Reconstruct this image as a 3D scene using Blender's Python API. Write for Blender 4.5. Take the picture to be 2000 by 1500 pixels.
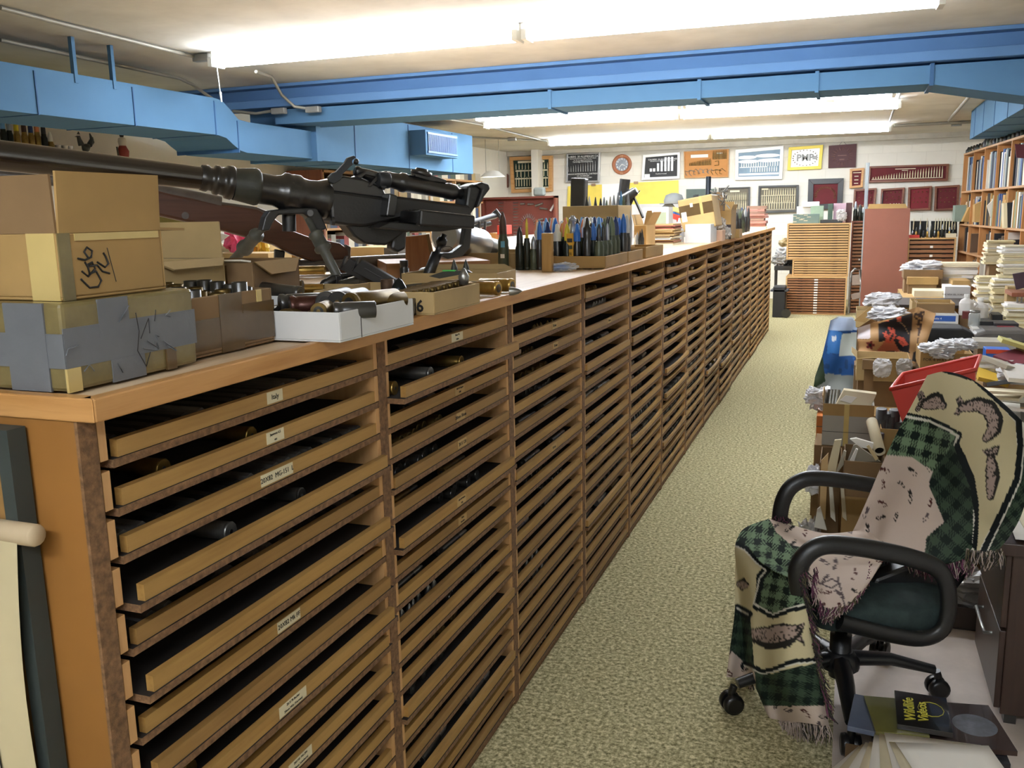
import bpy, bmesh, math, random
from mathutils import Vector, Matrix
random.seed(7)
SC = bpy.context.scene
COL = SC.collection
for o in list(bpy.data.objects): bpy.data.objects.remove(o)

# ---------------------------------------------------------------- camera
CAMP = Vector((0.85236, -0.83052, 1.4058))
PITCH, ROLL, YAW, FOC = .1853, -.0198, .3570, 1766.12
_f = Vector((-math.sin(YAW)*math.cos(PITCH), math.cos(YAW)*math.cos(PITCH), -math.sin(PITCH)))
_r = Vector((math.cos(YAW), math.sin(YAW), 0)); _u = _r.cross(_f)
RT = _r*math.cos(ROLL)+_u*math.sin(ROLL); UP = -_r*math.sin(ROLL)+_u*math.cos(ROLL); FW = _f
cd = bpy.data.cameras.new('camera'); cam = bpy.data.objects.new('camera', cd); COL.objects.link(cam)
cam.matrix_world = Matrix(((RT.x, UP.x, -FW.x, CAMP.x), (RT.y, UP.y, -FW.y, CAMP.y), (RT.z, UP.z, -FW.z, CAMP.z), (0, 0, 0, 1)))
cd.sensor_width = 36; cd.lens = FOC/2000*36; cd.clip_start = .02; cd.clip_end = 60
SC.camera = cam
SC.view_settings.view_transform = 'Standard'; SC.view_settings.look = 'None'
SC.view_settings.gamma = 1; SC.view_settings.use_curve_mapping = False
SC.view_settings.exposure = 1.5
SC.cycles.max_bounces = 7; SC.cycles.diffuse_bounces = 4; SC.cycles.glossy_bounces = 3
SC.cycles.transparent_max_bounces = 8; SC.cycles.transmission_bounces = 3
SC.cycles.sample_clamp_indirect = 4; SC.cycles.caustics_reflective = False; SC.cycles.caustics_refractive = False
W = bpy.data.worlds.new('world'); SC.world = W; W.use_nodes = True
W.node_tree.nodes['Background'].inputs[0].default_value = (.9, .95, 1, 1)
W.node_tree.nodes['Background'].inputs[1].default_value = .05
TUBE = 30.0      # strength of the fluorescent tubes

def ray(u, v): return FW+RT*((u-1000)/FOC)-UP*((v-750)/FOC)
def P(u, v, x=None, y=None, z=None):
    d = ray(u, v)
    t = (x-CAMP.x)/d.x if x is not None else (y-CAMP.y)/d.y if y is not None else (z-CAMP.z)/d.z
    return CAMP+d*t
class PL:
    """vertical plane through a world point, seen from its front; maps picture points into (s along, z up)."""
    def __init__(s, o, yaw):
        s.o = Vector(o); s.yaw = yaw; s.a = Vector((math.cos(yaw), math.sin(yaw), 0)); s.n = Vector((math.sin(yaw), -math.cos(yaw), 0))
    def __call__(s, u, v, off=0):
        d = ray(u, v); t = ((s.o+s.n*off-CAMP).dot(s.n))/d.dot(s.n); p = CAMP+d*t-s.o
        return (p.dot(s.a), p.z)

# ---------------------------------------------------------------- materials
MC = {}
def lin(c):
    if isinstance(c, str):
        c = tuple(int(c[i:i+2], 16)/255 for i in (0, 2, 4))
    return tuple((x/12.92 if x <= .04045 else ((x+.055)/1.055)**2.4) for x in c[:3])+(1,)
class NT:
    def __init__(s, name):
        s.m = bpy.data.materials.new(name); s.m.use_nodes = True; s.t = s.m.node_tree; s.n = s.t.nodes; s.l = s.t.links
        s.b = s.n['Principled BSDF']
    def node(s, t, **k):
        n = s.n.new(t)
        for a, b in k.items():
            if isinstance(a, str) and hasattr(n, a): setattr(n, a, b)
        return n
    def link(s, a, b): s.l.new(a, b)
    def coord(s, kind='Object', scale=(1, 1, 1)):
        c = s.node('ShaderNodeTexCoord'); m = s.node('ShaderNodeMapping'); m.inputs['Scale'].default_value = scale
        s.link(c.outputs[kind], m.inputs['Vector']); return m.outputs[0]
    def noise(s, vec, scale, detail=3, rough=.5):
        n = s.node('ShaderNodeTexNoise'); n.inputs['Scale'].default_value = scale; n.inputs['Detail'].default_value = detail; n.inputs['Roughness'].default_value = rough
        s.link(vec, n.inputs['Vector']); return n.outputs['Fac']
    def ramp(s, fac, stops):
        r = s.node('ShaderNodeValToRGB'); e = r.color_ramp.elements
        while len(e) < len(stops): e.new(.5)
        for el, (p, c) in zip(e, stops): el.position = p; el.color = lin(c)
        s.link(fac, r.inputs[0]); return r.outputs[0]
    def mix(s, f, a, b, mode='MIX'):
        m = s.node('ShaderNodeMix'); m.data_type = 'RGBA'; m.blend_type = mode
        for sock, v in ((m.inputs[0], f), (m.inputs[6], a), (m.inputs[7], b)):
            if hasattr(v, 'is_output') or isinstance(v, bpy.types.NodeSocket): s.link(v, sock)
            else: sock.default_value = v if not isinstance(v, (str, tuple)) or sock.type != 'RGBA' else lin(v)
        return m.outputs[2]
    def bump(s, h, st=.3, d=.01):
        b = s.node('ShaderNodeBump'); b.inputs['Strength'].default_value = st; b.inputs['Distance'].default_value = d
        s.link(h, b.inputs['Height']); s.link(b.outputs[0], s.b.inputs['Normal'])
def M(name, col='888888', rough=.6, metal=0, var=.12, sc=6, bump=0, spec=.5, alpha=1, emit=0, trans=0, bd=.004, st=(1, 1, 1), coat=0):
    """plain procedural material: a base colour broken up by two octaves of noise"""
    if name in MC: return MC[name]
    t = NT(name); b = t.b; c = lin(col)
    if var:
        v = t.coord('Object', st); f = t.noise(v, sc, 4, .6)
        lo = tuple(max(0, x*(1-var)) for x in c[:3])+(1,); hi = tuple(min(1, x*(1+var)) for x in c[:3])+(1,)
        r = t.node('ShaderNodeValToRGB'); r.color_ramp.elements[0].position = .3; r.color_ramp.elements[1].position = .7
        r.color_ramp.elements[0].color = lo; r.color_ramp.elements[1].color = hi
        t.link(f, r.inputs[0]); t.link(r.outputs[0], b.inputs['Base Color'])
        if bump: t.bump(t.noise(v, sc*6, 3), bump, bd)
    else: b.inputs['Base Color'].default_value = c
    b.inputs['Roughness'].default_value = rough; b.inputs['Metallic'].default_value = metal
    b.inputs['Specular IOR Level'].default_value = spec; b.inputs['Alpha'].default_value = alpha
    b.inputs['Transmission Weight'].default_value = trans; b.inputs['Coat Weight'].default_value = coat
    if emit: b.inputs['Emission Color'].default_value = c; b.inputs['Emission Strength'].default_value = emit
    MC[name] = t.m; return t.m
def wood(name, c1, c2, c3=None, axis=1, rough=.45, sc=1.0, bump=.1):
    if name in MC: return MC[name]
    t = NT(name); s = [18*sc]*3; s[axis] = 1.2*sc
    v = t.coord('Object', tuple(s)); f = t.noise(v, 2.2, 6, .6)
    col = t.ramp(f, [(.28, c1), (.52, c2), (.75, c3 or c1)])
    g = t.noise(t.coord('Object', (1, 1, 1)), 1.5, 2); col = t.mix(t.ramp(g, [(.3, '000000'), (.8, '555555')]), col, c1)
    t.link(col, t.b.inputs['Base Color']); t.b.inputs['Roughness'].default_value = rough; t.bump(f, bump, .002)
    MC[name] = t.m; return t.m
def VC(name='painted print', rough=.8, sheen=0, bump=0, bs=300, spec=.3, coat=0):
    """base colour from the mesh's own colour attribute (flat print, woven pattern)"""
    if name in MC: return MC[name]
    t = NT(name); a = t.node('ShaderNodeVertexColor'); a.layer_name = 'col'
    v = t.coord('Object'); f = t.noise(v, 40, 3)
    t.link(t.mix(t.ramp(f, [(.3, '000000'), (.9, '2a2a2a')]), a.outputs[0], '000000'), t.b.inputs['Base Color'])
    t.b.inputs['Roughness'].default_value = rough; t.b.inputs['Specular IOR Level'].default_value = spec; t.b.inputs['Coat Weight'].default_value = coat
    if bump: t.bump(t.noise(v, bs, 2), bump, .002)
    MC[name] = t.m; return t.m

# ---------------------------------------------------------------- mesh builder
def RX(a): return Matrix.Rotation(a, 4, 'X')
def RY(a): return Matrix.Rotation(a, 4, 'Y')
def RZ(a): return Matrix.Rotation(a, 4, 'Z')
def T(*a): return Matrix.Translation(Vector(a if len(a) == 3 else a[0]))
class MB:
    def __init__(s): s.v = []; s.f = []; s.m = []; s.cols = None; s.M = Matrix.Identity(4); s.smooth = set()
    def tr(s, M): s.M = M; return s
    def add(s, vs, fs, mi=0, smooth=False):
        b = len(s.v); s.v += [s.M @ Vector(p) for p in vs]
        for f in fs:
            if smooth: s.smooth.add(len(s.f))
            s.f.append([b+i for i in f]); s.m.append(mi)
        return s
    def box(s, x0, x1, y0, y1, z0, z1, mi=0):
        return s.add([(x0, y0, z0), (x1, y0, z0), (x1, y1, z0), (x0, y1, z0), (x0, y0, z1), (x1, y0, z1), (x1, y1, z1), (x0, y1, z1)],
                     [(0, 3, 2, 1), (4, 5, 6, 7), (0, 1, 5, 4), (1, 2, 6, 5), (2, 3, 7, 6), (3, 0, 4, 7)], mi)
    def bx(s, c, d, mi=0): return s.box(c[0]-d[0]/2, c[0]+d[0]/2, c[1]-d[1]/2, c[1]+d[1]/2, c[2]-d[2]/2, c[2]+d[2]/2, mi)
    def lathe(s, prof, n=16, mi=0, M=None, smooth=True, cap=True):
        """prof: [(r, z)...] turned round local z"""
        M = M or Matrix.Identity(4); vs = []; fs = []
        for r, z in prof:
            for k in range(n):
                a = 2*math.pi*k/n; vs.append(M @ Vector((r*math.cos(a), r*math.sin(a), z)))
        for i in range(len(prof)-1):
            for k in range(n):
                a, b = i*n+k, i*n+(k+1) % n; fs.append((a, b, b+n, a+n))
        s.add(vs, fs, mi, smooth)
        if cap:
            if prof[0][0] > 1e-5: s.add(vs[:n], [tuple(range(n))[::-1]], mi)
            if prof[-1][0] > 1e-5: s.add(vs[-n:], [tuple(range(n))], mi)
        return s
    def rod(s, p0, p1, r0, r1=None, n=10, mi=0, smooth=True):
        p0 = Vector(p0); p1 = Vector(p1); d = p1-p0; q = d.to_track_quat('Z', 'Y').to_matrix().to_4x4()
        return s.lathe([(r0, 0), (r0 if r1 is None else r1, d.length)], n, mi, T(p0) @ q, smooth)
    def along(s, p0, p1, prof, n=16, mi=0, smooth=True):
        """prof: [(r, t)] with t measured in metres from p0 towards p1"""
        p0 = Vector(p0); d = Vector(p1)-p0; q = d.to_track_quat('Z', 'Y').to_matrix().to_4x4()
        return s.lathe(prof, n, mi, T(p0) @ q, smooth)
    def tube(s, pts, r, n=8, mi=0, closed=False):
        pts = [Vector(p) for p in pts]; vs = []; fs = []; N = len(pts)
        up = Vector((0, 0, 1))
        for i, p in enumerate(pts):
            a = pts[(i-1) % N] if (i or closed) else p; b = pts[(i+1) % N] if (i < N-1 or closed) else p
            d = (b-a).normalized()
            if abs(d.dot(up)) > .95: up = Vector((1, 0, 0)) if abs(d.x) < .9 else Vector((0, 1, 0))
            x = d.cross(up).normalized(); y = x.cross(d).normalized(); up = y
            rr = r[i] if isinstance(r, list) else r
            rx, ry = rr if isinstance(rr, tuple) else (rr, rr)
            for k in range(n):
                t = 2*math.pi*k/n; vs.append(p+x*(rx*math.cos(t))+y*(ry*math.sin(t)))
        for i in range(N if closed else N-1):
            for k in range(n):
                a, b = i*n+k, i*n+(k+1) % n; c, d = ((i+1) % N)*n+(k+1) % n, ((i+1) % N)*n+k; fs.append((a, b, c, d))
        s.add(vs, fs, mi, True)
        if not closed: s.add(vs[:n], [tuple(range(n))[::-1]], mi); s.add(vs[-n:], [tuple(range(n))], mi)
        return s
    def prism(s, poly, y0, y1, mi=0, ax='y'):
        """poly of (a, b) in the x/z plane pushed from y0 to y1 (ax 'x': poly in y/z; 'z': poly in x/y)"""
        f = {'y': lambda a, b, t: (a, t, b), 'x': lambda a, b, t: (t, a, b), 'z': lambda a, b, t: (a, b, t)}[ax]
        n = len(poly); vs = [f(a, b, y0) for a, b in poly]+[f(a, b, y1) for a, b in poly]
        return s.add(vs, [tuple(range(n)), tuple(range(n, 2*n))[::-1]]+[(i, n+i, n+(i+1) % n, (i+1) % n) for i in range(n)], mi)
    def grid(s, fn, nu, nv, mi=0, smooth=True, colfn=None):
        vs = [fn(i/nu, j/nv) for j in range(nv+1) for i in range(nu+1)]
        fs = [(j*(nu+1)+i, j*(nu+1)+i+1, (j+1)*(nu+1)+i+1, (j+1)*(nu+1)+i) for j in range(nv) for i in range(nu)]
        if colfn:
            if s.cols is None: s.cols = {}
            b = len(s.v)
            for j in range(nv+1):
                for i in range(nu+1): s.cols[b+j*(nu+1)+i] = colfn(i/nu, j/nv)
        return s.add(vs, fs, mi, smooth)
    def mesh(s, name, mats, fix=True):
        me = bpy.data.meshes.new(name); me.from_pydata([tuple(v) for v in s.v], [], s.f)
        for m in (mats if isinstance(mats, (list, tuple)) else [mats]): me.materials.append(m)
        me.polygons.foreach_set('material_index', s.m)
        if s.smooth: me.polygons.foreach_set('use_smooth', [i in s.smooth for i in range(len(s.f))])
        if s.cols is not None:
            a = me.color_attributes.new('col', 'FLOAT_COLOR', 'POINT')
            for i in range(len(s.v)): a.data[i].color = s.cols.get(i, (.5, .5, .5, 1))
        if fix:
            bm = bmesh.new(); bm.from_mesh(me); bmesh.ops.recalc_face_normals(bm, faces=bm.faces); bm.to_mesh(me); bm.free()
        me.update(); return me
    def obj(s, name, mats, parent=None, bevel=0, **k):
        return link(name, s.mesh(name, mats), parent, bevel, **k)
def link(name, me, parent=None, bevel=0, seg=2, loc=None, rot=None, label=None):
    o = bpy.data.objects.new(name, me); COL.objects.link(o)
    if parent: o.parent = parent
    if loc is not None: o.location = loc
    if rot is not None: o.rotation_euler = rot
    if bevel:
        m = o.modifiers.new('bevel', 'BEVEL'); m.width = bevel; m.segments = seg; m.limit_method = 'ANGLE'; m.angle_limit = .6
    if label: o['label'] = label
    return o
def tag(o, label, cat, group=None, kind=None):
    o['label'] = label; o['category'] = cat
    if group: o['group'] = group
    if kind: o['kind'] = kind
    return o
def thing(name, label, cat, loc=(0, 0, 0), rz=0, group=None, rot=None):
    o = bpy.data.objects.new(name, None); COL.objects.link(o); o.empty_display_size = .05
    o.location = loc; o.rotation_euler = rot or (0, 0, rz); return tag(o, label, cat, group)
def struct(o): o['kind'] = 'structure'; return o
def dup(o, parent=None, loc=None, rot=None, scale=None, label=None, group=None):
    c = o.copy(); COL.objects.link(c)
    if parent is not None: c.parent = parent
    if loc is not None: c.location = loc
    if rot is not None: c.rotation_euler = rot
    if scale is not None: c.scale = scale
    if label: c['label'] = label
    if group: c['group'] = group
    for ch in KIDS.get(o.name, []) or [k for k in o.children]:
        dup(ch, parent=c)
    return c
KIDS = {}
def U(a, b): return random.uniform(a, b)
def text(s, size, mat, parent, loc, rot, name='lettering', ext=.0004, align='CENTER', sx=1, bold=0):
    cu = bpy.data.curves.new(name, 'FONT'); cu.body = s; cu.size = size; cu.extrude = ext; cu.align_x = align; cu.align_y = 'CENTER'; cu.resolution_u = 2
    cu.offset = bold
    o = bpy.data.objects.new(name, cu); COL.objects.link(o); dg = bpy.context.evaluated_depsgraph_get()
    me = bpy.data.meshes.new_from_object(o.evaluated_get(dg)); bpy.data.objects.remove(o)
    me.name = name; me.materials.clear(); me.materials.append(mat)
    return link(name, me, parent, loc=loc, rot=rot)
def scribble(n, w, h, r, mat, parent, loc, rot, name='handwriting', seed=1, rows=1, ch=None):
    """hand-written strokes as thin raised ink: letters suggested by joined loops"""
    R = random.Random(seed); mb = MB()
    for row in range(rows):
        zz = h*(.5-(row+.5)/rows); hh = h/rows*.7; x = -w/2
        for k in range(n):
            cw = w/n; pts = [(x+cw*R.uniform(.1, .8), 0, zz+hh*R.uniform(-.5, .5)) for _ in range(4)]
            for a, b in zip(pts, pts[1:]): mb.rod(a, b, r, n=4, smooth=False)
            x += cw
    return mb.obj(name, mat, parent, loc=loc, rot=rot)
# ================================================================ THE ROOM
CEIL, YW, XL, XR, YB = 2.46, 14.2, -4.75, 2.75, -3.2
def carpet():
    t = NT('looped carpet'); v = t.coord('Object'); f = t.noise(v, 75, 4, .75); g = t.noise(v, 1.3, 3); k = t.noise(v, 26, 2)
    c = t.ramp(f, [(.34, '5c5738'), (.5, 'a8a07a'), (.63, 'dfd6ac')]); c = t.mix(t.ramp(g, [(.35, '000000'), (.75, '383838')]), c, '958e69')
    c = t.mix(t.ramp(k, [(.70, '000000'), (.76, '999999')]), c, '5b5236')
    t.link(c, t.b.inputs['Base Color']); t.b.inputs['Roughness'].default_value = .95; t.b.inputs['Specular IOR Level'].default_value = .1; t.bump(f, .5, .005); return t.m
def ceilmat():
    t = NT('sooty painted ceiling'); v = t.coord('Object'); f = t.noise(v, .8, 5, .65); g = t.noise(t.coord('Object', (1, 3, 1)), 4, 5, .7)
    c = t.ramp(f, [(.3, 'bdb7ab'), (.6, 'dcd7cb')]); c = t.mix(t.ramp(g, [(.55, '000000'), (.85, '707070')]), c, 'a0988a')
    t.link(c, t.b.inputs['Base Color']); t.b.inputs['Roughness'].default_value = .9; t.bump(g, .2, .004); return t.m
mWall = M('off-white painted block', 'e6e1d4', .85, var=.05, sc=2, bump=.15)
mTile = M('pale vinyl floor', 'c4b6aa', .5, var=.10, sc=9)
mPaintDk = M('dark joint', '4a463e', .9)
def shell(name, mb, mat): return struct(mb.obj(name, mat))
shell('floor', MB().box(XL-.2, 0.87, YB-.2, YW+.2, -.1, 0), carpet())
shell('floor', MB().box(0.87, XR+.2, 3.1, YW+.2, -.1, 0), bpy.data.materials['looped carpet'])
fl = shell('floor', MB().box(.87, XR+.2, YB-.2, 3.1, -.1, .001), mTile); fl['label'] = 'pale vinyl floor patch under the office chair and desk'
shell('ceiling', MB().box(XL-.2, XR+.2, YB-.2, YW+.2, CEIL, CEIL+.1), ceilmat())
# concrete-block walls: courses of blocks proud of recessed joints on the far wall
wb = MB().box(XL-.2, XR+.2, YW, YW+.15, 0, CEIL)
wf = shell('wall_back', wb, M('wall joint', 'cfc9ba', .9))
blk = MB().box(-.1985, .1985, 0, .02, -.0985, .0985).mesh('block', mWall)
first = None; r = 0; z = 0.1; nb = 0
while z < CEIL+.05:
    x = XL+(.2 if r % 2 else .0)
    while x < XR+.2:
        if z > 1.0 or x > -4.4:
            b = link('block', blk, wf, loc=(x, YW-.004, min(z, CEIL-.05))); nb += 1
        x += .4
        if nb >= 290: break
    if nb >= 290: break
    z += .2; r += 1
shell('wall_left', MB().box(XL-.15, XL, YB-.2, YW+.2, 0, CEIL), mWall)
shell('wall_right', MB().box(XR, XR+.15, YB-.2, YW+.2, 0, CEIL), mWall)
shell('wall_front', MB().box(XL-.2, XR+.2, YB-.15, YB, 0, CEIL), mWall)
shell('shadow_band', MB().box(XL, XR, YW-.07, YW, CEIL-.075, CEIL), M('shadow band tone', 'bdb7a9', .85))  # darker strip standing in for the shadow where ceiling meets far wall
shell('trim_2', MB().box(-4.22, -4.1, YW-.3, YW, 0, CEIL), mWall)

# ---------------------------------------------------------------- blue beam and ducts
mBlue = M('sky blue paint on steel', '54799b', .85, var=.05, sc=2.5, spec=.15)
mBlue2 = M('deeper blue paint', '5c80ad', .85, var=.05, sc=2.5, spec=.15)
mBlueS = M('blue seam', '2f5a86', .7)
mSteel = M('galvanised steel', 'a3a29c', .45, .5, var=.15)
YBM = 5.6
bm_ = thing('ceiling_beam', 'deep blue steel beam spanning the ceiling behind the near lamps', 'beam', (0, YBM, CEIL))
m = MB(); m.box(XL, XR, -.06, .2, -.025, -.002); m.obj('upper_flange', mBlue2, bm_)
m = MB(); m.box(XL, XR, .05, .07, -.16, -.025); m.obj('web', mBlue2, bm_)
m = MB(); m.box(XL, XR, -.05, .2, -.175, -.115); m.obj('lower_flange', mBlue2, bm_, bevel=.004)
zdb = P(1200, 202, y=YBM+.02).z
yb_ = P(1200, 215, z=zdb).y
cx0, cx1 = -3.3, P(1815, 150, y=YBM+.02).x
cr = thing('cross_duct', 'light blue sheet-metal duct running under the blue beam, dropping at its right end', 'duct', (0, YBM+.02, 0))
xr2, zr2 = 2.07, P(1985, 237, y=YBM+.02).z
poly = [(cx0-.25, zdb), (cx1, zdb), (2.07, 2.0), (2.6, 2.0), (2.6, 2.27), (cx0-.25, 2.27)]
m = MB(); m.prism(poly, 0, yb_-YBM-.02); m.obj('duct_body', mBlue, cr)
for u in (1072, 1365, 1595, 1819):
    xx = P(u, 170, y=YBM).x
    m = MB(); m.box(xx-.012, xx+.012, -.012, yb_-YBM-.008, zdb-.012, 2.28); m.obj('seam', mBlueS if u == 1819 else mBlue, cr)
# left duct
XD = -3.4
def py(u, v): p = P(u, v, x=XD); return (p.y, p.z)
L = thing('air_duct', 'long light blue duct along the left wall stepping down past the beam', 'duct', (XD, 0, 0))
b0 = py(0, 207); t0 = py(0, 112); b1 = py(425, 269); b2 = py(467, 297); b3 = py(612, 297)
zt = sum((t0[1], py(420, 197)[1]))/2; zb = (b0[1]+b1[1])/2; zb2 = b2[1]
y1, y2, y3 = b1[0], b2[0]+.1, b3[0]
pol = [(.2, zb), (y1, zb), (y1+.1, zb-.015), ((y1+y2)/2, (zb+zb2)/2), (y2-.08, zb2+.012), (y2, zb2), (y3, zb2), (y3, 2.12), (y2+.05, 2.12), (y2-.08, 2.13), ((y1+y2)/2, (zt+2.13)/2), (y1+.08, zt-.01), (y1, zt), (.2, zt)]
m = MB(); m.prism(pol, -.55, 0, ax='x'); m.obj('duct_body', mBlue, L)
ye, ze = py(921, 340); _, zet = py(921, 266)
m = MB(); m.box(-.62, .02, y3+.02, ye, ze, min(zet, CEIL-.02)); m.obj('duct_body', mBlue, L, label='deeper far section of the duct')
for u, v in ((68, 160), (262, 220), (420, 235), (465, 270)):
    yy = P(u, v, x=XD).y; z0, z1 = (zb, zt) if u < 425 else (zb2, 2.14)
    m = MB(); m.box(-.56, .006, yy-.004, yy+.004, z0-.004 if u != 465 else zb2-.004, z1-.02); m.obj('seam', mBlueS, L)
for u in (690, 795, 880):
    yy = P(u, 290, x=XD).y; m = MB(); m.box(-.62, .026, yy-.006, yy+.006, ze-.004, min(zet, CEIL-.02)-.01); m.obj('seam', mBlueS, L)
m = MB(); m.box(-.62, .05, y3-.02, y3+.05, ze-.01, 2.2); m.obj('flange', mBlue, L)
for u, v in ((148, 150), (222, 150)):
    yy = P(u, v, x=XD).y; m = MB(); m.box(-.02, .006, yy-.012, yy+.012, zt-.05, CEIL); m.obj('hanger_strap', mBlue, L)
# grille box
g0 = P(832, 290, x=XD+.2); g1 = P(894, 300, x=XD+.2)
gt = P(832, 253, x=XD+.2).z; gb = P(832, 302, x=XD+.2).z
m = MB(); m.box(.02, .2, g0.y, g1.y, gb, gt); gr = m.obj('grille_box', mBlue, L, bevel=.004)
m = MB(); m.box(.2, .203, g0.y+.04, g1.y-.04, gb+.04, gt-.04); m.obj('grille_back', M('grille dark', '27405f', .7), gr)
m = MB(); n = 26
for i in range(n):
    yy = g0.y+.05+(g1.y-g0.y-.1)*i/(n-1); m.box(.203, .212, yy-.006, yy+.006, gb+.04, gt-.04)
for zz in (gb+.03, gt-.03): m.box(.2, .214, g0.y+.03, g1.y-.03, zz-.01, zz+.01)
go = m.obj('grille_slats', M('grille slats', '4a6f9e', .5), gr); go['kind'] = 'stuff'
# right duct
R_ = thing('air_duct', 'light blue duct along the right wall above the book shelves', 'duct', (2.07, 0, 0))
m = MB(); m.box(0, .55, 5.9, 10.9, 2.14, CEIL-.01); m.obj('duct_body', mBlue, R_)
for yy in (6.6, 7.4, 8.2, 9.0, 9.8, 10.5): m = MB(); m.box(-.004, .55, yy-.006, yy+.006, 2.137, CEIL-.02); m.obj('seam', mBlueS, R_)
# conduits on the ceiling and along the beam
mCond = M('grey conduit', '8f8b80', .5, .2)
def conduit(label, pts, r=.012, boxes=()):
    c = thing('conduit', label, 'conduit', pts[0]); o = Vector(pts[0])
    m = MB(); m.tube([Vector(p)-o for p in pts], r); m.obj('pipe', mCond, c)
    for b in boxes: m = MB(); m.bx(Vector(b)-o, (.12, .05, .045)); m.obj('junction_box', mSteel, c, bevel=.004)
    return c
zc = CEIL-.016
conduit('grey conduit on the ceiling running to the left end of the near lamp', [P(0, 15, z=zc), P(120, 46, z=zc), P(385, 112, z=zc)], boxes=[P(395, 113, z=zc-.01)])
conduit('lower grey conduit above the left blue duct', [P(0, 78, z=zc-.03), P(140, 108, z=zc-.03), P(350, 153, z=zc-.03), P(375, 165, z=zc-.03), P(415, 193, z=zc-.1)])
conduit('slack grey cable hanging from the near lamp to the beam', [P(500, 140, z=2.4), P(530, 150, y=5.0), P(550, 185, y=5.4), P(575, 208, y=5.5), P(605, 213, y=5.53)], boxes=[P(612, 214, y=5.53)])
conduit('grey conduit with a box tucked under the left end of the beam', [P(455, 217, y=5.52), P(500, 222, y=5.52), P(530, 217, y=5.52)], boxes=[P(545, 217, y=5.52)])
conduit('ceiling conduit left of the second lamp row', [P(860, 230, z=zc), P(935, 243, z=zc), P(1070, 277, z=zc)])
conduit('ceiling conduits along the top of the far wall, left', [P(915, 268, z=zc), P(1000, 272, z=zc), P(1068, 275, z=zc)], boxes=[P(1000, 272, z=zc-.01)])
conduit('ceiling conduit along the top of the far wall, right', [P(1745, 246, z=zc-.02), P(1850, 240, z=zc-.02), P(1900, 238, z=zc-.02)], r=.02, boxes=[P(1868, 243, z=zc-.03)])
conduit('slanting ceiling conduit right of the far lamps', [P(1853, 235, z=zc), P(1885, 198, z=zc), P(1900, 180, z=zc)], r=.018)
conduit('ceiling conduit crossing between the far lamps at right', [P(1737, 238, z=zc), P(1760, 175, z=zc), P(1764, 160, z=zc)])
# smoke detector
sp = P(1623, 188, z=CEIL)
t_ = tag(MB().lathe([(.055, 0), (.055, -.02), (.04, -.045), (.02, -.05)], 20, M=T(sp)).obj('smoke_detector', M('aged plastic', 'cdb88a', .5)), 'small beige smoke detector on the ceiling past the blue duct', 'detector')

# ---------------------------------------------------------------- fluorescent lamps
mTube = M('lit fluorescent tube', 'eef5ff', .4, var=0, emit=TUBE)
mFix = M('white enamelled lamp housing', 'dcdcd6', .4, var=.03)
def lamp(label, x0, x1, y, ya, drop=.0, sw=False):
    """strip light with housing, two end caps and two bare tubes"""
    p = thing('strip_light', label, 'lamp', ((x0+x1)/2, (y+ya)/2, CEIL-drop), math.atan2(ya-y, x1-x0)); h = (x1-x0)/2-.012
    m = MB(); m.box(-h, h, -.022, .022, -.05, -.002); m.obj('housing', mFix, p)
    for s in (-1, 1):
        m = MB(); m.box(min(s*h, s*(h-.03)), max(s*h, s*(h-.03)), -.065, .065, -.10, -.045); m.obj('end_cap', mFix, p)
        m = MB(); m.rod((-h+.03, s*.042, -.075), (h-.03, s*.042, -.075), .019, n=12); m.obj('tube', mTube, p)
    if sw:
        m = MB(); m.rod((-h+.02, 0, -.1), (-h+.03, 0, -.25), .003, n=5); m.rod((-h+.03, 0, -.25), (-h+.035, 0, -.31), .008, .005, 6); m.obj('pull_cord', mFix, p)
a = P(415, 125, z=2.385); b = P(1020, 72, z=2.385); c = P(1850, 2, z=2.385)
lamp('left half of the near fluorescent ceiling lamp row', a.x, b.x, a.y, b.y, sw=True)
lamp('right half of the near fluorescent ceiling lamp row', b.x, c.x, b.y, c.y)
for u0, v0, u1, v1, w in ((945, 247, 1762, 207, 'second'), (1070, 282, 1742, 253, 'farthest')):
    a = P(u0, v0, z=2.385); b = P(u1, v1, z=2.385); mx = (a.x+b.x)/2; my = (a.y+b.y)/2
    lamp('left half of the %s fluorescent lamp row on the ceiling' % w, a.x, mx, a.y, my); lamp('right half of the %s fluorescent lamp row on the ceiling' % w, mx, b.x, my, b.y)
lamp('fluorescent ceiling lamp above and behind the camera', -.3, 1.8, -1.9, -1.9)
a = P(1000, 236, z=2.385); b = P(1752, 183, z=2.385); mx = (a.x+b.x)/2; yy_ = b.y; lamp('left half of the lamp row hidden just beyond the cross duct', mx-2.15, mx, yy_, yy_); lamp('right half of the lamp row just beyond the cross duct', mx, b.x, yy_, yy_)

# ================================================================ THE LONG DRAWER CABINET
mEdge = wood('honey oak lipping', 'a8763e', 'c4935a', 'b48249', axis=1, rough=.4)
mFront = wood('tray front strip', '8f6936', 'ab864c', '9d7741', axis=1, rough=.45)
mFrontB = wood('tray front strip, darker', '7f5d30', '987543', '8b693a', axis=1, rough=.45)
mChip = M('raw chipboard edge', '76573a', .9, var=.45, sc=90, bump=.4)
mMDF = M('tan hardboard end panel', '8e6029', .6, var=.16, sc=2.2)
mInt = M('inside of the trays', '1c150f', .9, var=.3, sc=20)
mTop = wood('worn pale worktop', 'c9a883', 'dcc3a2', 'c2a17a', axis=1, rough=.5, sc=.5, bump=.05)
NB, BW, Z0, PT, NR = 14, .723, 1.1085, .0638, 18
WT = thing('worktop', 'long pale wooden worktop with honey oak lipping over the drawer cabinet', 'worktop', (0, 0, 1.2))
MB().box(-2.2, .012, -.012, 10.16, -.024, 0).obj('top_board', mTop, WT)
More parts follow.
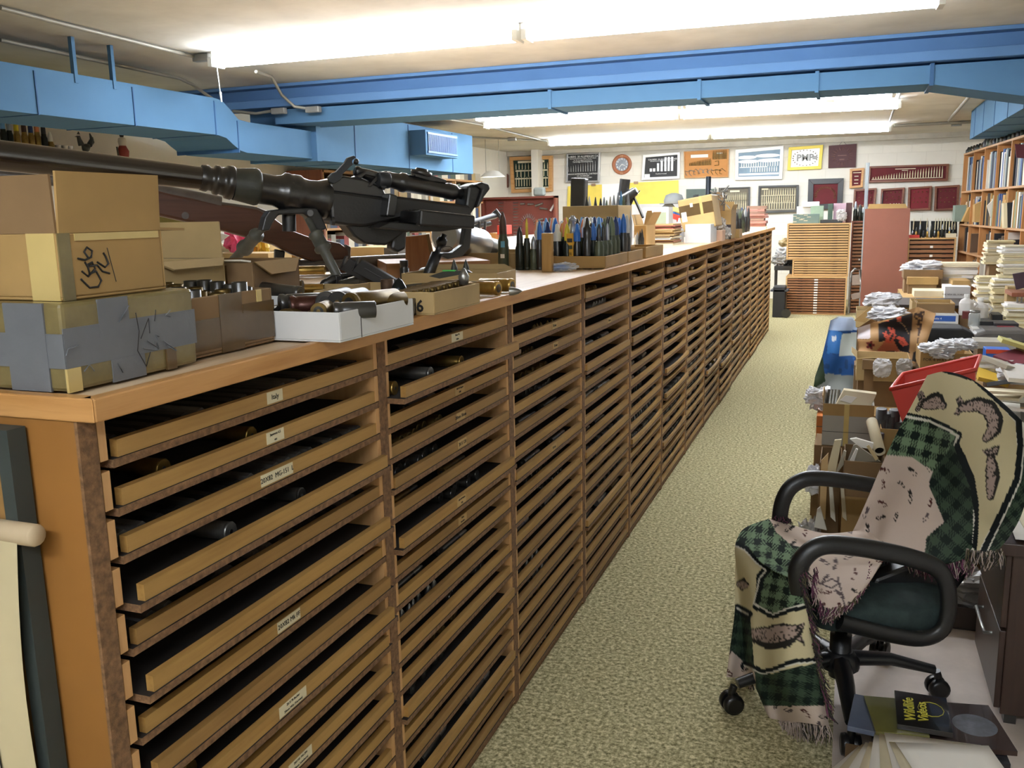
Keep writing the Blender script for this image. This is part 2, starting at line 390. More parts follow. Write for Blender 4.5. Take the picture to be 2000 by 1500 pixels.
m = MB(); m.prism([(.012, -.03), (.032, -.03), (.032, 10.18), (.012, 10.16)], -.026, .0035, ax='z'); m.obj('lipping', mEdge, WT, bevel=.002)
m = MB(); m.prism([(-2.2, -.032), (.032, -.032), (.0125, -.012), (-2.2, -.012)], -.026, .0035, ax='z'); m.obj('lipping', wood('honey oak lipping, end', 'a8763e', 'c4935a', 'b48249', axis=0, rough=.4), WT, bevel=.002)
CB = thing('drawer_cabinet', 'long low wooden cabinet of hundreds of shallow open-fronted trays', 'cabinet', (0, 0, 0))
MB().box(-2.18, 0, -.028, -.002, 0, 1.174).obj('end_panel', mMDF, CB, label='tan hardboard end panel')
MB().box(-.004, .001, -.029, -.001, 0, 1.1735).obj('panel_edge', mChip, CB)
MB().box(-2.18, 0, 10.122, 10.15, 0, 1.174).obj('end_panel', mMDF, CB)
dv = MB().box(-.8, .0005, -.016, .016, 0.004, 1.174).mesh('divider', mChip)
for n in range(1, NB): link('divider', dv, CB, loc=(0, n*BW, 0))
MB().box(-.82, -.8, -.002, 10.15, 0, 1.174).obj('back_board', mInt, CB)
MB().box(-2.18, -2.16, -.002, 10.15, 0, 1.174).obj('back_board', mMDF, CB)
MB().box(-.8, -.006, 0, 10.12, 0, .012).obj('plinth', mChip, CB)
# light cleats that hold the trays: one joined part per side of each bay
cl = MB()
for i in range(NR+1):
    zt_ = Z0-PT*(i-1)-.007 if i else 1.172
    zb_ = Z0-PT*i+.007 if i < NR else .013
    cl.box(-.5, -.001, -.0065, .0065, zb_, zt_)
clm = cl.mesh('tray_cleats', wood('pale cleat', 'b98b58', 'c79b68', 'b58552', axis=2))
for n in range(NB):
    for s, yy in ((0, n*BW+(.0085 if n == 0 else .0225)), (1, (n+1)*BW-.0225)):
        o = link('tray_cleats', clm, CB, loc=(0, yy, 0)); o['kind'] = 'stuff'
def tray_meshes(sag):
    w = BW-.058
    f = MB(); N = 8 if sag else 1
    for k in range(N):
        a, b = k/N, (k+1)/N; sa, sb = (-sag*(1-(2*a-1)**2), -sag*(1-(2*b-1)**2)); y0, y1 = -w/2+w*a, -w/2+w*b
        vs = []
        for yy, s in ((y0, sa), (y1, sb)): vs += [(-.014, yy, .006+s), (-.002, yy, .006+s), (-.002, yy, .0285+s), (-.014, yy, .0285+s)]
        f.add(vs, [(0, 1, 5, 4), (1, 2, 6, 5), (2, 3, 7, 6), (3, 0, 4, 7)]+([(0, 3, 2, 1)] if k == 0 else [])+([(4, 5, 6, 7)] if k == N-1 else []))
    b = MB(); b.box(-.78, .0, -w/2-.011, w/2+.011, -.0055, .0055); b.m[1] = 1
    return f.mesh('drawer_front', mFront), b.mesh('drawer', [mChip, mInt])
TM = [tray_meshes(s) for s in (0, .004, .009, .013)]
TM2 = []
for f, b in TM:
    g = f.copy(); g.materials[0] = mFrontB; TM2.append((g, b))
TR = {}
RT_ = random.Random(11)
for n in range(NB):
    for i in range(NR):
        k = 0 if n < 3 else RT_.choice((0, 1)) if n == 3 else RT_.choice((1, 2)) if n == 4 else RT_.choice((2, 3, 3))
        if i == NR-1: k = 0
        pull = 0
        if RT_.random() < .18: pull = RT_.uniform(.004, .014)
        if (n, i) == (1, 1): pull = .038
        if (n, i) in ((0, 3), (0, 5), (0, 8), (1, 6), (5, 10), (7, 4), (8, 8), (8, 13), (7, 12), (5, 8)): pull = .02
        f, b = (TM if RT_.random() < .7 else TM2)[k]
        if k: b = TM[k][1]
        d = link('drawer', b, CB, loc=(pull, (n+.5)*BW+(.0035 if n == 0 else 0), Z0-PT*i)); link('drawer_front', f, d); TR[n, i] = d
# paper labels on tray fronts, hand lettered
mPaper = M('yellowed paper label', 'd8cfae', .7, var=.08); mInk = M('black ink', '1b1a18', .7, var=0)
mPaperF = M('faint paper label', 'b99a66', .6, var=.1)
def paper_label(n, i, u, v, w, lines, h=.019, faint=False):
    d = TR[n, i]; y = P(u, v, x=d.location.x-.002).y-d.location.y
    m = MB(); m.box(-.0019, -.0012, y-w/2, y+w/2, .0285-.001-h, .0285-.001); o = m.obj('paper_label', mPaperF if faint else mPaper, d)
    for k, s in enumerate(lines):
        zz = .0275-h*(k+.5)/len(lines)
        text(s, h/len(lines)*.62, mInk, d, (-.0011, y, zz), (math.pi/2, 0, math.pi/2))
for a in ((0, 0, 537, 783, .042, ['Italy']), (0, 1, 538, 860, .047, ['Japanese 6.5', 'etc']), (0, 2, 542, 938, .088, ['20X82  MG-151  L']),
          (0, 6, 565, 1225, .066, ['20X82 Mk FF']), (0, 8, 567, 1297, .078, ['20 X 70 Becker', '20mm MGs (German)']), (0, 10, 583, 1430, .07, ['20X105 MG-204', '(20mm Solothurn)']),
          (0, 12, 590, 1480, .06, ['20X138 B']), (1, 0, 893, 664, .065, ['20mm MG', 'Italian'])): paper_label(*a)
for a in ((1, 2, 898, 770, .055, ['20X110 Hispano', 'USN']), (1, 3, 900, 822, .05, ['20mm 30mm']), (1, 4, 903, 875, .05, ['20 X 128']), (1, 6, 900, 925, .05, ['20X138 Madsen', 'Solo']), (1, 7, 902, 975, .05, ['25mm', 'Hotchkiss'])): paper_label(*a, faint=True)
for (n, i, u, v) in ((2, 1, 1083, 645), (2, 2, 1085, 683), (2, 7, 1082, 878), (3, 2, 1190, 640), (3, 5, 1190, 720)): paper_label(n, i, u, v, .05, ['30 mm'], faint=True)

# ---------------------------------------------------------------- shells in the trays
mBrass = M('tarnished brass', 'a98a4a', .32, .9, var=.25, sc=30)
mBrassD = M('dull old brass', '6d5a33', .42, .85, var=.35, sc=25)
mDarkSt = M('dark lacquered steel', '2e2d2a', .3, .1, spec=1.0, var=.3, sc=25)
mGreySt = M('bare grey steel', '8b8a86', .35, .8, var=.25, sc=25)
mBlack = M('black painted steel', '161615', .32, 0, spec=.8, var=.3, sc=20)
mCop = M('copper band', '8a5a3a', .4, .8)
def cart(L, r, neck=.62, bl=.35, tip='p'):
    """profile of a cartridge of length L standing on its rim: (case, projectile)"""
    cs = [(r*.95, 0), (r*1.04, .002), (r*1.04, L*.012), (r*.9, L*.02), (r*.98, L*.035), (r*.93, L*(1-bl)*.78), (r*neck, L*(1-bl)*.88), (r*neck, L*(1-bl))]
    pr = [(r*neck*.96, L*(1-bl)), (r*neck*.96, L*(1-bl)+L*bl*.35), (r*neck*.8, L*(1-bl)+L*bl*.65), (r*neck*.38, L*(1-bl)+L*bl*.92), (r*neck*.1, L)]
    if tip == 'f': pr[-1] = (r*neck*.3, L)
    return cs, pr
def cart_mesh(name, L, r, mc, mp, n=12, **k):
    cs, pr = cart(L, r, **k); m = MB(); m.lathe(cs, n); m.lathe(pr, n, mi=1); m.lathe([(r*.25, -.0006), (r*.25, 0)], 8, mi=1); return m.mesh(name, [mc, mp])
CM = [cart_mesh('cartridge', .185, .0145, mBrass, mDarkSt), cart_mesh('cartridge', .17, .013, mDarkSt, mBlack), cart_mesh('cartridge', .16, .0135, mDarkSt, mGreySt, neck=.7), cart_mesh('cartridge', .15, .012, mBrassD, mDarkSt, neck=.75), cart_mesh('cartridge', .2, .015, mGreySt, mBlack, neck=.8)]
TIPM = [MB().lathe([(.0085, 0), (.0085, .008), (.006, .017), (.001, .026)], 10).mesh('projectile', m_) for m_ in (mDarkSt, mGreySt, mBrassD)]
ORD = ['topmost', 'second', 'third', 'fourth', 'fifth', 'sixth', 'seventh', 'eighth', 'ninth', 'tenth', 'eleventh', 'twelfth', 'thirteenth', 'fourteenth', 'fifteenth', 'sixteenth', 'seventeenth', 'bottom']
BAY = ['nearest', 'second', 'third', 'fourth', 'fifth', 'sixth', 'seventh', 'eighth']
nind = 0; stf = MB()
def lay(n, i, x, y, k, ry=math.pi/2, name='cartridge', axis='y', flip=0):
    """one shell in tray (n, i)"""
    d = TR[n, i]; me = CM[k]; r = (.0145, .013, .0135, .012, .015)[k]
    z = d.location.z+.0057+r*1.04
    o = link('cartridge', me); o.location = (x+d.location.x, y, z)
    o.rotation_euler = ((-math.pi/2 if not flip else math.pi/2), 0, ry) if axis == 'y' else (0, -math.pi/2, ry)
    return o
special = {(0, 1): [(325, 915, 0, 0), (497, 860, 0, 0)], (0, 3): [(455, 1030, 4, 0), (595, 985, 2, 0)], (0, 6): [(575, 1195, 0, 0), (660, 1125, 4, 0)], (0, 8): [(375, 1480, 0, 0)], (1, 1): [(775, 750, 0, 0), (845, 722, 4, 0), (905, 700, 0, 0)], (1, 7): [(880, 965, 4, 0), (780, 1040, 4, 0)]}
RC = random.Random(5)
for n in range(NB):
    for i in range(NR):
        d = TR[n, i]; y0 = n*BW+.045; y1 = (n+1)*BW-.045
        mode = RC.choice(('ends', 'lying', 'tips', 'dark', 'ends', 'lying')) if n else RC.choice(('dark', 'lying', 'ends', 'dark'))
        k = RC.randrange(5) if n > 2 else RC.choice((1, 1, 2, 3))
        sp = special.get((n, i))
        ind = n < 7 and nind < 285 and (n < 3 or i < 9)
        c0 = [0]
        def nth(): c0[0] += 1; return ORD[c0[0]-1].replace('topmost', 'first')+' along'
        if sp:
            for j, (u, v, kk, fl) in enumerate(sp):
                yy = P(u, v, x=d.location.x-.03).y
                o = lay(n, i, -.034, yy, kk); tag(o, '%s shell behind the front of the %s tray, %s bay, %s' % (('brass', '', 'dark steel', '', 'grey steel')[kk], ORD[i], BAY[n], nth()), 'cartridge', 'shells in the %s tray of the %s bay' % (ORD[i], BAY[n])); nind += 1
        elif mode == 'lying' and ind:
            y = y0+RC.uniform(0, .12)
            while y < y1-.2:
                o = lay(n, i, -.034+RC.uniform(-.004, .002), y, k, ry=RC.uniform(-.03, .03)); nind += 1
                tag(o, 'shell lying lengthwise in the %s tray of the %s bay, %s' % (ORD[i], BAY[n], nth()), 'cartridge', 'shells in the %s tray of the %s bay' % (ORD[i], BAY[n])); y += RC.uniform(.19, .28)
        elif mode == 'ends' and ind and n > 0:
            y = y0+RC.uniform(0, .3); c = 0
            while y < y1 and c < 7:
                o = lay(n, i, -.19+RC.uniform(-.01, .02), y, 1 if k == 0 else k, axis='x', ry=math.pi+RC.uniform(-.03, .03)); o.rotation_euler = (0, -math.pi/2, RC.uniform(-.04, .04)); o.location.x = -.02+RC.uniform(-.02, 0); nind += 1; c += 1
                tag(o, 'shell lying head-out in the %s tray of the %s bay, %s' % (ORD[i], BAY[n], nth()), 'cartridge', 'shells in the %s tray of the %s bay' % (ORD[i], BAY[n])); y += RC.uniform(.031, .04)
        elif mode == 'tips' and ind:
            y = y0+RC.uniform(0, .3); c = 0
            while y < y1 and c < 6:
                o = link('projectile', TIPM[k % 3]); o.location = (d.location.x-.03+RC.uniform(-.01, .005), y, d.location.z+.0057); nind += 1; c += 1
                tag(o, 'pointed projectile in the %s tray of the %s bay, %s' % (ORD[i], BAY[n], nth()), 'projectile', 'projectiles in the %s tray of the %s bay' % (ORD[i], BAY[n])); y += RC.uniform(.022, .05)
        elif mode in ('lying', 'ends', 'tips'):
            y = y0
            while y < y1:
                if mode == 'lying':
                    if y < y1-.15: stf.along((d.location.x-.034, y, d.location.z+.02), (d.location.x-.034, y+.1, d.location.z+.02), [(.013, 0), (.012, .09), (.008, .1), (.008, .12), (.002, .15)], 6, mi=RC.choice((0, 1, 2)), smooth=True)
                    y += .21
                elif mode == 'ends': stf.along((d.location.x-.02, y, d.location.z+.019), (d.location.x-.2, y, d.location.z+.019), [(.012, 0), (.012, .12)], 7, mi=RC.choice((0, 2, 3)), smooth=False); y += .034
                else: stf.lathe([(.008, 0), (.008, .008), (.001, .025)], 5, mi=RC.choice((0, 2)), M=T(d.location.x-.03, y, d.location.z+.0057)); y += RC.uniform(.02, .05)
        # the packed rows at the back of every tray
        y = y0
        while y < y1:
            stf.along((d.location.x-.24, y, d.location.z+.019), (d.location.x-.4, y, d.location.z+.019), [(.0125, 0), (.0125, .14)], 6, mi=RC.choice((0, 0, 3)), smooth=False); y += .036
so = stf.obj('packed_cartridges', [mDarkSt, mBrassD, mGreySt, mBlack]); tag(so, 'dark shells packed in rows at the back of all the open trays', 'cartridges', kind='stuff')
# ================================================================ THE BIG GUN ON ITS BIPOD
mGun = M('blackened gun steel', '1c1c1d', .28, 0, spec=1.0, var=.25, sc=14, bump=.05)
mGunH = M('polished dark barrel', '1d1613', .2, 0, spec=1.0, coat=.6, var=.2, sc=8)
mGunM = M('matt black casting', '1a1a1b', .42, 0, spec=.7, var=.2, sc=20, bump=.15)
mGunG = M('grey green sleeve', '3a3c36', .45, 0, var=.2, sc=16)
mLeg = M('worn grey leg', '55564f', .45, 0, var=.25, sc=20)
GP = PL((-.6, 1.4, 1.2), math.radians(49.5))
GUN = thing('anti_tank_gun', 'long black large-bore gun on a bipod across the front of the worktop', 'gun', (-.6, 1.4, 1.2), math.radians(49.5))
def gl(u, v, off=0): s, z = GP(u, v, off); return Vector((s, -off, z))
def turned(rows, name, mat, n=28, off=0, parent=None, straight=True):
    """rows of (u, top v, bottom v): a turned piece whose axis runs through the middles"""
    c = [(gl(u, (a+b)/2, off)) for u, a, b in rows]; rr = [(gl(u, a, off)-gl(u, b, off)).length/2*.985 for u, a, b in rows]
    ax = (c[-1]-c[0]).normalized(); pr = [(r_, (p-c[0]).dot(ax)) for p, r_ in zip(c, rr)]
    m = MB(); m.along(c[0], c[0]+ax, pr, n); return m.obj(name, mat, parent or GUN)
def slab(pts, t, name, mat, off=0, parent=None, bevel=.004):
    m = MB(); m.prism([GP(u, v, off) for u, v in pts], -off-t/2, -off+t/2); return m.obj(name, mat, parent or GUN, bevel=bevel)
turned([(-160, 253, 318), (0, 273.5, 335), (398, 326, 371)], 'barrel', mGunH, 40)
turned([(392, 321, 372), (398, 320, 374), (404, 322, 376), (408, 327, 374), (416, 328, 375), (418, 322, 380), (426, 321, 382), (428, 326, 380), (440, 326, 384), (441, 322, 388), (452, 322, 391), (455, 326, 390)], 'barrel_collar', mGun)
turned([(455, 328, 391), (488, 327, 399), (497, 326, 401), (503, 329, 401), (506, 334, 398)], 'barrel_sleeve', mGunG)
turned([(506, 336, 399), (535, 340, 401), (548, 336, 404), (553, 330, 408), (560, 331, 411), (566, 335, 411), (572, 334, 412), (582, 334, 413), (588, 341, 412), (600, 346, 412), (618, 348, 418), (630, 345, 424), (636, 349, 428), (640, 353, 428)], 'barrel_shroud', mGun)
slab([(636, 350), (662, 344), (700, 351), (737, 366), (745, 384), (746, 390), (636, 376)], .085, 'receiver_top', mGun, bevel=.012)
slab([(632, 372), (746, 388), (764, 384), (905, 402), (908, 426), (850, 432), (770, 428), (735, 436), (700, 443), (668, 441), (638, 436)], .1, 'receiver', mGunM, bevel=.008)
slab([(666, 438), (772, 428), (805, 440), (795, 452), (780, 455), (756, 472), (744, 479), (704, 476), (684, 462)], .075, 'trigger_housing', mGunM, bevel=.006)
slab([(764, 455), (790, 448), (788, 486), (772, 494), (758, 486)], .045, 'grip', mGunM, bevel=.008)
turned([(646, 424, 440), (652, 423, 441)], 'pivot_boss', mGun, 16, .055)
# side magazine reaching towards the aisle
m = MB(); q = [GP(u, v, .19) for u, v in ((815, 409), (921, 421), (921, 447), (812, 441))]
m.prism(q, -.215, -.19); mg = m.obj('magazine', mGunM, GUN, bevel=.006)
m = MB(); q2 = [GP(u, v, .19) for u, v in ((820, 411), (914, 422), (912, 441), (818, 436))]; m.prism(q2, -.19, -.04); m.obj('magazine_body', mGunG if 0 else mGun, mg, bevel=.003)
m = MB(); s0 = q2[0]; s1 = q2[1]
for k in range(1, 8):
    t = -.19+.14*k/8; m.add([(s0[0], t-.002, s0[1]+.001), (s1[0], t-.002, s1[1]+.001), (s1[0], t+.002, s1[1]+.001), (s0[0], t+.002, s0[1]+.001), (s0[0], t, s0[1]+.004), (s1[0], t, s1[1]+.004)], [(0, 1, 5, 4), (2, 3, 4, 5), (1, 2, 5), (3, 0, 4)])
m.obj('rib', mGunM, mg)
m = MB(); q = [GP(u, v, .05) for u, v in ((748, 378), (764, 383), (760, 424), (742, 422))]; m.prism(q, -.1, -.03); m.obj('magazine_well', mGun, GUN, bevel=.004)
slab([(728, 445), (752, 434), (900, 445), (850, 452), (800, 452)], .09, 'magazine_shelf', mGunM, .1, bevel=.003)
# scope and mounts
turned([(692, 326, 340), (694, 323, 343), (699, 323, 345), (703, 327, 346), (712, 329, 351), (744, 337, 364), (750, 338, 366)], 'scope_tube', mGun, 24, .01)
turned([(752, 334, 366), (758, 334, 368), (762, 337, 369), (778, 339, 372), (782, 337, 376), (790, 338, 378), (792, 342, 378), (868, 358, 388), (872, 357, 390), (886, 358, 391), (893, 364, 388), (895, 366, 388), (921, 371, 394)], 'scope_body', mGun, 24, .0)
slab([(689, 346), (706, 338), (712, 334), (734, 340), (742, 336), (750, 334), (756, 352), (738, 348), (718, 366), (712, 365), (728, 346), (708, 342), (700, 349)], .05, 'scope_bracket', mGun, .02, bevel=.002)
turned([(738, 336, 366), (740, 335, 368), (758, 336, 369), (760, 338, 367)], 'bracket_disc', M('dark grey disc', '3a3c3f', .5, .3), 24, .045)
slab([(738, 336), (758, 337), (759, 358), (750, 372), (742, 364)], .012, 'bracket_plate', M('dark grey disc'), .055, bevel=.003)
c = gl(822, 343, 0); m = MB(); m.lathe([(.03, 0), (.032, .004), (.032, .012), (.02, .014), (.018, .02), (0, .022)], 24, M=T(c) @ RY(math.radians(12))); m.obj('sight_drum', mGun, GUN)
slab([(806, 338), (812, 334), (852, 346), (868, 352), (868, 358), (838, 354), (808, 346)], .03, 'sight_arm', mGun, .0, bevel=.002)
# bolt handle
slab([(640, 346), (648, 338), (655, 336), (672, 318), (678, 308), (690, 304), (694, 308), (686, 314), (688, 322), (682, 326), (668, 340), (664, 352), (650, 360), (642, 356)], .02, 'bolt_handle', M('dark grey disc'), .05, bevel=.003)
m = MB(); m.along(gl(692, 314, .03), gl(702, 319, .03), [(.006, 0), (.009, .002), (.009, .008), (.006, .012)], 12); m.obj('bolt_hook', mGun, GUN)
# butt
slab([(903, 363), (922, 360), (930, 367), (926, 385), (918, 405), (905, 425), (896, 412)], .085, 'butt', mGunM, bevel=.01)
slab([(912, 362), (926, 357), (939, 361), (942, 370), (930, 386), (921, 404), (914, 407), (922, 384), (926, 372)], .11, 'shoulder_plate', mGunM, bevel=.008)
# rear monopod
slab([(905, 440), (918, 446), (914, 484), (900, 500), (872, 506), (858, 500), (862, 494), (880, 493), (900, 478), (903, 458)], .03, 'rear_guard', mGunM, .02, bevel=.003)
f = P(832, 552, z=1.205)
mp = []
for u, v, w in ((868, 458, 6), (866, 464, 6), (864, 466, 11), (861, 476, 12), (859, 479, 9), (856, 482, 6), (853, 492, 6.5), (852, 495, 12), (842, 520, 12), (836, 538, 12)): mp.append((gl(u, v, .01), w))
a_ = mp[0][0]; e_ = mp[-1][0]; ax = (e_-a_).normalized()
m = MB(); m.along(a_, e_, [(w*.0014, (p-a_).dot(ax)) for p, w in mp], 20); m.obj('rear_leg', mGunM, GUN)
GL = lambda w: Vector(((w-GP.o).dot(GP.a), -((w-GP.o).dot(GP.n)), w.z-1.2)); ll = GL(f)
m = MB(); m.along(e_-ax*.01, Vector((ll.x, ll.y, .014)), [(.02, 0), (.032, .01), (.03, .03), (.018, (Vector((ll.x, ll.y, .014))-e_).length)], 20); m.lathe([(.045, 0), (.045, .006), (.02, .014)], 20, M=T(ll.x, ll.y, .0005)); m.obj('rear_foot', mLeg, GUN)
m = MB(); m.tube([gl(868+10*math.sin(t)+6, 486+5*math.cos(t), .03) for t in [k*.45 for k in range(13)]], .0012, 5); m.obj('retaining_ring', mGunG, GUN)
# bipod
slab([(506, 452), (513, 424), (522, 411), (560, 407), (614, 406), (624, 424), (634, 446), (620, 452), (610, 450), (596, 424), (588, 418), (540, 420), (530, 432), (522, 450)], .05, 'bipod_yoke', mGunM, .015, bevel=.004)

m = MB(); m.rod(gl(564, 400), gl(565, 452), .019, n=14); m.obj('swivel_post', mGunM, GUN)
m = MB(); m.rod(gl(606, 416, .0), gl(606, 416, .06), .009, n=12); m.obj('yoke_bolt', mGun, GUN)
def leg(top, foot, name='bipod_leg'):
    L = (foot-top).length; m = MB()
    m.along(top, foot, [(.010, 0), (.010, L*.2), (.02, L*.205), (.022, L*.23), (.019, L*.25), (.019, L*.38), (.024, L*.4), (.024, L*.43), (.014, L*.46), (.0125, L*.96), (.012, L)], 18)
    o = m.obj(name, mLeg, GUN)
    return o
t1 = gl(602, 428, .03); f1 = GL(P(672, 566, z=1.212)); leg(t1, f1)
m = MB(); m.prism([(-.055, .0), (.06, .0), (.085, .004), (.05, .012), (.012, .014), (0, .04), (-.012, .014), (-.05, .012), (-.07, .005)], -.022, .022); o = m.obj('foot', mLeg, GUN, bevel=.003, loc=Vector((f1.x+.01, f1.y, .002)), rot=(0, 0, .15))
m = MB(); ck = f1+(t1-f1)*.13; m.bx(ck, (.035, .045, .03)); m.along(ck+Vector((-.055, -.01, -.012)), ck+Vector((.0, -.01, .012)), [(.008, 0), (.014, .01), (.014, .04), (.006, .058)], 10); m.along(ck+Vector((0, -.02, .012)), ck+Vector((.06, -.02, .02)), [(.008, 0), (.006, .06)], 8); m.obj('leg_clamp', mGunM, GUN, bevel=.003)
t2 = gl(528, 430, -.01); leg(t2, GL(Vector((-1.02, 1.52, 1.215))))
m = MB(); g = GL(Vector((-1.02, 1.52, 1.2))); m.lathe([(.04, 0), (.04, .006), (.014, .02)], 14, M=T(g)); m.obj('foot', mLeg, GUN)

# ---------------------------------------------------------------- wooden-stocked rifle behind it
RP = PL((-1.0, 1.95, 1.2), math.radians(47))
mStock = wood('dark walnut stock', '38221a', '5a3a2c', '4a2d21', axis=0, rough=.4, sc=.8)
mRB = M('worn rifle steel', '5f5955', .32, .3, var=.3, sc=12)
RF = thing('rifle', 'long rifle with a dark walnut stock leaning behind the black gun', 'rifle', RP.o, RP.yaw)
def rslab(pts, t, name, mat, off=0, bevel=.01):
    m = MB(); m.prism([RP(u, v, off) for u, v in pts], -off-t/2, -off+t/2); return m.obj(name, mat, RF, bevel=bevel)
rslab([(285, 366), (330, 378), (430, 398), (500, 408), (535, 428), (562, 448), (600, 462), (660, 474), (679, 488), (678, 528), (672, 536), (640, 524), (600, 508), (566, 496), (532, 478), (400, 442), (300, 420)], .06, 'stock', mStock, bevel=.016)
rslab([(672, 477), (681, 482), (680, 532), (672, 538)], .058, 'butt_plate', mRB, bevel=.003)
def rl(u, v, off=0): s, z = RP(u, v, off); return Vector((s, -off, z))
m = MB(); m.tube([rl(-120, 322), rl(0, 342), rl(160, 356)], .02, 14); m.tube([rl(160, 356), rl(300, 372), rl(430, 400)], [.022, .024, .03], 14); m.obj('barrel', mRB, RF)
rslab([(150, 342), (170, 346), (172, 368), (152, 364)], .05, 'barrel_band', mGun)
rslab([(172, 348), (196, 352), (198, 362), (174, 366)], .03, 'front_sight', mRB, bevel=.002)
rslab([(420, 393), (500, 404), (520, 412), (520, 425), (420, 408)], .05, 'receiver', mRB, bevel=.008)
m = MB(); m.rod(rl(362, 421, .025), rl(362, 421, .036), .012, n=14); m.obj('stock_bolt', mRB, RF)
rslab([(536, 486), (556, 490), (552, 520), (556, 546), (530, 548), (536, 520)], .03, 'grip', mGunM, .0, bevel=.006)
# ================================================================ BOXES AND SHELLS ON THE WORKTOP
mCard = M('brown cardboard', '9c7d4c', .8, var=.17, sc=3.5, bump=.1)
mCardL = M('pale kraft cardboard', 'ad9466', .8, var=.16, sc=3.5, bump=.1)
mCardD = M('dull brown cardboard', '7a6040', .85, var=.12, sc=5, bump=.1)
mCardG = M('grey backed carton', '9d9a92', .85, var=.06, sc=5)
mCardW = M('white carton', 'd2d3d2', .7, var=.04, sc=4)
mTapeB = M('shiny brown parcel tape', '574328', .22, var=.12, sc=12, coat=.3)
mTapeO = M('olive parcel tape', '736640', .25, var=.22, sc=14, coat=.3, bump=.2)
mDuct = M('grey duct tape', '6a6d72', .35, .1, var=.08, sc=10, bump=.15)
mTapeY = M('yellowed clear tape', 'c2ab6e', .25, var=.1, coat=.3)
mPaperW = M('white paper', 'ece9e2', .7, var=.03)
mPaperC = M('cream paper', 'd9cfb2', .75, var=.08)
mClear = M('crumpled clear plastic', 'dfe3e6', .12, var=0, alpha=.38, spec=.8)
WTZ = 1.2
def carton(name, label, x0, x1, y0, y1, z0, h, mat=None, rz=0, wall=.004, flaps=(), closed=False, cat='box', tapes=(), inside=None, group=None, lid=None, par=None, tilt=None, bev=.002):
    """box standing on z0: side x0/x1/y0/y1 in its own frame turned rz about its middle"""
    mat = mat or mCard; cx, cy = (x0+x1)/2, (y0+y1)/2; w, d = (x1-x0)/2, (y1-y0)/2
    o = thing(name, label, cat, (cx, cy, z0), rz, group, rot=tilt)
    m = MB()
    if closed: m.box(-w, w, -d, d, 0, h)
    else:
        m.box(-w, w, -d, d, 0, wall); m.box(-w, w, -d, -d+wall, wall, h); m.box(-w, w, d-wall, d, wall, h); m.box(-w, -w+wall, -d+wall, d-wall, wall, h); m.box(w-wall, w, -d+wall, d-wall, wall, h)
    m.obj('body', mat, o, bevel=bev)
    for fl in flaps:
        side, L, ang = fl[:3]; tp = fl[3] if len(fl) > 3 else .04
        sx, half = (w, d) if side[0] == 'x' else (d, w)
        s = 1 if side[1] == '1' else -1
        c, sn = math.cos(ang), math.sin(ang); t = .0035
        pts = [(-half+.003, 0), (half-.003, 0), (half-.003-tp*.8, L), (-half+.003+tp, L)]
        vs = []
        for off in (0, -t):
            for a, b in pts:
                out = sx+b*sn+off*c; up = h+b*c-off*sn
                vs.append((s*out, a, up) if side[0] == 'x' else (a, s*out, up))
        fm = MB().add(vs, [(0, 1, 2, 3), (7, 6, 5, 4), (0, 4, 5, 1), (1, 5, 6, 2), (2, 6, 7, 3), (3, 7, 4, 0)]); fm.obj('flap', fl[4] if len(fl) > 4 else mat, o)
    for ti, (side, a0, a1, b0, b1, tm) in enumerate(tapes):     # tape strips: along the side a0..a1 (0..1), height b0..b1 (0..1)
        s = 1 if side[1] == '1' else -1; e = .0006+.0004*ti; m = MB()
        if side == 'top': m.box(-w+2*w*a0, -w+2*w*a1, -d+2*d*b0, -d+2*d*b1, h-.001, h+e)
        elif side[0] == 'x': m.box(min(s*(w-.001), s*(w+e)), max(s*(w-.001), s*(w+e)), -d+2*d*a0-(e if a0 == 0 else 0), -d+2*d*a1+(e if a1 == 1 else 0), h*b0, h*b1)
        else: m.box(-w+2*w*a0, -w+2*w*a1, min(s*(d-.001), s*(d+e)), max(s*(d-.001), s*(d+e)), h*b0, h*b1)
        m.obj('tape', tm, o)
    return o
def marks(o, strokes, mat, name='marker_writing', r=.0016):
    m = MB()
    for st in strokes: m.tube(st, r, 5)
    return m.obj(name, mat, o)
mMark = M('black marker', '15130f', .6, var=0)
# taped box at the very corner
tb = carton('cardboard_box', 'low box wrapped in grey duct tape and olive parcel tape at the worktop corner', -.56, -.027, -.008, .226, WTZ+.0036, .108, mTapeO, closed=True, bev=.005,
            tapes=(('x1', 0, 1, .27, .72, mDuct), ('x1', .24, .46, .55, 1.0, mDuct), ('x1', .3, .55, 0, .27, mDuct), ('y0', 0, 1, .27, .66, mDuct), ('y0', .83, .95, 0, 1, mDuct), ('x1', .0, .08, .0, .27, mTapeY), ('x1', .72, .8, .0, .27, mTapeB)))
m = MB(); m.tube([(.270, .0, .085), (.270, .003, .06), (.270, -.003, .035), (.270, .01, .012), (.270, .02, .03)], .0008, 4); m.tube([(.270, .005, .05), (.270, .022, .075), (.270, .022, .055)], .0007, 4); m.tube([(.270, .033, .07), (.270, .037, .085)], .0007, 4); m.obj('marker_writing', mMark, tb)
m = MB()
for k in range(9):
    a = Vector((.2693, U(-.11, .11), U(.01, .1))); m.tube([a, a+Vector((.001, U(-.02, .02), U(-.015, .015))), a+Vector((0, U(-.025, .025), U(-.012, .012)))], .0008, 4)
o = m.obj('tape_creases', mDuct, tb); o['kind'] = 'stuff'
z1 = WTZ+.0036+.1085
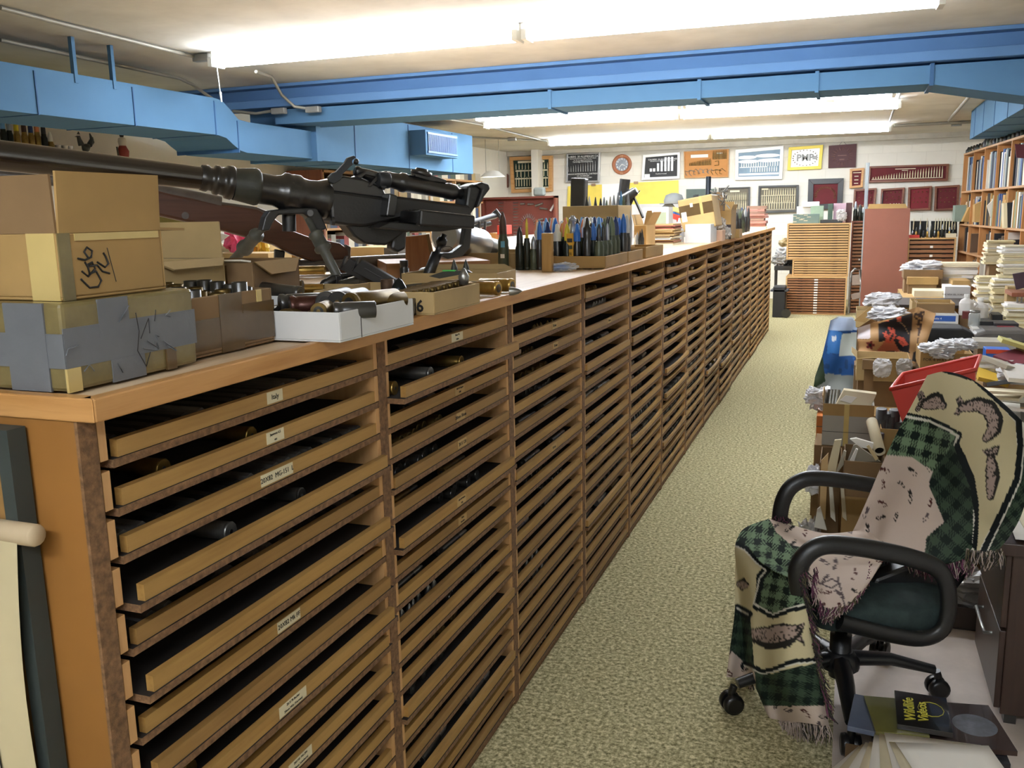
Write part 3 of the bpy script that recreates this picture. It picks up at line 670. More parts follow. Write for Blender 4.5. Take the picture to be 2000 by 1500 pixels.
ub = carton('cardboard_box', 'open brown carton with raised flaps marked in black, on the taped box', -.55, -.047, .018, .198, z1, .082, mCard, flaps=(('x1', .074, .06, .0), ('y0', .07, .02, .0, mCardD), ('x0', .06, 1.9, .01), ('y1', .06, 1.6, .01)), bev=.003, tapes=(('y0', .9, .99, 0, 1, mTapeY), ('x1', 0, .1, 0, 1, mTapeO), ('x1', .14, .95, .88, .99, mTapeY)))
m = MB(); m.tube([(-.25, -.0915, .038), (.14, -.0915, .038)], .0008, 4); m.obj('score_line', mPaperC, ub)
S_ = []
def ubp(u, v): p = P(u, v, x=-.046); return (p.x+.2985, p.y-.108, p.z-z1)
for st in ([(158, 545), (175, 562), (192, 560), (198, 548), (188, 530), (175, 535), (172, 522), (166, 512)], [(160, 530), (172, 540), (186, 525), (180, 512), (170, 518)], [(152, 505), (166, 508), (178, 502), (180, 490), (170, 483), (164, 492), (172, 503)], [(172, 520), (190, 518), (200, 530), (214, 534)], [(190, 512), (205, 522), (212, 515), (206, 500), (202, 494)]):
    S_.append([Vector(ubp(u, v)) for u, v in st])
marks(ub, S_, mMark, r=.0014); marks(ub, [[Vector(ubp(209, 484)), Vector(ubp(227, 550))]], mMark, 'marker_line', .0005)
m = MB(); R1 = random.Random(4)
for k in range(5): # crumpled packing paper
    c = Vector((-.16+.09*k*.5, -.01+R1.uniform(-.02, .02), .09)); m.grid(lambda a, b, c=c, k=k: c+Vector(((a-.5)*.2, (b-.5)*.12, .035*math.sin(a*9+k)*math.cos(b*7+k*2)+.02*math.sin(a*23+k)+.03)), 12, 8)
tag(m.obj('packing_paper', mPaperC), 'crumpled tan packing paper stuffed in the open brown carton', 'packing paper').location = (-.3, .11, z1)
# brown box of upright empty cases
cb = carton('cardboard_box', 'brown taped box packed with upright empty shell cases behind the duct-taped box', -.47, -.052, .235, .452, WTZ+.0036, .09, mCardD, tapes=(('x1', .0, 1, .1, .62, mTapeB), ('x1', .36, .62, 0, 1, mTapeB), ('x1', .8, .86, .7, 1, mTapeY), ('x1', .62, 1, .62, .78, mTapeB)))
me = MB().lathe([(.0125, 0), (.0128, .08), (.0120, .081), (.0115, .02), (0, .02)], 14).mesh('shell_case', mBrassD); me2 = me.copy(); me2.materials[0] = mDarkSt
k = 0; R2 = random.Random(9)
for i in range(8):
    for j in range(7):
        x = -.275+.0268*i+(.012 if j % 2 else 0); y = .256+.0285*j
        if x > -.066: continue
        o = link('shell_case', (me, me2)[R2.random() < .5], loc=(x, y, WTZ+.0085+R2.uniform(0, .018))); k += 1
        tag(o, 'upright empty case in the brown box, %s row from the aisle, %s along' % (('eighth seventh sixth fifth fourth third second first'.split())[i], ORD[j].replace('topmost', 'first')), 'shell case', 'upright empty cases in the brown box')
# open box behind with torn white tape
bx3 = carton('cardboard_box', 'worn brown box with torn silvery tape along its rim behind the upright cases', -.50, -.30, .72, .92, WTZ, .12, mCardD, rz=.1, flaps=(('y0', .012, 1.3, .02, M('torn silvery tape', 'cfc8b8', .3, var=.2)), ('x1', .03, 2.8, .05, mCard)), tapes=(('y0', .1, .35, 0, .95, mTapeB), ('y0', .5, .7, 0, .95, mTapeB)))
carton('cardboard_box', 'pale open box with a long raised flap behind the upper brown carton', -.80, -.335, .50, .70, WTZ, .13, mCardL, rz=.0, flaps=(('y1', .075, .25, .02, mCardL), ('x1', .02, 2.4, .03), ('x0', .03, .5, .03)))
# white tray with big shells
tw = carton('tray', 'low white cardboard tray of heavy shell cases jutting over the worktop edge', -.40, .078, .46, .716, WTZ+.0036, .05, mCardW, rz=-.03, cat='tray', wall=.003)
m = MB(); m.box(.2392, .2398, -.062, -.0605, .001, .05); m.obj('cut_line', mInk, tw)
mShellR = M('reddish brown shell case', '4a2a22', .3, .5, var=.3, sc=20)
def casem(L, r, mat, mp=mBrassD, open_=True):
    m = MB(); m.lathe([(r*.97, 0), (r*1.05, .002), (r*1.05, .008), (r*.93, .012), (r, .016), (r*.97, L), (r*.85, L+.001), (r*.85, L*.5), (0, L*.5)], 22)
    m.lathe([(r*.62, -.0005), (r*.62, .0)], 18, mi=2); m.lathe([(r*.26, -.0012), (r*.2, -.0014), (0, -.0008)], 12, mi=1); return m.mesh('shell_case', [mat, mp, mBlack])
def lying(px, face_to, L, r, mat, label, z=WTZ+.008, group='loose shell cases on the worktop', tilt=0, base=None):
    p = P(px[0], px[1], z=z+r) if base is None else Vector(base)
    o = link('shell_case', casem(L, r, mat)); o.location = (p.x, p.y, z+r)
    o.rotation_euler = (math.pi/2-tilt, 0, face_to); return tag(o, label, 'shell case', group)
# local +z of the case points away from its base; base faces the camera when rotated so that +z -> away
for (u, v, yy, ang, L, r, mt, lb) in ((546, 594, .60, -.75, .09, .018, mDarkSt, 'dark shell case lying at the left end of the white tray'), (566, 599, .58, -.85, .10, .019, mShellR, 'reddish brown shell case lying in the white tray'),
        (636, 591, .575, .2, .11, .0195, mDarkSt, 'dark shell case with its base to the front, left of three in the white tray'), (659, 591, .575, .1, .11, .019, mBlack, 'black shell case with bright primer, middle of three in the white tray'), (682, 594, .57, -.25, .12, .0195, mBrassD, 'brown-grey shell case, right of three in the white tray'),
        (708, 592, .61, -.5, .09, .015, mBrassD, 'small shell case lying near the right end of the white tray'), (652, 608, .50, -.9, .07, .015, mDarkSt, 'dark shell case tucked behind the front rim of the white tray'), (622, 608, .49, .3, .06, .014, mBrassD, 'short brass case tucked behind the front rim of the white tray')):
    p = P(u, v, y=yy); o = link('shell_case', casem(L, r, mt)); o.location = p; o.rotation_euler = (-math.pi/2, 0, ang); tag(o, lb, 'shell case', 'shell cases in the white tray')
for j in range(7):
    o = link('shell_case', casem(.13, .0195, (mDarkSt, mBrassD, mShellR)[j % 3])); o.location = (-.33+.06*j, .54, WTZ+.0275); o.rotation_euler = (-math.pi/2, 0, .12); tag(o, 'shell case in the bottom layer of the white tray, %s from the left' % ORD[j].replace('topmost', 'first'), 'shell case', 'bottom layer of the white tray')
p = P(612, 574, y=.74); o = link('shell_case', casem(.09, .015, mDarkSt)); o.location = p; o.rotation_euler = (0, -math.pi/2+.1, 0); o.location.x -= .03; tag(o, 'open-mouthed grey case lying behind the white tray', 'shell case')
# tray with long brass cases and magazines behind
carton('tray', 'shallow brown cardboard tray of long brass cases under the gun', -.66, -.17, .80, 1.17, WTZ, .042, mCardL, rz=.0, cat='tray', flaps=(('y0', .03, 1.9, .02),))
for j, (u, v, r, L) in enumerate(((642, 541, .013, .17), (640, 556, .013, .17))):
    p = P(u, v, z=WTZ+.04)
    o = link('shell_case', casem(L, r, mBrass)); o.location = (p.x-.17, p.y-.06, WTZ+.03+.03*(1-j)); o.rotation_euler = (0, math.pi/2, .35); tag(o, '%s of two bright brass cases lying across the brown tray' % ('upper', 'lower')[j], 'shell case')
lying((592, 562), -1.2, .05, .018, mBrassD, 'short open-mouthed brass case left of the long brass cases', z=WTZ+.02)
for j in range(5):
    p = P(664+j*11, 556-j*2, z=WTZ+.03); o = link('shell_case', casem(.05, .011, mDarkSt)); o.location = p; o.rotation_euler = (1.4, 0, math.pi-.6); tag(o, 'small dark case under the bipod clamp, %s from the left' % ORD[j].replace('topmost', 'first'), 'shell case', 'small dark cases under the bipod')
for j, (u, v) in enumerate(((722, 543), (748, 547))):
    p = P(u, v, z=WTZ+.05); m = MB(); m.prism([(-.075, -.018), (.07, -.018), (.075, .012), (-.065, .018)], -.011, .011); m.box(-.078, -.074, -.012, .012, -.019, .019); m.prism([(-.05, .0), (.05, -.004), (.05, .0), (-.05, .004)], -.0125, -.0105)
    o = m.obj('magazine', mBlack, bevel=.002); o.location = (p.x, p.y, WTZ+.055); o.rotation_euler = (0, math.radians(28), .25); tag(o, '%s of two black steel magazines leaning behind the gun foot' % ('left', 'right')[j], 'magazine')
# things standing between the trays
p = P(754, 585, z=WTZ); tag(MB().lathe([(.0155, 0), (.016, .004), (.0152, .008), (.0152, .066), (.013, .067), (.013, .05), (0, .05)], 22).obj('shell_case', M('rusty shell case', '5b4636', .55, .5, var=.35, sc=30)), 'rusty straight shell case standing by the white tray', 'shell case').location = (-.13, 1.005, WTZ)
tag(MB().lathe([(.017, 0), (.019, .003), (.019, .012), (.0185, .02), (.016, .032), (.009, .045), (0, .052)], 22).obj('projectile', M('polished dark steel', '2c3136', .18, .8, var=.2)), 'polished pointed projectile beside the rusty standing case', 'projectile').location = (-.09, .985, WTZ+.02)
tag(MB().lathe([(.019, 0), (.019, .02)], 22).obj('stand', mBlack), 'dark round base under the polished pointed projectile', 'stand').location = (-.09, .985, WTZ)
b96 = carton('tray', 'low tan cardboard tray marked 9/96 holding a belt of linked cartridges', -.235, .053, .862, 1.112, WTZ+.0036, .048, mCardL, cat='tray', wall=.003)
text('9/96', .034, mMark, b96, (.09, -.1262, .018), (math.pi/2, 0, 0), 'marker_writing', bold=.0008)
lm = cart_mesh('cartridge', .16, .0085, mBrassD, mBlack, n=10); lm2 = cart_mesh('cartridge', .16, .0085, mBrass, mDarkSt, n=10)
for j in range(11):
    o = link('cartridge', lm2 if j == 0 else lm); t = j/10; o.location = (-.025+.05*t, .885+.205*t, WTZ+.042+.012*t*t); o.rotation_euler = (0, -math.pi/2-.06, .1); tag(o, 'linked cartridge in the 9/96 tray, %s from the near end' % ORD[j].replace('topmost', 'first'), 'cartridge', 'linked cartridges in the 9/96 tray')
tag(MB().lathe([(0, -.02), (.010, -.018), (.013, 0), (.004, .018), (0, .02)], 12).obj('fuze', mGreySt), 'conical fuze at the far end of the linked cartridges', 'fuze').location = (.025, 1.085, WTZ+.068)
for j, (x, y, r) in enumerate(((-.035, .76, .014), (-.005, .785, .0195), (.022, .815, .0195))):
    pass
for j, (u, v, r) in enumerate(((788, 610, .0135), (800, 605, .018), (816, 598, .018))):
    p = P(u, v, z=WTZ+.0036+r); o = link('shell_case', casem(.09, r, M('bronze grey case', '6a5f50', .4, .7, var=.2, sc=20))); o.location = (p.x, p.y+.0, WTZ+.0036+r); o.rotation_euler = (-math.pi/2, 0, 1.35); tag(o, '%s of three grey-bronze cases lying between the white tray and the 9/96 tray' % ('leftmost', 'middle', 'rightmost')[j], 'shell case')
for j, (u, v) in enumerate(((974, 566), (988, 563))):
    p = P(u, v, z=WTZ+.017); o = link('shell_case', casem(.10, .0175, mBrass)); o.location = (p.x, p.y+.05*j, WTZ+.017+.0036); o.rotation_euler = (0, -math.pi/2, -.18); tag(o, '%s of two brass cases lying beside the 9/96 tray' % ('nearer', 'farther')[j], 'shell case')
p = P(1000, 572, z=WTZ+.01); o = MB().lathe([(.011, 0), (.011, .01), (.007, .024), (0, .034)], 14).obj('projectile', mGreySt); o.location = (p.x-.015, p.y+.02, WTZ+.012); o.rotation_euler = (0, math.pi/2, .3); tag(o, 'small grey projectile lying at the end of the two brass cases', 'projectile')
# box with two tips
carton('tray', 'low kraft tray with two pointed projectiles beside the brown plank', -.36, -.07, 1.52, 1.70, WTZ, .046, mCardL, rz=.05, cat='tray', flaps=(('y1', .015, .2),))
for j, (u, v) in enumerate(((888, 535), (911, 535))):
    p = P(u, 553, y=1.58); o = MB().lathe([(.012, 0), (.0125, .004), (.0125, .035), (.009, .055), (.001, .078)], 18).obj('projectile', mGunG); o.location = (p.x, 1.58, WTZ+.004); tag(o, '%s of two grey pointed projectiles standing in the kraft tray' % ('left', 'right')[j], 'projectile')
p = P(812, 550, z=WTZ); jar = thing('jar', 'small square jar of yellow contents with a white lid by the gun foot', 'jar', (p.x, p.y, WTZ)); MB().box(-.017, .017, -.017, .017, .001, .022).obj('body', M('yellow jar', 'b5a92c', .2, var=.2, coat=.5), jar, bevel=.004); MB().lathe([(.02, .022), (.021, .023), (.021, .03), (.018, .032)], 20).obj('lid', mCardW, jar)
p = P(802, 552, z=WTZ); tag(MB().lathe([(.014, 0), (.015, .003), (.013, .006), (.0145, .05), (.011, .055), (.013, .058), (.013, .075)], 18).obj('shell_case', mBlack), 'thin black standing case in front of the brown wood block', 'shell case').location = (-.42, 1.66, WTZ)
m = MB(); m.prism([(-.06, 0), (-.03, -.006), (.06, .01), (.05, .016), (-.02, .012)], -.004, .004); o = m.obj('wire_cutter', mGunG); p = P(880, 541, z=WTZ+.05); o.location = (p.x, p.y, WTZ+.052); tag(o, 'grey tool with a green tag lying over the trays behind the linked cartridges', 'tool')
m = MB(); m.box(-.02, .015, -.006, .004, .013, .016); m.obj('green_tag', M('bright green tag', '3fbf52', .5, var=0), o)
# wood block, plank, barrels and big tube
wp = PL((-.5, 1.95, WTZ), .33)
wbk = thing('wood_block', 'upright brown wooden block standing behind the gun receiver', 'block', wp.o, .33)
m = MB(); pts = [wp(u, v) for u, v in ((792, 462), (836, 458), (852, 556), (792, 556))]; pts = [(a, max(b, 0)) for a, b in pts]; m.prism(pts, 0, .05); m.obj('block', wood('reddish brown block', '7c4c2c', '9d6a42', '8a5a36', axis=2, rough=.5), wbk, bevel=.003)
m = MB(); q = [wp(u, v) for u, v in ((832, 458), (838, 457), (858, 556), (850, 556))]; q = [(a, max(b, 0)) for a, b in q]; m.prism(q, -.003, .01); m.obj('side_strip', mCardD, wbk)
def plank(name, label, a, b, w, t, mat, cat='plank', z=WTZ):
    a = Vector(a); b = Vector(b); d = b-a; o = thing(name, label, cat, (a.x, a.y, z), math.atan2(d.y, d.x)); m = MB(); m.box(0, d.length, 0, w, 0, t); m.obj('board', mat, o, bevel=.002); return o
plank('plank', 'thick brown wooden plank lying behind the shell display', (-.62, 1.92), (-.32, 2.12), .5, .05, wood('brown plank', '8a5f3c', 'a87b52', '9a6e48', axis=0))
def rodthing(name, label, cat, a, b, prof, mat, group=None, n=22):
    a = Vector(a); b = Vector(b); o = thing(name, label, cat, a, 0, group); q = (b-a).to_track_quat('Z', 'Y'); o.rotation_mode = 'QUATERNION'; o.rotation_quaternion = q
    for k, (nm, pr, mt) in enumerate(prof): MB().lathe(pr, n).obj(nm, mt, o)
    return o
a = P(585, 541, y=2.05); b = P(793, 516, y=2.3)
rodthing('gun_barrel', 'thick brown-grey barrel lying on the worktop behind the rifle butt', 'barrel', (a.x, a.y, max(a.z, 1.232)), (b.x, b.y, max(b.z, 1.24)), (('tube', [(.026, 0), (.027, .4), (.024, .41), (.024, .47), (.029, .475), (.029, .5), (.024, .51), (.024, .62)], mRB),), mRB)
a = P(520, 548, y=1.9); b = P(640, 532, y=2.0)
rodthing('gun_barrel', 'shorter grey barrel lying left of the thick brown one', 'barrel', (a.x, a.y, 1.235), (b.x, b.y, 1.24), (('tube', [(.02, 0), (.028, .01), (.028, .12), (.018, .13), (.018, .3)], mRB),), mRB)
a = P(868, 462, y=2.3); b = P(980, 487, y=3.0); dd = (b-a).length
rodthing('rocket_tube', 'large silvery aluminium tube tapering to a dark neck behind the gun butt', 'tube', a, b, (('barrel', [(.05, 0), (.062, .02), (.064, dd*.55), (.058, dd*.57)], M('brushed aluminium', 'a9acb0', .3, .8, var=.1)), ('neck', [(.058, dd*.57), (.04, dd*.68), (.036, dd*1.0), (.03, dd*1.02)], mGunG)), mGunG)
# smaller gun barrel rising behind
RN = M('grey gun metal', '55575a', .45, .5, var=.2)
g2 = thing('machine_gun', 'grey machine gun lying behind the big tube, its muzzle towards the far wall', 'gun', (-1.0, 3.1, 1.45), 0)
def W2(o, u, v, y): p = P(u, v, y=y); return p-Vector(o.location)
m = MB(); m.tube([W2(g2, 905, 440, 3.0), W2(g2, 968, 421, 3.3)], .014, 10); m.tube([W2(g2, 880, 455, 3.0), W2(g2, 958, 436, 3.2)], .011, 8); m.obj('barrel', RN, g2)
m = MB(); m.tube([W2(g2, 958, 425, 3.3), W2(g2, 970, 412, 3.3), W2(g2, 978, 425, 3.3), W2(g2, 984, 440, 3.3)], .012, 8); m.obj('carrying_handle', RN, g2)
m = MB()
for u in (925, 937, 948): e_ = W2(g2, u-8, 480, 3.1); e_.z = WTZ-1.45; m.rod(W2(g2, u, 432, 3.1), e_, .006, n=6)
m.obj('bipod', RN, g2)

# ---------------------------------------------------------------- the display of standing shells
def rmesh(h, r, mc, mt, kind='tip', band=None, capm=None):
    m = MB(); bh = h*.62
    m.lathe([(r*.92, 0), (r, .003), (r, h*.03), (r*.9, h*.04), (r*.97, h*.06), (r*.95, bh*.82), (r*.72, bh*.93), (r*.72, bh)], 16)
    if kind == 'tip': m.lathe([(r*.68, bh), (r*.68, bh+(h-bh)*.35), (r*.55, bh+(h-bh)*.65), (r*.22, h*.985), (r*.1, h)], 14, mi=1)
    elif kind == 'fat': m.lathe([(r*.9, bh*.98), (r*.92, bh+(h-bh)*.45), (r*.6, bh+(h-bh)*.55), (r*.4, h*.98), (r*.1, h)], 14, mi=1)
    elif kind == 'slim': m.lathe([(r*.4, bh), (r*.36, h*.9), (r*.1, h)], 12, mi=1)
    if band: m.lathe([(r*.70, bh+.004), (r*.70, bh+.012)], 14, mi=2, cap=False)
    return m.mesh('shell', [mc, mt, band or mCop])
cols = {'blue': M('blue shell tip', '2f6ec2', .35, var=.06), 'light blue': M('light blue tip', '6aa3d8', .35, var=.06), 'white': M('white shell tip', 'dcdcd4', .35, var=.05), 'yellow': M('yellow shell tip', 'd8c532', .35, var=.05), 'black': mBlack, 'green': M('grey green shell tip', '647055', .4, var=.08), 'silver': M('silver tip', 'a5abb2', .3, .6), 'orange': M('orange tip', 'd98a5a', .4, var=.05), 'brown': M('rusty brown tip', '4e362c', .6, var=.25, sc=30), 'navy': M('navy blue tip', '22396b', .35)}
cases = {'green': M('olive green case', '4a5240', .4, .2, var=.15), 'black': mBlack, 'brass': mBrass, 'dark': M('black green case', '23281f', .35, .3, var=.2)}
cache = {}
def shell_at(x, y, h, r, cc, tc, kind, label, group='standing shells on the worktop display', z=WTZ):
    key = (h, r, cc, tc, kind)
    if key not in cache: cache[key] = rmesh(h, r, cases[cc], cols[tc], kind)
    o = link('shell', cache[key], loc=(x, y, z)); return tag(o, label, 'shell', group)
fr = [(984, 'green', 'brown', .215, .021, 'tip'), (1016, 'dark', 'black', .16, .018, 'tip'), (1030, 'dark', 'yellow', .19, .014, 'slim'), (1043, 'green', 'silver', .125, .016, 'tip'), (1055, 'black', 'blue', .18, .015, 'tip')]
for j, (u, cc, tc, h, r, kd) in enumerate(fr):
    p = P(u, 527, z=WTZ); shell_at(p.x, p.y, h, r, cc, tc, kd, 'shell with a %s tip left of the wooden upright, %s from the left' % (tc, ORD[j].replace('topmost', 'first')))
lab = MB().box(-.002, .014, -.0218, -.0212, .085, .108).mesh('paper_label', M('blue paper label', '6cb5d8', .6, var=0)); lab2 = MB().box(-.004, .012, -.0218, -.0212, .045, .06).mesh('paper_label', mPaperW)
s0_ = [o for o in bpy.data.objects if o.name.startswith('shell') and o.get('label', '').startswith('shell with a brown')][0]; link('paper_label', lab, s0_); link('paper_label', lab2, s0_)
p = P(1070, 531, z=WTZ); ub_ = tag(MB().box(-.019, .019, -.012, .012, 0, .138).obj('wooden_upright', wood('ochre wooden upright', '8f6a33', 'b08a4e', 'a07a40', axis=2), bevel=.002), 'plain ochre wooden upright standing in front of the shells', 'block'); ub_.location = (p.x, p.y, WTZ)
p = P(1119, 524, z=WTZ); yt = thing('cutaway_tube', 'yellow square cutaway tube with black windows and a silver tip among the shells', 'tube', (p.x, p.y, WTZ)); mY = M('yellow paint', 'dba62e', .4, var=.05)
MB().box(-.021, .021, -.02, .02, .0, .132).obj('body', mY, yt, bevel=.003)
MB().lathe([(.012, .132), (.009, .14), (.009, .175), (.014, .178), (.014, .186), (.008, .19), (.008, .198)], 16).obj('tip', cols['silver'], yt)
for a, b in ((.098, .113), (.073, .087)): MB().box(-.016, .004, -.0208, -.0198, a, b).obj('window', mBlack if a > .09 else cases['green'], yt)
text('BL-T M 20', .012, mInk, yt, (-.003, -.0206, .035), (math.pi/2, -math.pi/2, 0), 'stencil_lettering'); text('30', .012, mInk, yt, (.013, -.0206, .106), (math.pi/2, 0, 0), 'stencil_lettering')
# cardboard trays holding the rest
carton('tray', 'low cardboard tray holding the front right block of shells', -.2, .012, 2.43, 2.79, WTZ+.0036, .045, mCard, cat='tray'); carton('tray', 'low cardboard tray with red marking at the far right of the shells', -.19, .012, 2.80, 3.08, WTZ+.0036, .045, mCard, cat='tray')
carton('tray', 'low cardboard tray behind the left group of standing shells', -.62, -.24, 2.48, 2.85, WTZ, .06, mCardL, cat='tray')
carton('tray', 'small empty curled cardboard tray right of the shell display', -.12, .02, 3.14, 3.46, WTZ+.0036, .05, mCard, cat='tray', rz=-.05)
seq = [('green', 'green'), ('green', 'black'), ('green', 'green'), ('black', 'blue'), ('black', 'black')]
R3 = random.Random(21); n3 = 0; pal = ['blue', 'white', 'black', 'light blue', 'silver', 'navy', 'yellow', 'white', 'blue', 'black', 'orange', 'green']
rows = []
for i in range(6): rows.append((-.012-.0, 2.33+.062*i, 'r'))
tcr = ['black', 'black', 'silver', 'green', 'navy', 'green']
for i in range(5):
    shell_at(-.02, 2.46+.064*i, .19 if i in (3, 4) else .165, .0195, 'green', tcr[i], 'slim' if i in (0, 1, 2) else 'tip', 'olive case shell in the front right tray by the aisle, %s from the near end' % ORD[i].replace('topmost', 'first'))
shell_at(-.018, 2.84, .20, .0185, 'black', 'blue', 'tip', 'black shell with a bright blue pointed tip at the right end of the display'); shell_at(-.02, 2.91, .195, .017, 'black', 'white', 'tip', 'black shell with a cream tip behind the bright blue-tipped one')
for a in range(6):
    for b in range(15):
        x = -.062-.045*a-(.02 if b % 2 else 0); y = 2.45+.042*b+.02*a
        if x < -.22 and y < 2.5: continue
        tc = R3.choice(pal); cc = R3.choice(['black', 'dark', 'green', 'black']); h = R3.choice((.168, .176, .184, .19)); kd = R3.choice(('tip', 'tip', 'fat'))
        shell_at(x, y, h, R3.choice((.015, .017)), cc, tc, kd, '%s-tipped standing shell, %s display row from the aisle, %s along' % (tc, ('second third fourth fifth sixth seventh'.split())[a], ORD[b].replace('topmost', 'first'))); n3 += 1
# clear bag with blue thing
from mathutils import noise as _nz
def bagmesh(w, d, h, seed, nu=18, nv=12, amp=.25):
    """crumpled bag: squarish pillow broken into sharp facets by ridged noise"""
    amp = min(amp, .22)*.8; so = Vector((seed*3.7, seed*1.3, -seed*2.1)); pw = lambda x, e: math.copysign(abs(x)**e, x)
    def f(a, b):
        th = a*2*math.pi; ph = (b-.5)*math.pi
        v = Vector((pw(math.cos(ph), .6)*pw(math.cos(th), .7), pw(math.cos(ph), .6)*pw(math.sin(th), .7), pw(math.sin(ph), .8)))
        n = 1-abs(_nz.noise(v*1.9+so))*2.2*amp*2+_nz.noise(v*4.5+so)*amp*1.1+_nz.noise(v*9+so)*amp*.5
        return Vector((w/2*v.x*n, d/2*v.y*n, max(0, h/2+h/2*v.z*(n+_nz.noise(v*3+so*2)*amp))))
    return f
p = P(1100, 530, z=WTZ); bg = thing('plastic_bag', 'small clear plastic bag with a blue fuze in front of the wooden upright', 'bag', (p.x, p.y, WTZ), .3)
MB().grid(bagmesh(.115, .05, .034, 3), 26, 18, smooth=False).obj('bag', mClear, bg); MB().lathe([(.0, -.03), (.011, -.028), (.011, .01), (.007, .03), (0, .032)], 14, M=T(-.01, 0, .014) @ RY(math.pi/2)).obj('fuze', cols['blue'], bg)
# ================================================================ THE FAR WALL
WP = PL((0, YW-.03, 0), 0)
mOak = wood('light oak frame', 'b07c44', 'c99a62', 'b98850', axis=0); mWal = wood('walnut frame', '5a3324', '7a4a34', '6a3f2c', axis=0); mBlkF = M('black frame', '1c1b1c', .4, var=.1)
mMar = M('maroon felt', '5e1f24', .9, var=.15, sc=8); mWhite = M('white enamel', 'f0f0ec', .4, var=.02); mBrassL = M('pale brass bits', 'cfc4a0', .4, .3)
def panel(name, label, cat, px, frame, back, fw=.03, dep=.04, plane=WP, glass=False, poly=None):
    """framed board hung on the far wall; px = corner points in the picture, in order"""
    pts = [plane(u, v) for u, v in px]; cx = sum(p[0] for p in pts)/len(pts); cz = sum(p[1] for p in pts)/len(pts)
    base = plane.o+plane.a*cx; o = thing(name, label, cat, (base.x, base.y, cz), plane.yaw)
    L = [(a-cx, b-cz) for a, b in pts]; n = len(L)
    sc = lambda f: [(a-f*(1 if a > 0 else -1)*(1 if abs(a) > 1e-3 else 0), b-f*(1 if b > 0 else -1)) for a, b in L] if n == 4 else [(a*(1-f/max(.01, math.hypot(a, b))), b*(1-f/max(.01, math.hypot(a, b)))) for a, b in L]
    m = MB(); m.prism(sc(fw*.5), -dep*.35, .02); m.obj('backing', back, o)
    if frame:
        I = sc(fw); m = MB()
        for i in range(n):
            j = (i+1) % n; A, B, C, D = L[i], L[j], I[j], I[i]
            m.add([(A[0], -dep, A[1]), (B[0], -dep, B[1]), (C[0], -dep, C[1]), (D[0], -dep, D[1]), (A[0], .022, A[1]), (B[0], .022, B[1]), (C[0], -.0, C[1]), (D[0], -.0, D[1])], [(0, 1, 2, 3), (0, 4, 5, 1), (1, 5, 6, 2), (2, 6, 7, 3), (3, 7, 4, 0)])
        m.obj('frame', frame, o, bevel=.003)
    w = max(a for a, b in L)-min(a for a, b in L); h = max(b for a, b in L)-min(b for a, b in L)
    return o, w-2*fw, h-2*fw, -dep*.35-.001
def bullets(o, w, h, y, rows, mat, name='mounted_cartridge', lab=None, labm=None):
    """rows: (z 0..1, count, height, x0, x1, [height2])"""
    for r in rows:
        zz, n, hh, x0, x1 = r[:5]; h2 = r[5] if len(r) > 5 else hh
        for k in range(n):
            t = k/max(1, n-1); H = hh+(h2-hh)*t; x = -w/2+w*(x0+(x1-x0)*t); z = -h/2+h*zz
            m = MB(); m.lathe([(.008, 0), (.008, H*.6), (.005, H*.7), (.004, H*.85), (.001, H)], 6, M=T(x, y-.01, z)); m.obj(name, mat, o)
def bars(o, w, h, y, lst, mat, name='caption_strip'):
    for x0, x1, z0, z1 in lst: m = MB(); m.box(-w/2+w*x0, -w/2+w*x1, y-.004, y, -h/2+h*z0, -h/2+h*z1); m.obj(name, mat, o)
def rays(o, w, h, y, r0, r1, n, mat, cx=0, cz=0, a0=0, a1=360, name='mounted_cartridge', r=.008):
    for k in range(n):
        a = math.radians(a0+(a1-a0)*k/n); m = MB(); m.rod((cx+r0*w*math.cos(a), y-.006, cz+r0*h*math.sin(a)), (cx+r1*w*math.cos(a), y-.006, cz+r1*h*math.sin(a)), r, r*.4, 5); m.obj(name, mat, o)
q4 = lambda a, b, c, d: ((a, b), (c, b), (c, d), (a, d))
# octagonal blue board
o, w, h, y = panel('display_board', 'eight-sided framed blue board of cards at the left end of the far wall', 'display board', ((940, 325), (958, 322), (978, 323), (993, 342), (993, 365), (975, 387), (945, 386), (925, 360)), mWal, M('dark blue felt', '1f3f63', .9), .05)
for k, (a, b) in enumerate(((.66, .62), (.5, .5), (.4, .5), (.6, .5), (.42, .35), (.55, .35), (.7, .5), (.45, .2), (.55, .2))):
    m = MB(); m.box(-w/2+w*a, -w/2+w*a+.05, y-.004, y, -h/2+h*b, -h/2+h*b+.05); m.obj('card', mPaperW if k % 3 else M('pale blue card', '7fb0cf', .7), o)
for k in range(5): m = MB(); x = w*.18+.0; z = h*(.3-.15*k); m.rod((x, y-.008, z), (x+.06, y-.008, z+.07), .01, .01, 6); m.obj('metal_tube', mGreySt, o)
# green display with oak frame
o, w, h, y = panel('display_board', 'oak framed green board with three rows of brass cartridges', 'display board', ((997, 307), (1080, 304), (1080, 374), (1001, 377)), mOak, M('dark green felt', '1f3328', .9), .06, .06)
bullets(o, w, h, y, [(.68, 11, .10, .07, .95), (.42, 9, .13, .1, .95), (.1, 13, .16, .07, .97)], mBrassL); bars(o, w, h, y, [(.12, .86, .9, .97), (.05, .95, .61, .655), (.03, .95, .34, .385), (.04, .97, .02, .06)], mPaperC)
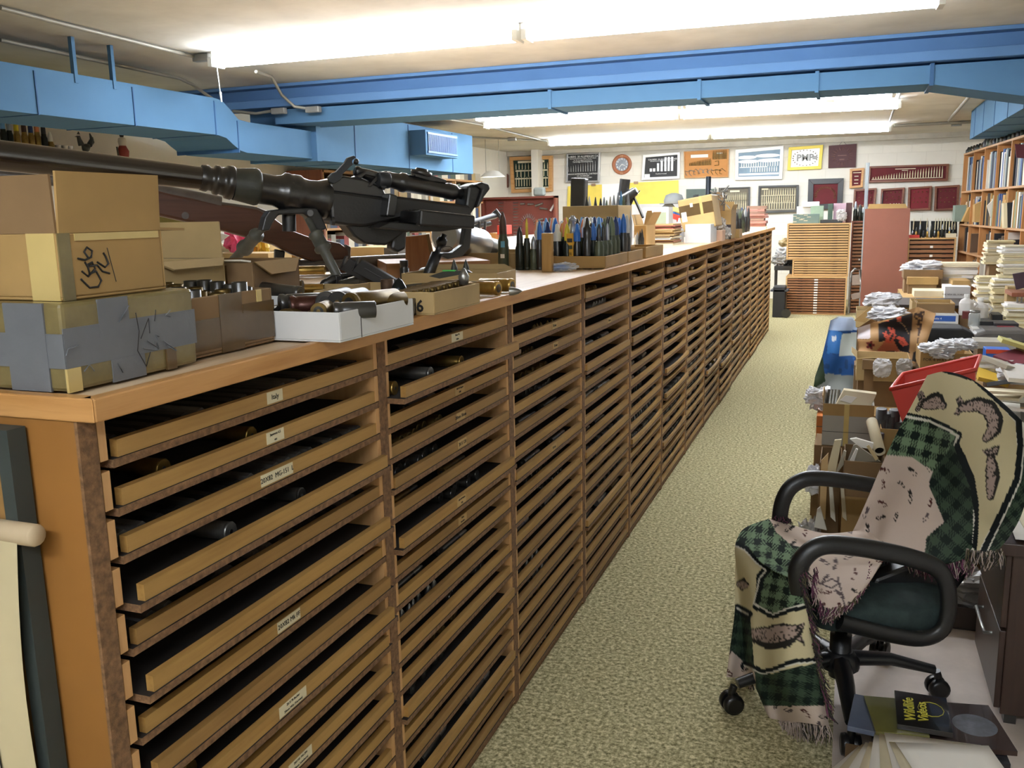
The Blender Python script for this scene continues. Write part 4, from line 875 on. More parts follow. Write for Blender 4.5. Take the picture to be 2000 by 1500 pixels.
# black poster 1
mSil = M('silver frame', 'b8b8b8', .3, .6)
def poster_text(o, w, h, y, lines):
    for s, x, z, sz in lines: text(s, sz, mWhite, o, (x*w, y-.002, z*h), (math.pi/2, 0, 0), 'printed_line')
o, w, h, y = panel('poster', 'silver framed black poster about aluminium case ammunition, left of the clock', 'poster', ((1107, 299), (1173, 297), (1171, 356), (1106, 357)), mSil, M('black poster', '232323', .6, var=0), .03)
poster_text(o, w, h, y, [('CALIBERS .30 ALUMINUM CASE', 0, .41, .044), ('Selected Rounds From Caliber .30 and 7.62mm', 0, .34, .024), ('for the Curtailing Developments', 0, .28, .024), ('Cartridge Developments', 0, .22, .035), ('VARIOUS EXPERIMENTAL CARTRIDGES', 0, -.24, .034), ('U.S. ALUMINUM', 0, -.31, .03), ('and a Variety of Case Designs', .0, -.37, .026), ('Rounds Shown Are', .0, -.43, .026)])
bullets(o, w, h, y, [(.35, 12, .09, .04, .9, .17)], mGreySt)
# clock
cp = P(1214, 321, y=YW-.04); rr = abs(P(1233, 321, y=YW-.04).x-P(1195, 321, y=YW-.04).x)/2
ck = thing('wall_clock', 'round brown wooden wall clock with a white numeral ring, showing about twenty to four', 'clock', (cp.x, YW, cp.z)); mClk = M('brown clock wood', 'a0603c', .5, var=.1)
MB().lathe([(rr, 0), (rr, .03), (rr*.95, .04), (rr*.68, .035), (rr*.66, .02), (0, .02)], 40, M=RX(math.pi/2)).obj('case', mClk, ck)
MB().lathe([(rr*.66, .021), (0, .022)], 36, M=RX(math.pi/2)).obj('dial', M('grey dial', '8d949e', .6, var=.2, sc=20), ck); 
for k in range(12):
    a = math.pi/2-k*math.pi/6; text(str(k or 12), rr*.24, mWhite, ck, (rr*.53*math.cos(a), -.024, rr*.53*math.sin(a)), (math.pi/2, 0, 0), 'numeral', bold=rr*.008)
for a, L, t in ((math.radians(-20), .38, .05), (math.radians(228), .5, .035)):
    m = MB(); m.rod((0, -.027, 0), (rr*L*math.cos(a), -.027, rr*L*math.sin(a)), rr*t, rr*t*.4, 6); m.obj('hand', mWhite, ck)
for dz in (.84, -.84):
    for x in (-.12, 0, .12): m = MB(); m.rod((x*rr, -.041, dz*rr-.08*rr), (x*rr, -.041, dz*rr+.08*rr), rr*.025, rr*.01, 5); m.obj('brass_bullet', mBrassL, ck)
# black poster 2
o, w, h, y = panel('poster', 'white framed black poster with seven pale cases in a rising row, right of the clock', 'poster', ((1257, 303), (1329, 297), (1328, 349), (1254, 352)), mWhite, M('black poster'), .04)
bars(o, w, h, y, [(0, .16, 0, .17)], mWhite, 'white_corner'); poster_text(o, w, h, y, [('CALIBERS .50 ALUMINUM CASE', .04, .33, .034), ('Selected Rounds Experimental Developments', .04, .26, .022), ('Frankford Arsenal', 0, -.33, .024)])
for k, (x, H) in enumerate(((.16, .05), (.26, .05), (.38, .13), (.49, .17), (.6, .22), (.7, .22), (.8, .22))): m = MB(); m.box(-w/2+w*x, -w/2+w*x+.036, y-.02, y, -h*.22, -h*.22+H); m.obj('mounted_case', mGreySt if H > .1 else mWhite, o)
# cork board
o, w, h, y = panel('display_board', 'tan cork-coloured board with belts and clips mounted on it', 'display board', ((1336, 296), (1424, 291), (1423, 346), (1337, 348)), mOak, M('tan board', 'b9824c', .9, var=.05), .012)
bars(o, w, h, y, [(.14, .54, .75, .87), (.73, .86, .86, .91)], mPaperW); bullets(o, w, h, y, [(.45, 14, .05, .12, .6, .11), (.66, 9, .14, .66, .95)], mBrassD)
for k in range(9): c = Vector((-w*.42+w*.1*k, y-.006, -h*.3)); m = MB(); m.tube([c+Vector((.05*math.cos(t), 0, .035*math.sin(t)+.02*math.cos(2*t+k))) for t in [j*.9 for j in range(6)]], .005, 5); m.obj('clip', mGreySt if k < 6 else mBrassD, o)
m = MB(); m.tube([(w*.2, y-.006, h*.08), (w*.28, y-.006, h*.1), (w*.29, y-.006, -h*.06), (w*.19, y-.006, -h*.07)], .006, 5); m.obj('clip', mBrassD, o)
# white framed board with clouds
o, w, h, y = panel('display_board', 'white framed blue-grey board with white banners and rows of cartridges', 'display board', ((1437, 293), (1531, 285), (1528, 350), (1436, 352)), mWhite, M('blue grey board', '8296a5', .8), .05)
bars(o, w, h, y, [(.02, .98, .08, .15), (.03, .7, .37, .4)], mWhite, 'shelf'); bullets(o, w, h, y, [(.40, 16, .07, .08, .95, .12), (.19, 12, .09, .3, .93)], mWhite)
for cx_, cz_, rw in ((-.3, .26, .24), (.2, .3, .3), (-.25, .1, .26), (.25, .12, .3)): m = MB(); m.lathe([(1, 0), (1, .006)], 20, M=T(cx_*w, y, cz_*h) @ RX(math.pi/2) @ Matrix.Diagonal((rw*w, .07*h, 1, 1))); m.obj('banner', mWhite, o)
# PMP board
o, w, h, y = panel('display_board', 'yellow framed white board lettered PMP with a ring of small cartridges', 'display board', ((1541, 288), (1608, 283), (1604, 330), (1538, 333)), M('yellow frame', 'e0c94a', .5, var=.05), mWhite, .045)
text('PMP', .14, M('grey letters', '8d8f8c', .6), o, (-.0, y-.003, 0), (math.pi/2, 0, 0), 'lettering', bold=.004); rays(o, w, h, y, .4, .45, 22, mBrassD, a0=0)
for k in range(3): m = MB(); m.rod((w*.26, y-.008, h*(.06-.06*k)), (w*.42, y-.008, h*(.06-.06*k)), .006, n=5); m.obj('mounted_cartridge', mGreySt, o)
# maroon square
mPlum = M('plum brown board', '4b2a2c', .7, var=.08)
o, w, h, y = panel('display_board', 'plain plum-brown square board with cartridges fanned in a ring, hung by a loop', 'display board', ((1618, 284), (1674, 280), (1672, 327), (1617, 329)), None, mPlum, .01)
rays(o, w, h, y, .27, .42, 20, M('dull maroon bits', '6d4a42', .5), r=.006); bars(o, w, h, y, [(.33, .66, .51, .55), (.4, .58, .33, .38)], M('dull maroon bits'))
m = MB(); m.tube([(-.05, .0, h/2), (0, .0, h/2+.06), (.05, 0, h/2)], .004, 5); m.obj('hanging_loop', mGreySt, o)
# lower row
o, w, h, y = panel('display_board', 'grey-green framed board peeping above the tilted carton', 'display board', ((1340, 369), (1400, 368), (1400, 420), (1340, 420)), None, M('grey green felt', '5a6660', .9), .01)
mG2 = M('drab olive felt', '6d675a', .9, var=.06); mGF = M('dark grey frame', '3f3f3d', .5)
o, w, h, y = panel('display_board', 'dark framed drab board with small cartridges, behind the far standing shells', 'display board', ((1404, 367), (1465, 365), (1464, 420), (1404, 422)), mGF, mG2, .02)
bars(o, w, h, y, [(.35, .68, .86, .93)], mPaperC); bullets(o, w, h, y, [(.55, 13, .12, .08, .9), (.2, 12, .14, .08, .9)], mBrassL)
o, w, h, y = panel('display_board', 'wider dark framed grey board with three shelves of small cartridges', 'display board', ((1482, 363), (1560, 361), (1559, 414), (1480, 417)), mGF, mG2, .03)
bars(o, w, h, y, [(.04, .22, .9, .96), (.03, .97, .64, .665), (.03, .97, .33, .35), (.03, .97, .06, .08)], mPaperC); bullets(o, w, h, y, [(.67, 14, .10, .12, .95), (.36, 16, .13, .06, .95), (.09, 14, .13, .06, .95)], mBrassL)
o, w, h, y = panel('display_board', 'black framed maroon board with an arch of cartridges', 'display board', ((1579, 350), (1648, 348), (1645, 407), (1577, 410)), mBlkF, mMar, .08)
rays(o, w, h, y, .36, .46, 24, mBrassD, cz=-h*.08, a0=-20, a1=200, r=.006)
o, w, h, y = panel('display_board', 'small oak framed red board with four white captions', 'display board', ((1660, 330), (1688, 328), (1685, 366), (1659, 368)), mOak, mMar, .035)
bars(o, w, h, y, [(.1, .95, .83, .88), (.25, .7, .6, .65), (.25, .7, .36, .41), (.25, .7, .14, .19)], mPaperC)
o, w, h, y = panel('display_board', 'long narrow walnut framed maroon board with a rising row of pale cartridges', 'display board', ((1697, 325), (1853, 320), (1851, 353), (1695, 357)), mWal, mMar, .03)
bars(o, w, h, y, [(.33, .6, .84, .9), (.42, .5, .72, .77), (.02, .96, .08, .13)], mPaperC); bullets(o, w, h, y, [(.14, 27, .03, .04, .95, .17)], mBrassL)
for a, b, lb in (((1668, 372), (1712, 405), 'leftmost walnut framed maroon board of the lower row, partly behind the glass tube'), ((1721, 371), (1767, 404), 'walnut framed maroon board behind the top of the tall brown board'), ((1774, 368), (1820, 412), 'walnut framed brighter red board right of the tall brown board'), ((1826, 366), (1874, 412), 'rightmost walnut framed maroon board beside the book shelves')):
    o, w, h, y = panel('display_board', lb, 'display board', ((a[0], a[1]-2), (b[0], a[1]-5), (b[0]-3, b[1]-2), (a[0]-2, b[1])), mWal, M('brighter red felt', '74242a', .9, var=.1) if 'red board right' in lb else mMar, .03)
    bullets(o, w, h, y, [(.8, 4, .015, .2, .85), (.5, 3, .015, .2, .85), (.3, 4, .015, .2, .85)], mBrassD)
# yellow sheet
sh = [WP(u, v) for u, v in ((1109, 364), (1325, 352), (1326, 415), (1107, 420))]; m = MB(); m.prism(sh, 0, .004); ys = m.obj('sheet', M('yellow sheet', 'e8cf5a', .6, var=.06)); ys.location = (0, YW-.035, 0); tag(ys, 'large plain yellow sheet clipped to the far wall under the posters', 'sheet')
for u, v in ((1159, 361), (1242, 357)): p = P(u, v, y=YW-.045); m = MB(); m.box(-.035, .035, -.01, .01, -.02, .02); o = m.obj('bulldog_clip', M('tan clip', '9a7b5a', .5)); o.location = (p.x, YW-.045, p.z); tag(o, '%s metal clip on the top edge of the yellow sheet' % ('left' if u < 1200 else 'right'), 'clip')
sh = [WP(u, v) for u, v in ((1176, 360), (1216, 358), (1216, 400), (1176, 402))]; m = MB(); m.prism(sh, 0, .003); o = m.obj('sheet', mWhite); o.location = (0, YW-.042, 0); tag(o, 'white paper sheet clipped over the yellow sheet', 'sheet')
# brown open display case standing left
BP = PL((-3.9, 12.4, 0), 0); q = [BP(u, v) for u, v in ((950, 386), (1087, 384), (1089, 470), (945, 474))]
x0, x1 = min(a for a, b in q), max(a for a, b in q); zt2 = q[0][1]
dc = thing('display_case', 'large open-fronted brown case of silver cartridges standing at the far left', 'display case', (-3.9, 12.4, .78)); mBr = M('brown felt', '7c4238', .9, var=.06); zt2 -= .78
MB().box(x0, x1, .05, .07, 0, zt2).obj('back', mBr, dc); mBrW = M('reddish brown case', '6a3427', .5)
for a in ((x0, x0+.03, -.08, .07, 0, zt2), (x1-.03, x1, -.08, .07, 0, zt2), (x0, x1, -.08, .07, zt2-.03, zt2), (x0, x1, -.08, .07, 0, .03)): MB().box(*a).obj('side', mBrW, dc)
xc = (x0+x1)/2; ww = x1-x0
for k in range(16): 
    for cxx in (.2, .4): m = MB(); m.rod((x0+ww*cxx, .045, zt2*(.9-.05*k)), (x0+ww*cxx+.08, .045, zt2*(.9-.05*k)), .009, .005, 5); m.obj('mounted_cartridge', mGreySt, dc)
for k in range(16): a = math.radians(-10+200*k/15); c = (x0+ww*.6, zt2*.5); m = MB(); m.rod((c[0]+.1*math.cos(a), .045, c[1]+.13*math.sin(a)), (c[0]+.15*math.cos(a), .045, c[1]+.19*math.sin(a)), .009, .004, 5); m.obj('mounted_cartridge', mGreySt, dc)
for a, b, c_, d in ((.7, .84, .8, .88), (.74, .6, .8, .62), (.9, .75, .97, .9), (.6, .87, .68, .87), (.5, .88, .56, .88), (.76, .8, .86, .78), (.76, .56, .88, .54)): m = MB(); m.rod((x0+ww*a, .04, zt2*b), (x0+ww*c_, .04, zt2*d), .02, .014, 6); m.obj('mounted_cartridge', mWhite if a > .85 else mGreySt, dc)
MB().box(x0-.1, x1+.2, -.4, .5, -.78, 0).obj('stand', mMDF, dc)
# grey box and stuff on top of it
p = P(1054, 382, y=12.4); o = tag(MB().box(-.09, .09, -.05, .05, 0, .13).obj('case', M('grey box', '7d8480', .6), bevel=.03), 'small rounded grey box on top of the brown display case', 'box'); o.location = (p.x, 12.4, zt2+.78)
# ---------------------------------------------------------------- left wall shelves, books, figures
def bookrow(prefix, plane_pt, n0, n1, z, hgt, dep, dirv, face, sub, label, lim=60, seedn=1, groups=None, wmin=.02, wmax=.055, colors=None, cat='book'):
    """row of upright books: from n0 to n1 metres along dirv; each book a thing"""
    R = random.Random(seedn); t = n0; k = 0
    colors = colors or ['6b5a4a', 'c9c2b0', '2f3f5a', '7a2f2a', 'e2dccb', '3b4a3a', 'a89468', '1d1d20', '8a8578', 'b9b3a4']
    while t < n1-.02 and k < lim:
        w_ = R.uniform(wmin, wmax); hh = hgt*R.uniform(.68, .97); dd = dep*R.uniform(.8, 1); cc = R.choice(colors)
        key = 'cover %s' % cc; mt = M(key, cc, .6, var=.05)
        m = MB(); m.box(0, w_-.002, 0, dd, 0, hh, 0); m.box(.003, w_-.005, dd*.02, dd+.0, hh-.0005, hh+.0005, 1)
        o = m.obj('book', [mt, mPaperC], bevel=0); o.location = Vector(plane_pt)+Vector(dirv)*t+Vector((0, 0, z)); o.rotation_euler = (0, 0, face)
        tag(o, label % ORDN(k), cat, groups or label.split(',')[0].replace('%s ', '')); t += w_; k += 1
    return k
def ORDN(k):
    w_ = ['first', 'second', 'third', 'fourth', 'fifth', 'sixth', 'seventh', 'eighth', 'ninth', 'tenth', 'eleventh', 'twelfth', 'thirteenth', 'fourteenth', 'fifteenth', 'sixteenth', 'seventeenth', 'eighteenth', 'nineteenth', 'twentieth']
    return w_[k] if k < 20 else '%dth' % (k+1)
# long bookcase along the left wall
bc = thing('bookcase', 'long wooden bookcase along the left wall under the blue duct', 'bookcase', (-4.3, 7.5, 0)); mShelf = wood('bookcase wood', '9a7044', 'b58a58', 'a87c4c', axis=1); mShR = wood('reddish end panel', '74402c', '8d5238', '7f482f', axis=2)
MB().box(-.42, 0, -.03, 0, 0, 1.9).obj('end_panel', mShR, bc)
for zz in (1.9, 1.6, 1.3, 1.0, .7, .35, .05): MB().box(-.4, 0, 0, 4.4, zz-.025, zz).obj('shelf', mShelf, bc)
for k in range(6): MB().box(-.4, 0, .85*k, .85*k+.025, 0, 1.9).obj('upright', mShelf, bc)
MB().box(-.43, -.41, 0, 4.4, 0, 1.9).obj('back', M('dark bookcase back', '3c2e22', .9), bc)
for r_, zz in enumerate((1.6, 1.3, 1.0)): bookrow('book', (-4.31, 7.55, 0), 0, 4.2, zz, .26, .2, (0, 1, 0), math.pi/2, None, 'book on the %s shelf of the left bookcase, %%s from its near end' % ('second', 'third', 'fourth')[r_], lim=45, seedn=30+r_, wmin=.06, wmax=.13)
bookrow('book', (-4.31, 7.55, 0), .4, 4.2, 1.9, .14, .2, (0, 1, 0), math.pi/2, None, 'book on top of the left bookcase, %s from its near end', lim=26, seedn=34, wmin=.08, wmax=.2)
# ammunition on the high shelf of the left wall
ls = thing('wall_shelf', 'high wooden shelf on the left wall behind the gun barrel', 'shelf', (-4.5, 3.2, 1.86)); MB().box(-.2, .05, -.6, 1.95, -.03, 0).obj('board', mShelf, ls)
a_ = P(262, 303, x=-4.45); MB().box(-.2, .05, 1.95, a_.y-3.2, -.03-.02, -.02).obj('board', mShR, ls)
cs_ = ['light blue', 'silver', 'yellow', 'brown', 'navy', 'orange', 'black']
for k, (u, vt, vb) in enumerate(((5, 222, 273), (17, 226, 274), (31, 227, 275), (46, 230, 276), (59, 232, 277), (71, 229, 278), (84, 235, 279))):
    p = P(u+3, vb, x=-4.45); pt = P(u+3, vt, x=-4.45); h_ = pt.z-1.86
    key = ('wall', k); o = link('shell', rmesh(h_, .023, cases['brass'] if 1 < k < 6 else cases['dark'], cols[cs_[k]], 'tip'), loc=(p.x, p.y, 1.861)); tag(o, 'tall cartridge with a %s tip on the high left shelf, %s from the left' % (cs_[k], ORDN(k)), 'cartridge', 'tall cartridges on the high left shelf')
p = P(100, 290, x=-4.45); tag(link('shell', rmesh(P(100, 258, x=-4.45).z-1.86, .026, cases['brass'], cols['white'], 'tip'), loc=(p.x, p.y, 1.861)), 'shorter brass cartridge with a white tip, right of the tall ones on the high shelf', 'cartridge')
for k, u in enumerate((112, 125, 135)): p = P(u, 290, x=-4.45); tag(MB().lathe([(.028, 0), (.026, .006), (.018, .02), (.018, .05), (.027, .075), (.028, .09)], 14).obj('spool', mGreySt), 'small dark spool-shaped fuze on the high shelf, %s of three' % ORDN(k), 'fuze', 'spool-shaped fuzes on the high shelf').location = (p.x, p.y, 1.861)
p = P(166, 291, x=-4.45); rs = thing('rooster_figurine', 'small dark metal rooster figurine on the high shelf', 'figurine', (p.x, p.y, 1.845)); mR = M('dark rooster metal', '4a4c48', .5, .4)
m = MB(); m.grid(lambda a, b: Vector((.03*math.sin(b*math.pi)*math.cos(a*6.283), -.03+.085*b+.03*math.sin(b*math.pi)*math.sin(a*6.283)*.3, .1+.035*math.sin(b*math.pi)*math.sin(a*6.283)+.03*(2*b-1)**2)), 10, 8); m.obj('body', mR, rs)
m = MB(); m.tube([(0, -.03, .12), (0, -.045, .16), (0, -.05, .185)], [.022, .015, .012], 8); m.rod((0, -.06, .18), (0, -.085, .175), .006, .001, 5); m.prism([(-.06, .195), (-.045, .215), (-.035, .195)], -.003, .003, ax='x'); m.obj('head', mR, rs)
m = MB(); m.tube([(0, .05, .13), (0, .075, .17), (0, .06, .21)], [.02, .014, .004], 6); m.tube([(0, .05, .12), (0, .085, .15), (0, .085, .185)], [.014, .01, .003], 6); m.obj('tail', mR, rs)
m = MB(); m.rod((.01, 0, .08), (.01, 0, .01), .005, n=5); m.rod((-.01, .01, .08), (-.01, .01, .01), .005, n=5); m.box(-.03, .03, -.04, .04, 0, .01); m.obj('legs', mR, rs)
p = P(240, 292, x=-4.45); fg = thing('figurine', 'small figurine in white top and red skirt on the high shelf', 'figurine', (p.x, p.y, 1.845))
MB().prism([(-.06, 0), (.07, 0), (.06, .03), (-.04, .03)], -.04, .04, ax='x').obj('base', mShR, fg); MB().lathe([(.035, .03), (.04, .06), (.045, .1), (.03, .13), (.026, .14)], 14).obj('skirt', M('red skirt', '8c3227', .6), fg)
MB().lathe([(.026, .14), (.032, .17), (.028, .195), (.01, .205)], 14).obj('top', M('white blouse', 'd9d0c2', .7), fg); MB().lathe([(.008, .2), (.016, .212), (.017, .23), (.01, .243), (0, .246)], 12).obj('head', M('dark hair', '2a1f1a', .6), fg)
m = MB(); m.rod((0, -.05, .03), (0, -.06, .13), .007, n=6); m.obj('staff', mR, fg)
# hanging white lamp shade far left
p = P(962, 340, y=11.5); hl = thing('pendant_lamp', 'white metal pendant work lamp hanging beyond the end of the duct', 'lamp', (p.x, 11.5, p.z)); MB().lathe([(.15, -.04), (.14, -.03), (.07, .04), (.03, .05), (.0, .055)], 24, M=Matrix.Diagonal((1.3, .7, 1, 1)), cap=False).obj('shade', mWhite, hl)
m = MB(); m.rod((-.1, 0, .03), (-.1, 0, CEIL-p.z), .004, n=5); m.rod((.1, 0, .03), (.1, 0, CEIL-p.z), .004, n=5); m.obj('chain', mCond, hl); MB().rod((-.13, 0, -.02), (.13, 0, -.02), .02, n=8).obj('tube', M('lit lamp', 'fff6e6', .4, var=0, emit=8), hl)
# ================================================================ THINGS FARTHER ALONG THE WORKTOP
def boxp(name, label, u0, u1, vt, vb, y, d, mat=None, z0=None, **k):
    """carton whose front face, standing at distance y, runs u0..u1 and vt..vb in the picture"""
    a = P(u0, (vt+vb)/2, y=y); b = P(u1, (vt+vb)/2, y=y); um = (u0+u1)/2
    zt_ = P(um, vt, y=y).z; zb_ = P(um, vb, y=y).z if z0 is None else z0
    o = carton(name, label, a.x, b.x, y, y+d, zb_, max(.01, zt_-zb_), mat, **k)
    if a.x > .7 and y < 9.5 and .06 < zb_ < 1 and name not in ('table', 'board', 'post'): buried(a.x, b.x, y, y+d, zb_, label)
    return o
def buried(x0, x1, y0, y1, z, lb):
    s = .012; carton('cardboard_box', 'carton under the '+' '.join(lb.split()[:13]), x0+s, x1-s, y0+s, y1-s, .001, z-.0035, mCardD, closed=True, group='buried cartons', bev=0)
def paperstack(name, label, x, y, z, w, d, n, t=.004, mat=None, rz=0, cat='papers', jit=.02, mats=None, seedn=1, sheet='sheet'):
    """pile of sheets / envelopes, each its own part"""
    R = random.Random(seedn); o = thing(name, label, cat, (x, y, z), rz)
    zz = 0
    for k in range(n):
        tt = t*R.uniform(.7, 1.3); m = MB(); m.tr(T(R.uniform(-jit, jit), R.uniform(-jit, jit), zz) @ RZ(R.uniform(-.12, .12)*min(1, jit*30))); m.box(-w/2, w/2, -d/2, d/2, 0, tt*.92); zz += tt
        m.obj(sheet, R.choice(mats) if mats else (mat or mPaperW), o)
    return o, zz
G = boxp('cardboard_box', 'tall kraft box with shell tips standing out of it, behind the shell display', 1099, 1207, 402, 470, 3.25, .28, mCardL, z0=WTZ)
cone = {}
def conething(u, vt, y, h, r, tc, label, cc='black', zb=None):
    p = P(u, vt, y=y); key = (h, r, tc)
    if key not in cone: cone[key] = MB().lathe([(r*.95, 0), (r, h*.05), (r, h*.55), (r*.75, h*.62), (r*.5, h*.8), (r*.12, h*.98), (0, h)], 14).mesh('shell', [cols[tc]])
    return tag(link('shell', cone[key], loc=(p.x, y, p.z-h)), label, 'shell')
for j, (u, vt, tc) in enumerate(((1146, 383, 'black'), (1151, 382, 'white'), (1163, 384, 'black'), (1173, 386, 'black'), (1180, 384, 'silver'), (1185, 390, 'green'), (1192, 383, 'white'), (1199, 380, 'silver'))):
    conething(u, vt, 3.35+.02*(j % 3), .28, .022, tc, '%s pointed shell tip rising from the tall kraft box, %s from the left' % (tc, ORDN(j)))
for j, (u, vt) in enumerate(((1207, 375), (1213, 372), (1218, 380), (1227, 376))):
    conething(u, vt, 3.5, P(u, vt, y=3.5).z-WTZ, .02, ('silver', 'light blue', 'green', 'silver')[j], 'tall slim grey shell standing right of the tall kraft box, %s of four' % ORDN(j))
p = P(1129, 400, y=3.6); o = MB().prism([(-.04, 0), (.035, 0), (.04, .16), (-.035, .165)], -.03, .03).obj('magazine', mBlack, bevel=.006); o.location = (p.x, 3.62, P(1129, 405, y=3.6).z-.02); MB().box(-.04, .035, -.03, .03, WTZ-o.location.z, 0).obj('magazine_base', mBlack, o); tag(o, 'dark magazine standing up behind the tall kraft box', 'magazine')
# tripod gun behind
tg = thing('machine_gun', 'machine gun on a black tripod pointing up behind the tall kraft box', 'gun', P(1222, 470, y=4.3)); tg.location.z = WTZ
def W3(u, v, y): return P(u, v, y=y)-Vector(tg.location)
m = MB(); m.tube([W3(1214, 400, 4.3), W3(1218, 375, 4.3), W3(1221, 350, 4.3)], [(.035, .03), (.03, .03), (.026, .03)], 8); m.obj('receiver', mGunM, tg)
m = MB(); m.rod(W3(1212, 392, 4.25), W3(1240, 374, 4.3), .03, .026, 10); m.rod(W3(1222, 385, 4.3), W3(1244, 372, 4.3), .02, .02, 10); m.obj('barrel', mGun, tg)
for a, b in (((1238, 385), (1256, 425)), ((1236, 388), (1212, 440)), ((1230, 390), (1222, 410))): m = MB(); m.rod(W3(*a, 4.3), W3(*b, 4.25 if b[0] != 1222 else 4.5), .008, .008, 6); m.obj('leg', mBlack, tg)
m = MB(); m.rod(W3(1240, 383, 4.3), W3(1250, 372, 4.3), .003, n=4); m.obj('lever', mBlack, tg)
boxp('cardboard_box', 'brown open box with raised flaps behind the right end of the shell display', 1238, 1262, 440, 478, 4.2, .25, mCard, z0=WTZ, flaps=(('x1', .08, .5, .02), ('y1', .08, -.1, .02), ('x0', .06, .3, .02)))
for j, (u, tc) in enumerate(((1241, 'white'), (1245, 'silver'), (1250, 'black'), (1254, 'black'))): conething(u, 458-4*j, 4.05, .09+.01*j, .012, tc, 'small bottle-shaped shell before the brown open box, %s of four' % ORDN(j))
pp_, zz_ = paperstack('paper_stack', 'untidy stack of papers and folders behind the shell display', P(1288, 470, y=4.9).x, 4.95, WTZ, .2, .3, 16, .008, mats=[mPaperW, mPaperC, mPaperW, mCardL, mCardD, M('red folder', '8c4a40', .6)], jit=.012, seedn=2)
hb = boxp('cardboard_box', 'white glossy box with a grey panel leaning on the paper stack', 1256, 1306, 405, 444, 5.0, .15, mCardW, closed=True, tapes=(('y0', .1, .9, .1, .75, M('sage green panel', '9aa48c', .6)),))
boxp('cardboard_box', 'long plain white box in the bright background behind the paper stack', 1232, 1330, 398, 425, 6.4, .3, mCardW, closed=True, z0=WTZ)
p = P(1326, 474, z=WTZ); bt = thing('squeeze_bottle', 'clear plastic squeeze bottle with a white nozzle beside the white box', 'bottle', (p.x, p.y, WTZ)); MB().lathe([(.03, .001), (.032, .01), (.032, .08), (.02, .1)], 18).obj('body', M('cloudy plastic', 'd5d5d8', .15, alpha=.75, var=.05, spec=.7), bt); MB().lathe([(.022, .1), (.018, .11), (.004, .16), (0, .162)], 14).obj('nozzle', mWhite, bt)
boxp('cardboard_box', 'bright white box at the worktop edge under the tilted carton', 1338, 1388, 438, 472, 5.15, .28, mCardW, z0=WTZ, closed=True)
# tilted taped carton
a = P(1330, 440, y=5.25); b = P(1397, 440, y=5.25); w_ = b.x-a.x
tc_ = carton('cardboard_box', 'battered tan carton crossed with brown tape, tilted on top of the white box', a.x, b.x, 5.3, 5.62, P(1362, 448, y=5.25).z, P(1362, 382, y=5.25).z-P(1362, 446, y=5.25).z, M('tan taped carton', 'ba9a63', .5, var=.12), closed=True, tilt=(0, -.17, 0), bev=.006, tapes=(('y0', 0, 1, .45, .8, mTapeB), ('y0', .62, .7, .4, 1, mTapeY), ('y0', .05, .2, .3, .6, mPaperW), ('y0', .34, .42, .72, .84, mPaperW)))
boxp('cardboard_box', 'open brown carton with dark tape right of the tilted carton', 1398, 1428, 410, 452, 5.9, .3, mCard, flaps=(('y1', .06, 0, .02), ('x1', .04, .3, .02)), tapes=(('y0', 0, 1, 0, .5, M('very dark tape', '2f2429', .4)),), z0=WTZ)
m = MB(); R5 = random.Random(3)
for k in range(26): a = Vector((R5.uniform(-.06, .06), R5.uniform(-.05, .05), R5.uniform(-.05, .06))); m.rod(a, a+Vector((R5.uniform(-.04, .04), R5.uniform(-.03, .03), R5.uniform(-.04, .04))), .005, n=4)
o = m.obj('metal_scrap', mGreySt); o.location = P(1405, 388, y=5.6); tag(o, 'tangle of small metal parts spilling from the box behind the tilted carton', 'metal parts', kind='stuff')
boxp('cardboard_box', 'dark-lidded box holding the tangle of small metal parts', 1390, 1412, 375, 412, 5.72, .12, mCardD)
boxp('cardboard_box', 'small pinkish box on the worktop edge right of the bright white box', 1389, 1411, 450, 469, 5.45, .15, M('pinkish carton', 'bf9a80', .8, var=.15), z0=WTZ, closed=True)
boxp('cardboard_box', 'small open brown box of dark scraps on the worktop edge', 1424, 1444, 448, 464, 6.2, .2, mCard, z0=WTZ)
for j, (u, v) in enumerate(((1413, 446), (1420, 456))): o = MB().grid(bagmesh(.08, .07, .09, 5+j), 28, 18, smooth=False).obj('plastic_bag', M('greyish bag', 'b9b4ac', .25, alpha=.85)); o.location = (P(u, v, y=5.9).x, 5.75+.1*j, WTZ if j else WTZ+.07); tag(o, 'small knotted grey bag, %s of two beside the pinkish box' % ('upper', 'lower')[j], 'bag')
# machine behind with vertical dark tube and cap
vt_ = thing('mortar_tube', 'vertical dark tube rising behind the tilted carton', 'tube', P(1383, 385, y=6.8)); MB().lathe([(.03, WTZ-vt_.location.z), (.022, WTZ+.03-vt_.location.z), (.022, .16), (.02, .165)], 18).obj('tube', M('blue black steel', '33383f', .4, .5), vt_); m = MB()
for k in range(8): m.bx((R5.uniform(-.12, .02), R5.uniform(-.03, .03), R5.uniform(-.08, .03)), (.03, .03, .02))
m.obj('bracket', mGunM, vt_)
p = P(1316, 392, y=5.9); cp_ = thing('cap', 'grey cloth cap perched on objects left of the tilted carton', 'cap', (p.x, 5.9, p.z-.02)); MB().lathe([(.07, 0), (.075, .02), (.06, .06), (.02, .075), (0, .076)], 16).obj('crown', M('grey cloth', '8f9494', .9), cp_); MB().prism([(-.1, -.02), (.0, -.06), (.06, -.05), (.05, .02), (-.06, .03)], -.003, .004, ax='z').obj('peak', M('grey cloth'), cp_)
m = MB(); m.tube([(-.02, 0, -.02), (-.06, 0, -.06), (-.1, 0, -.1), (-.11, 0, -.18)], .035, 8); o = m.obj('sleeve', M('grey cloth')); o.location = (p.x, 5.92, p.z); tag(o, 'crumpled grey cloth hanging below the cap', 'cloth')
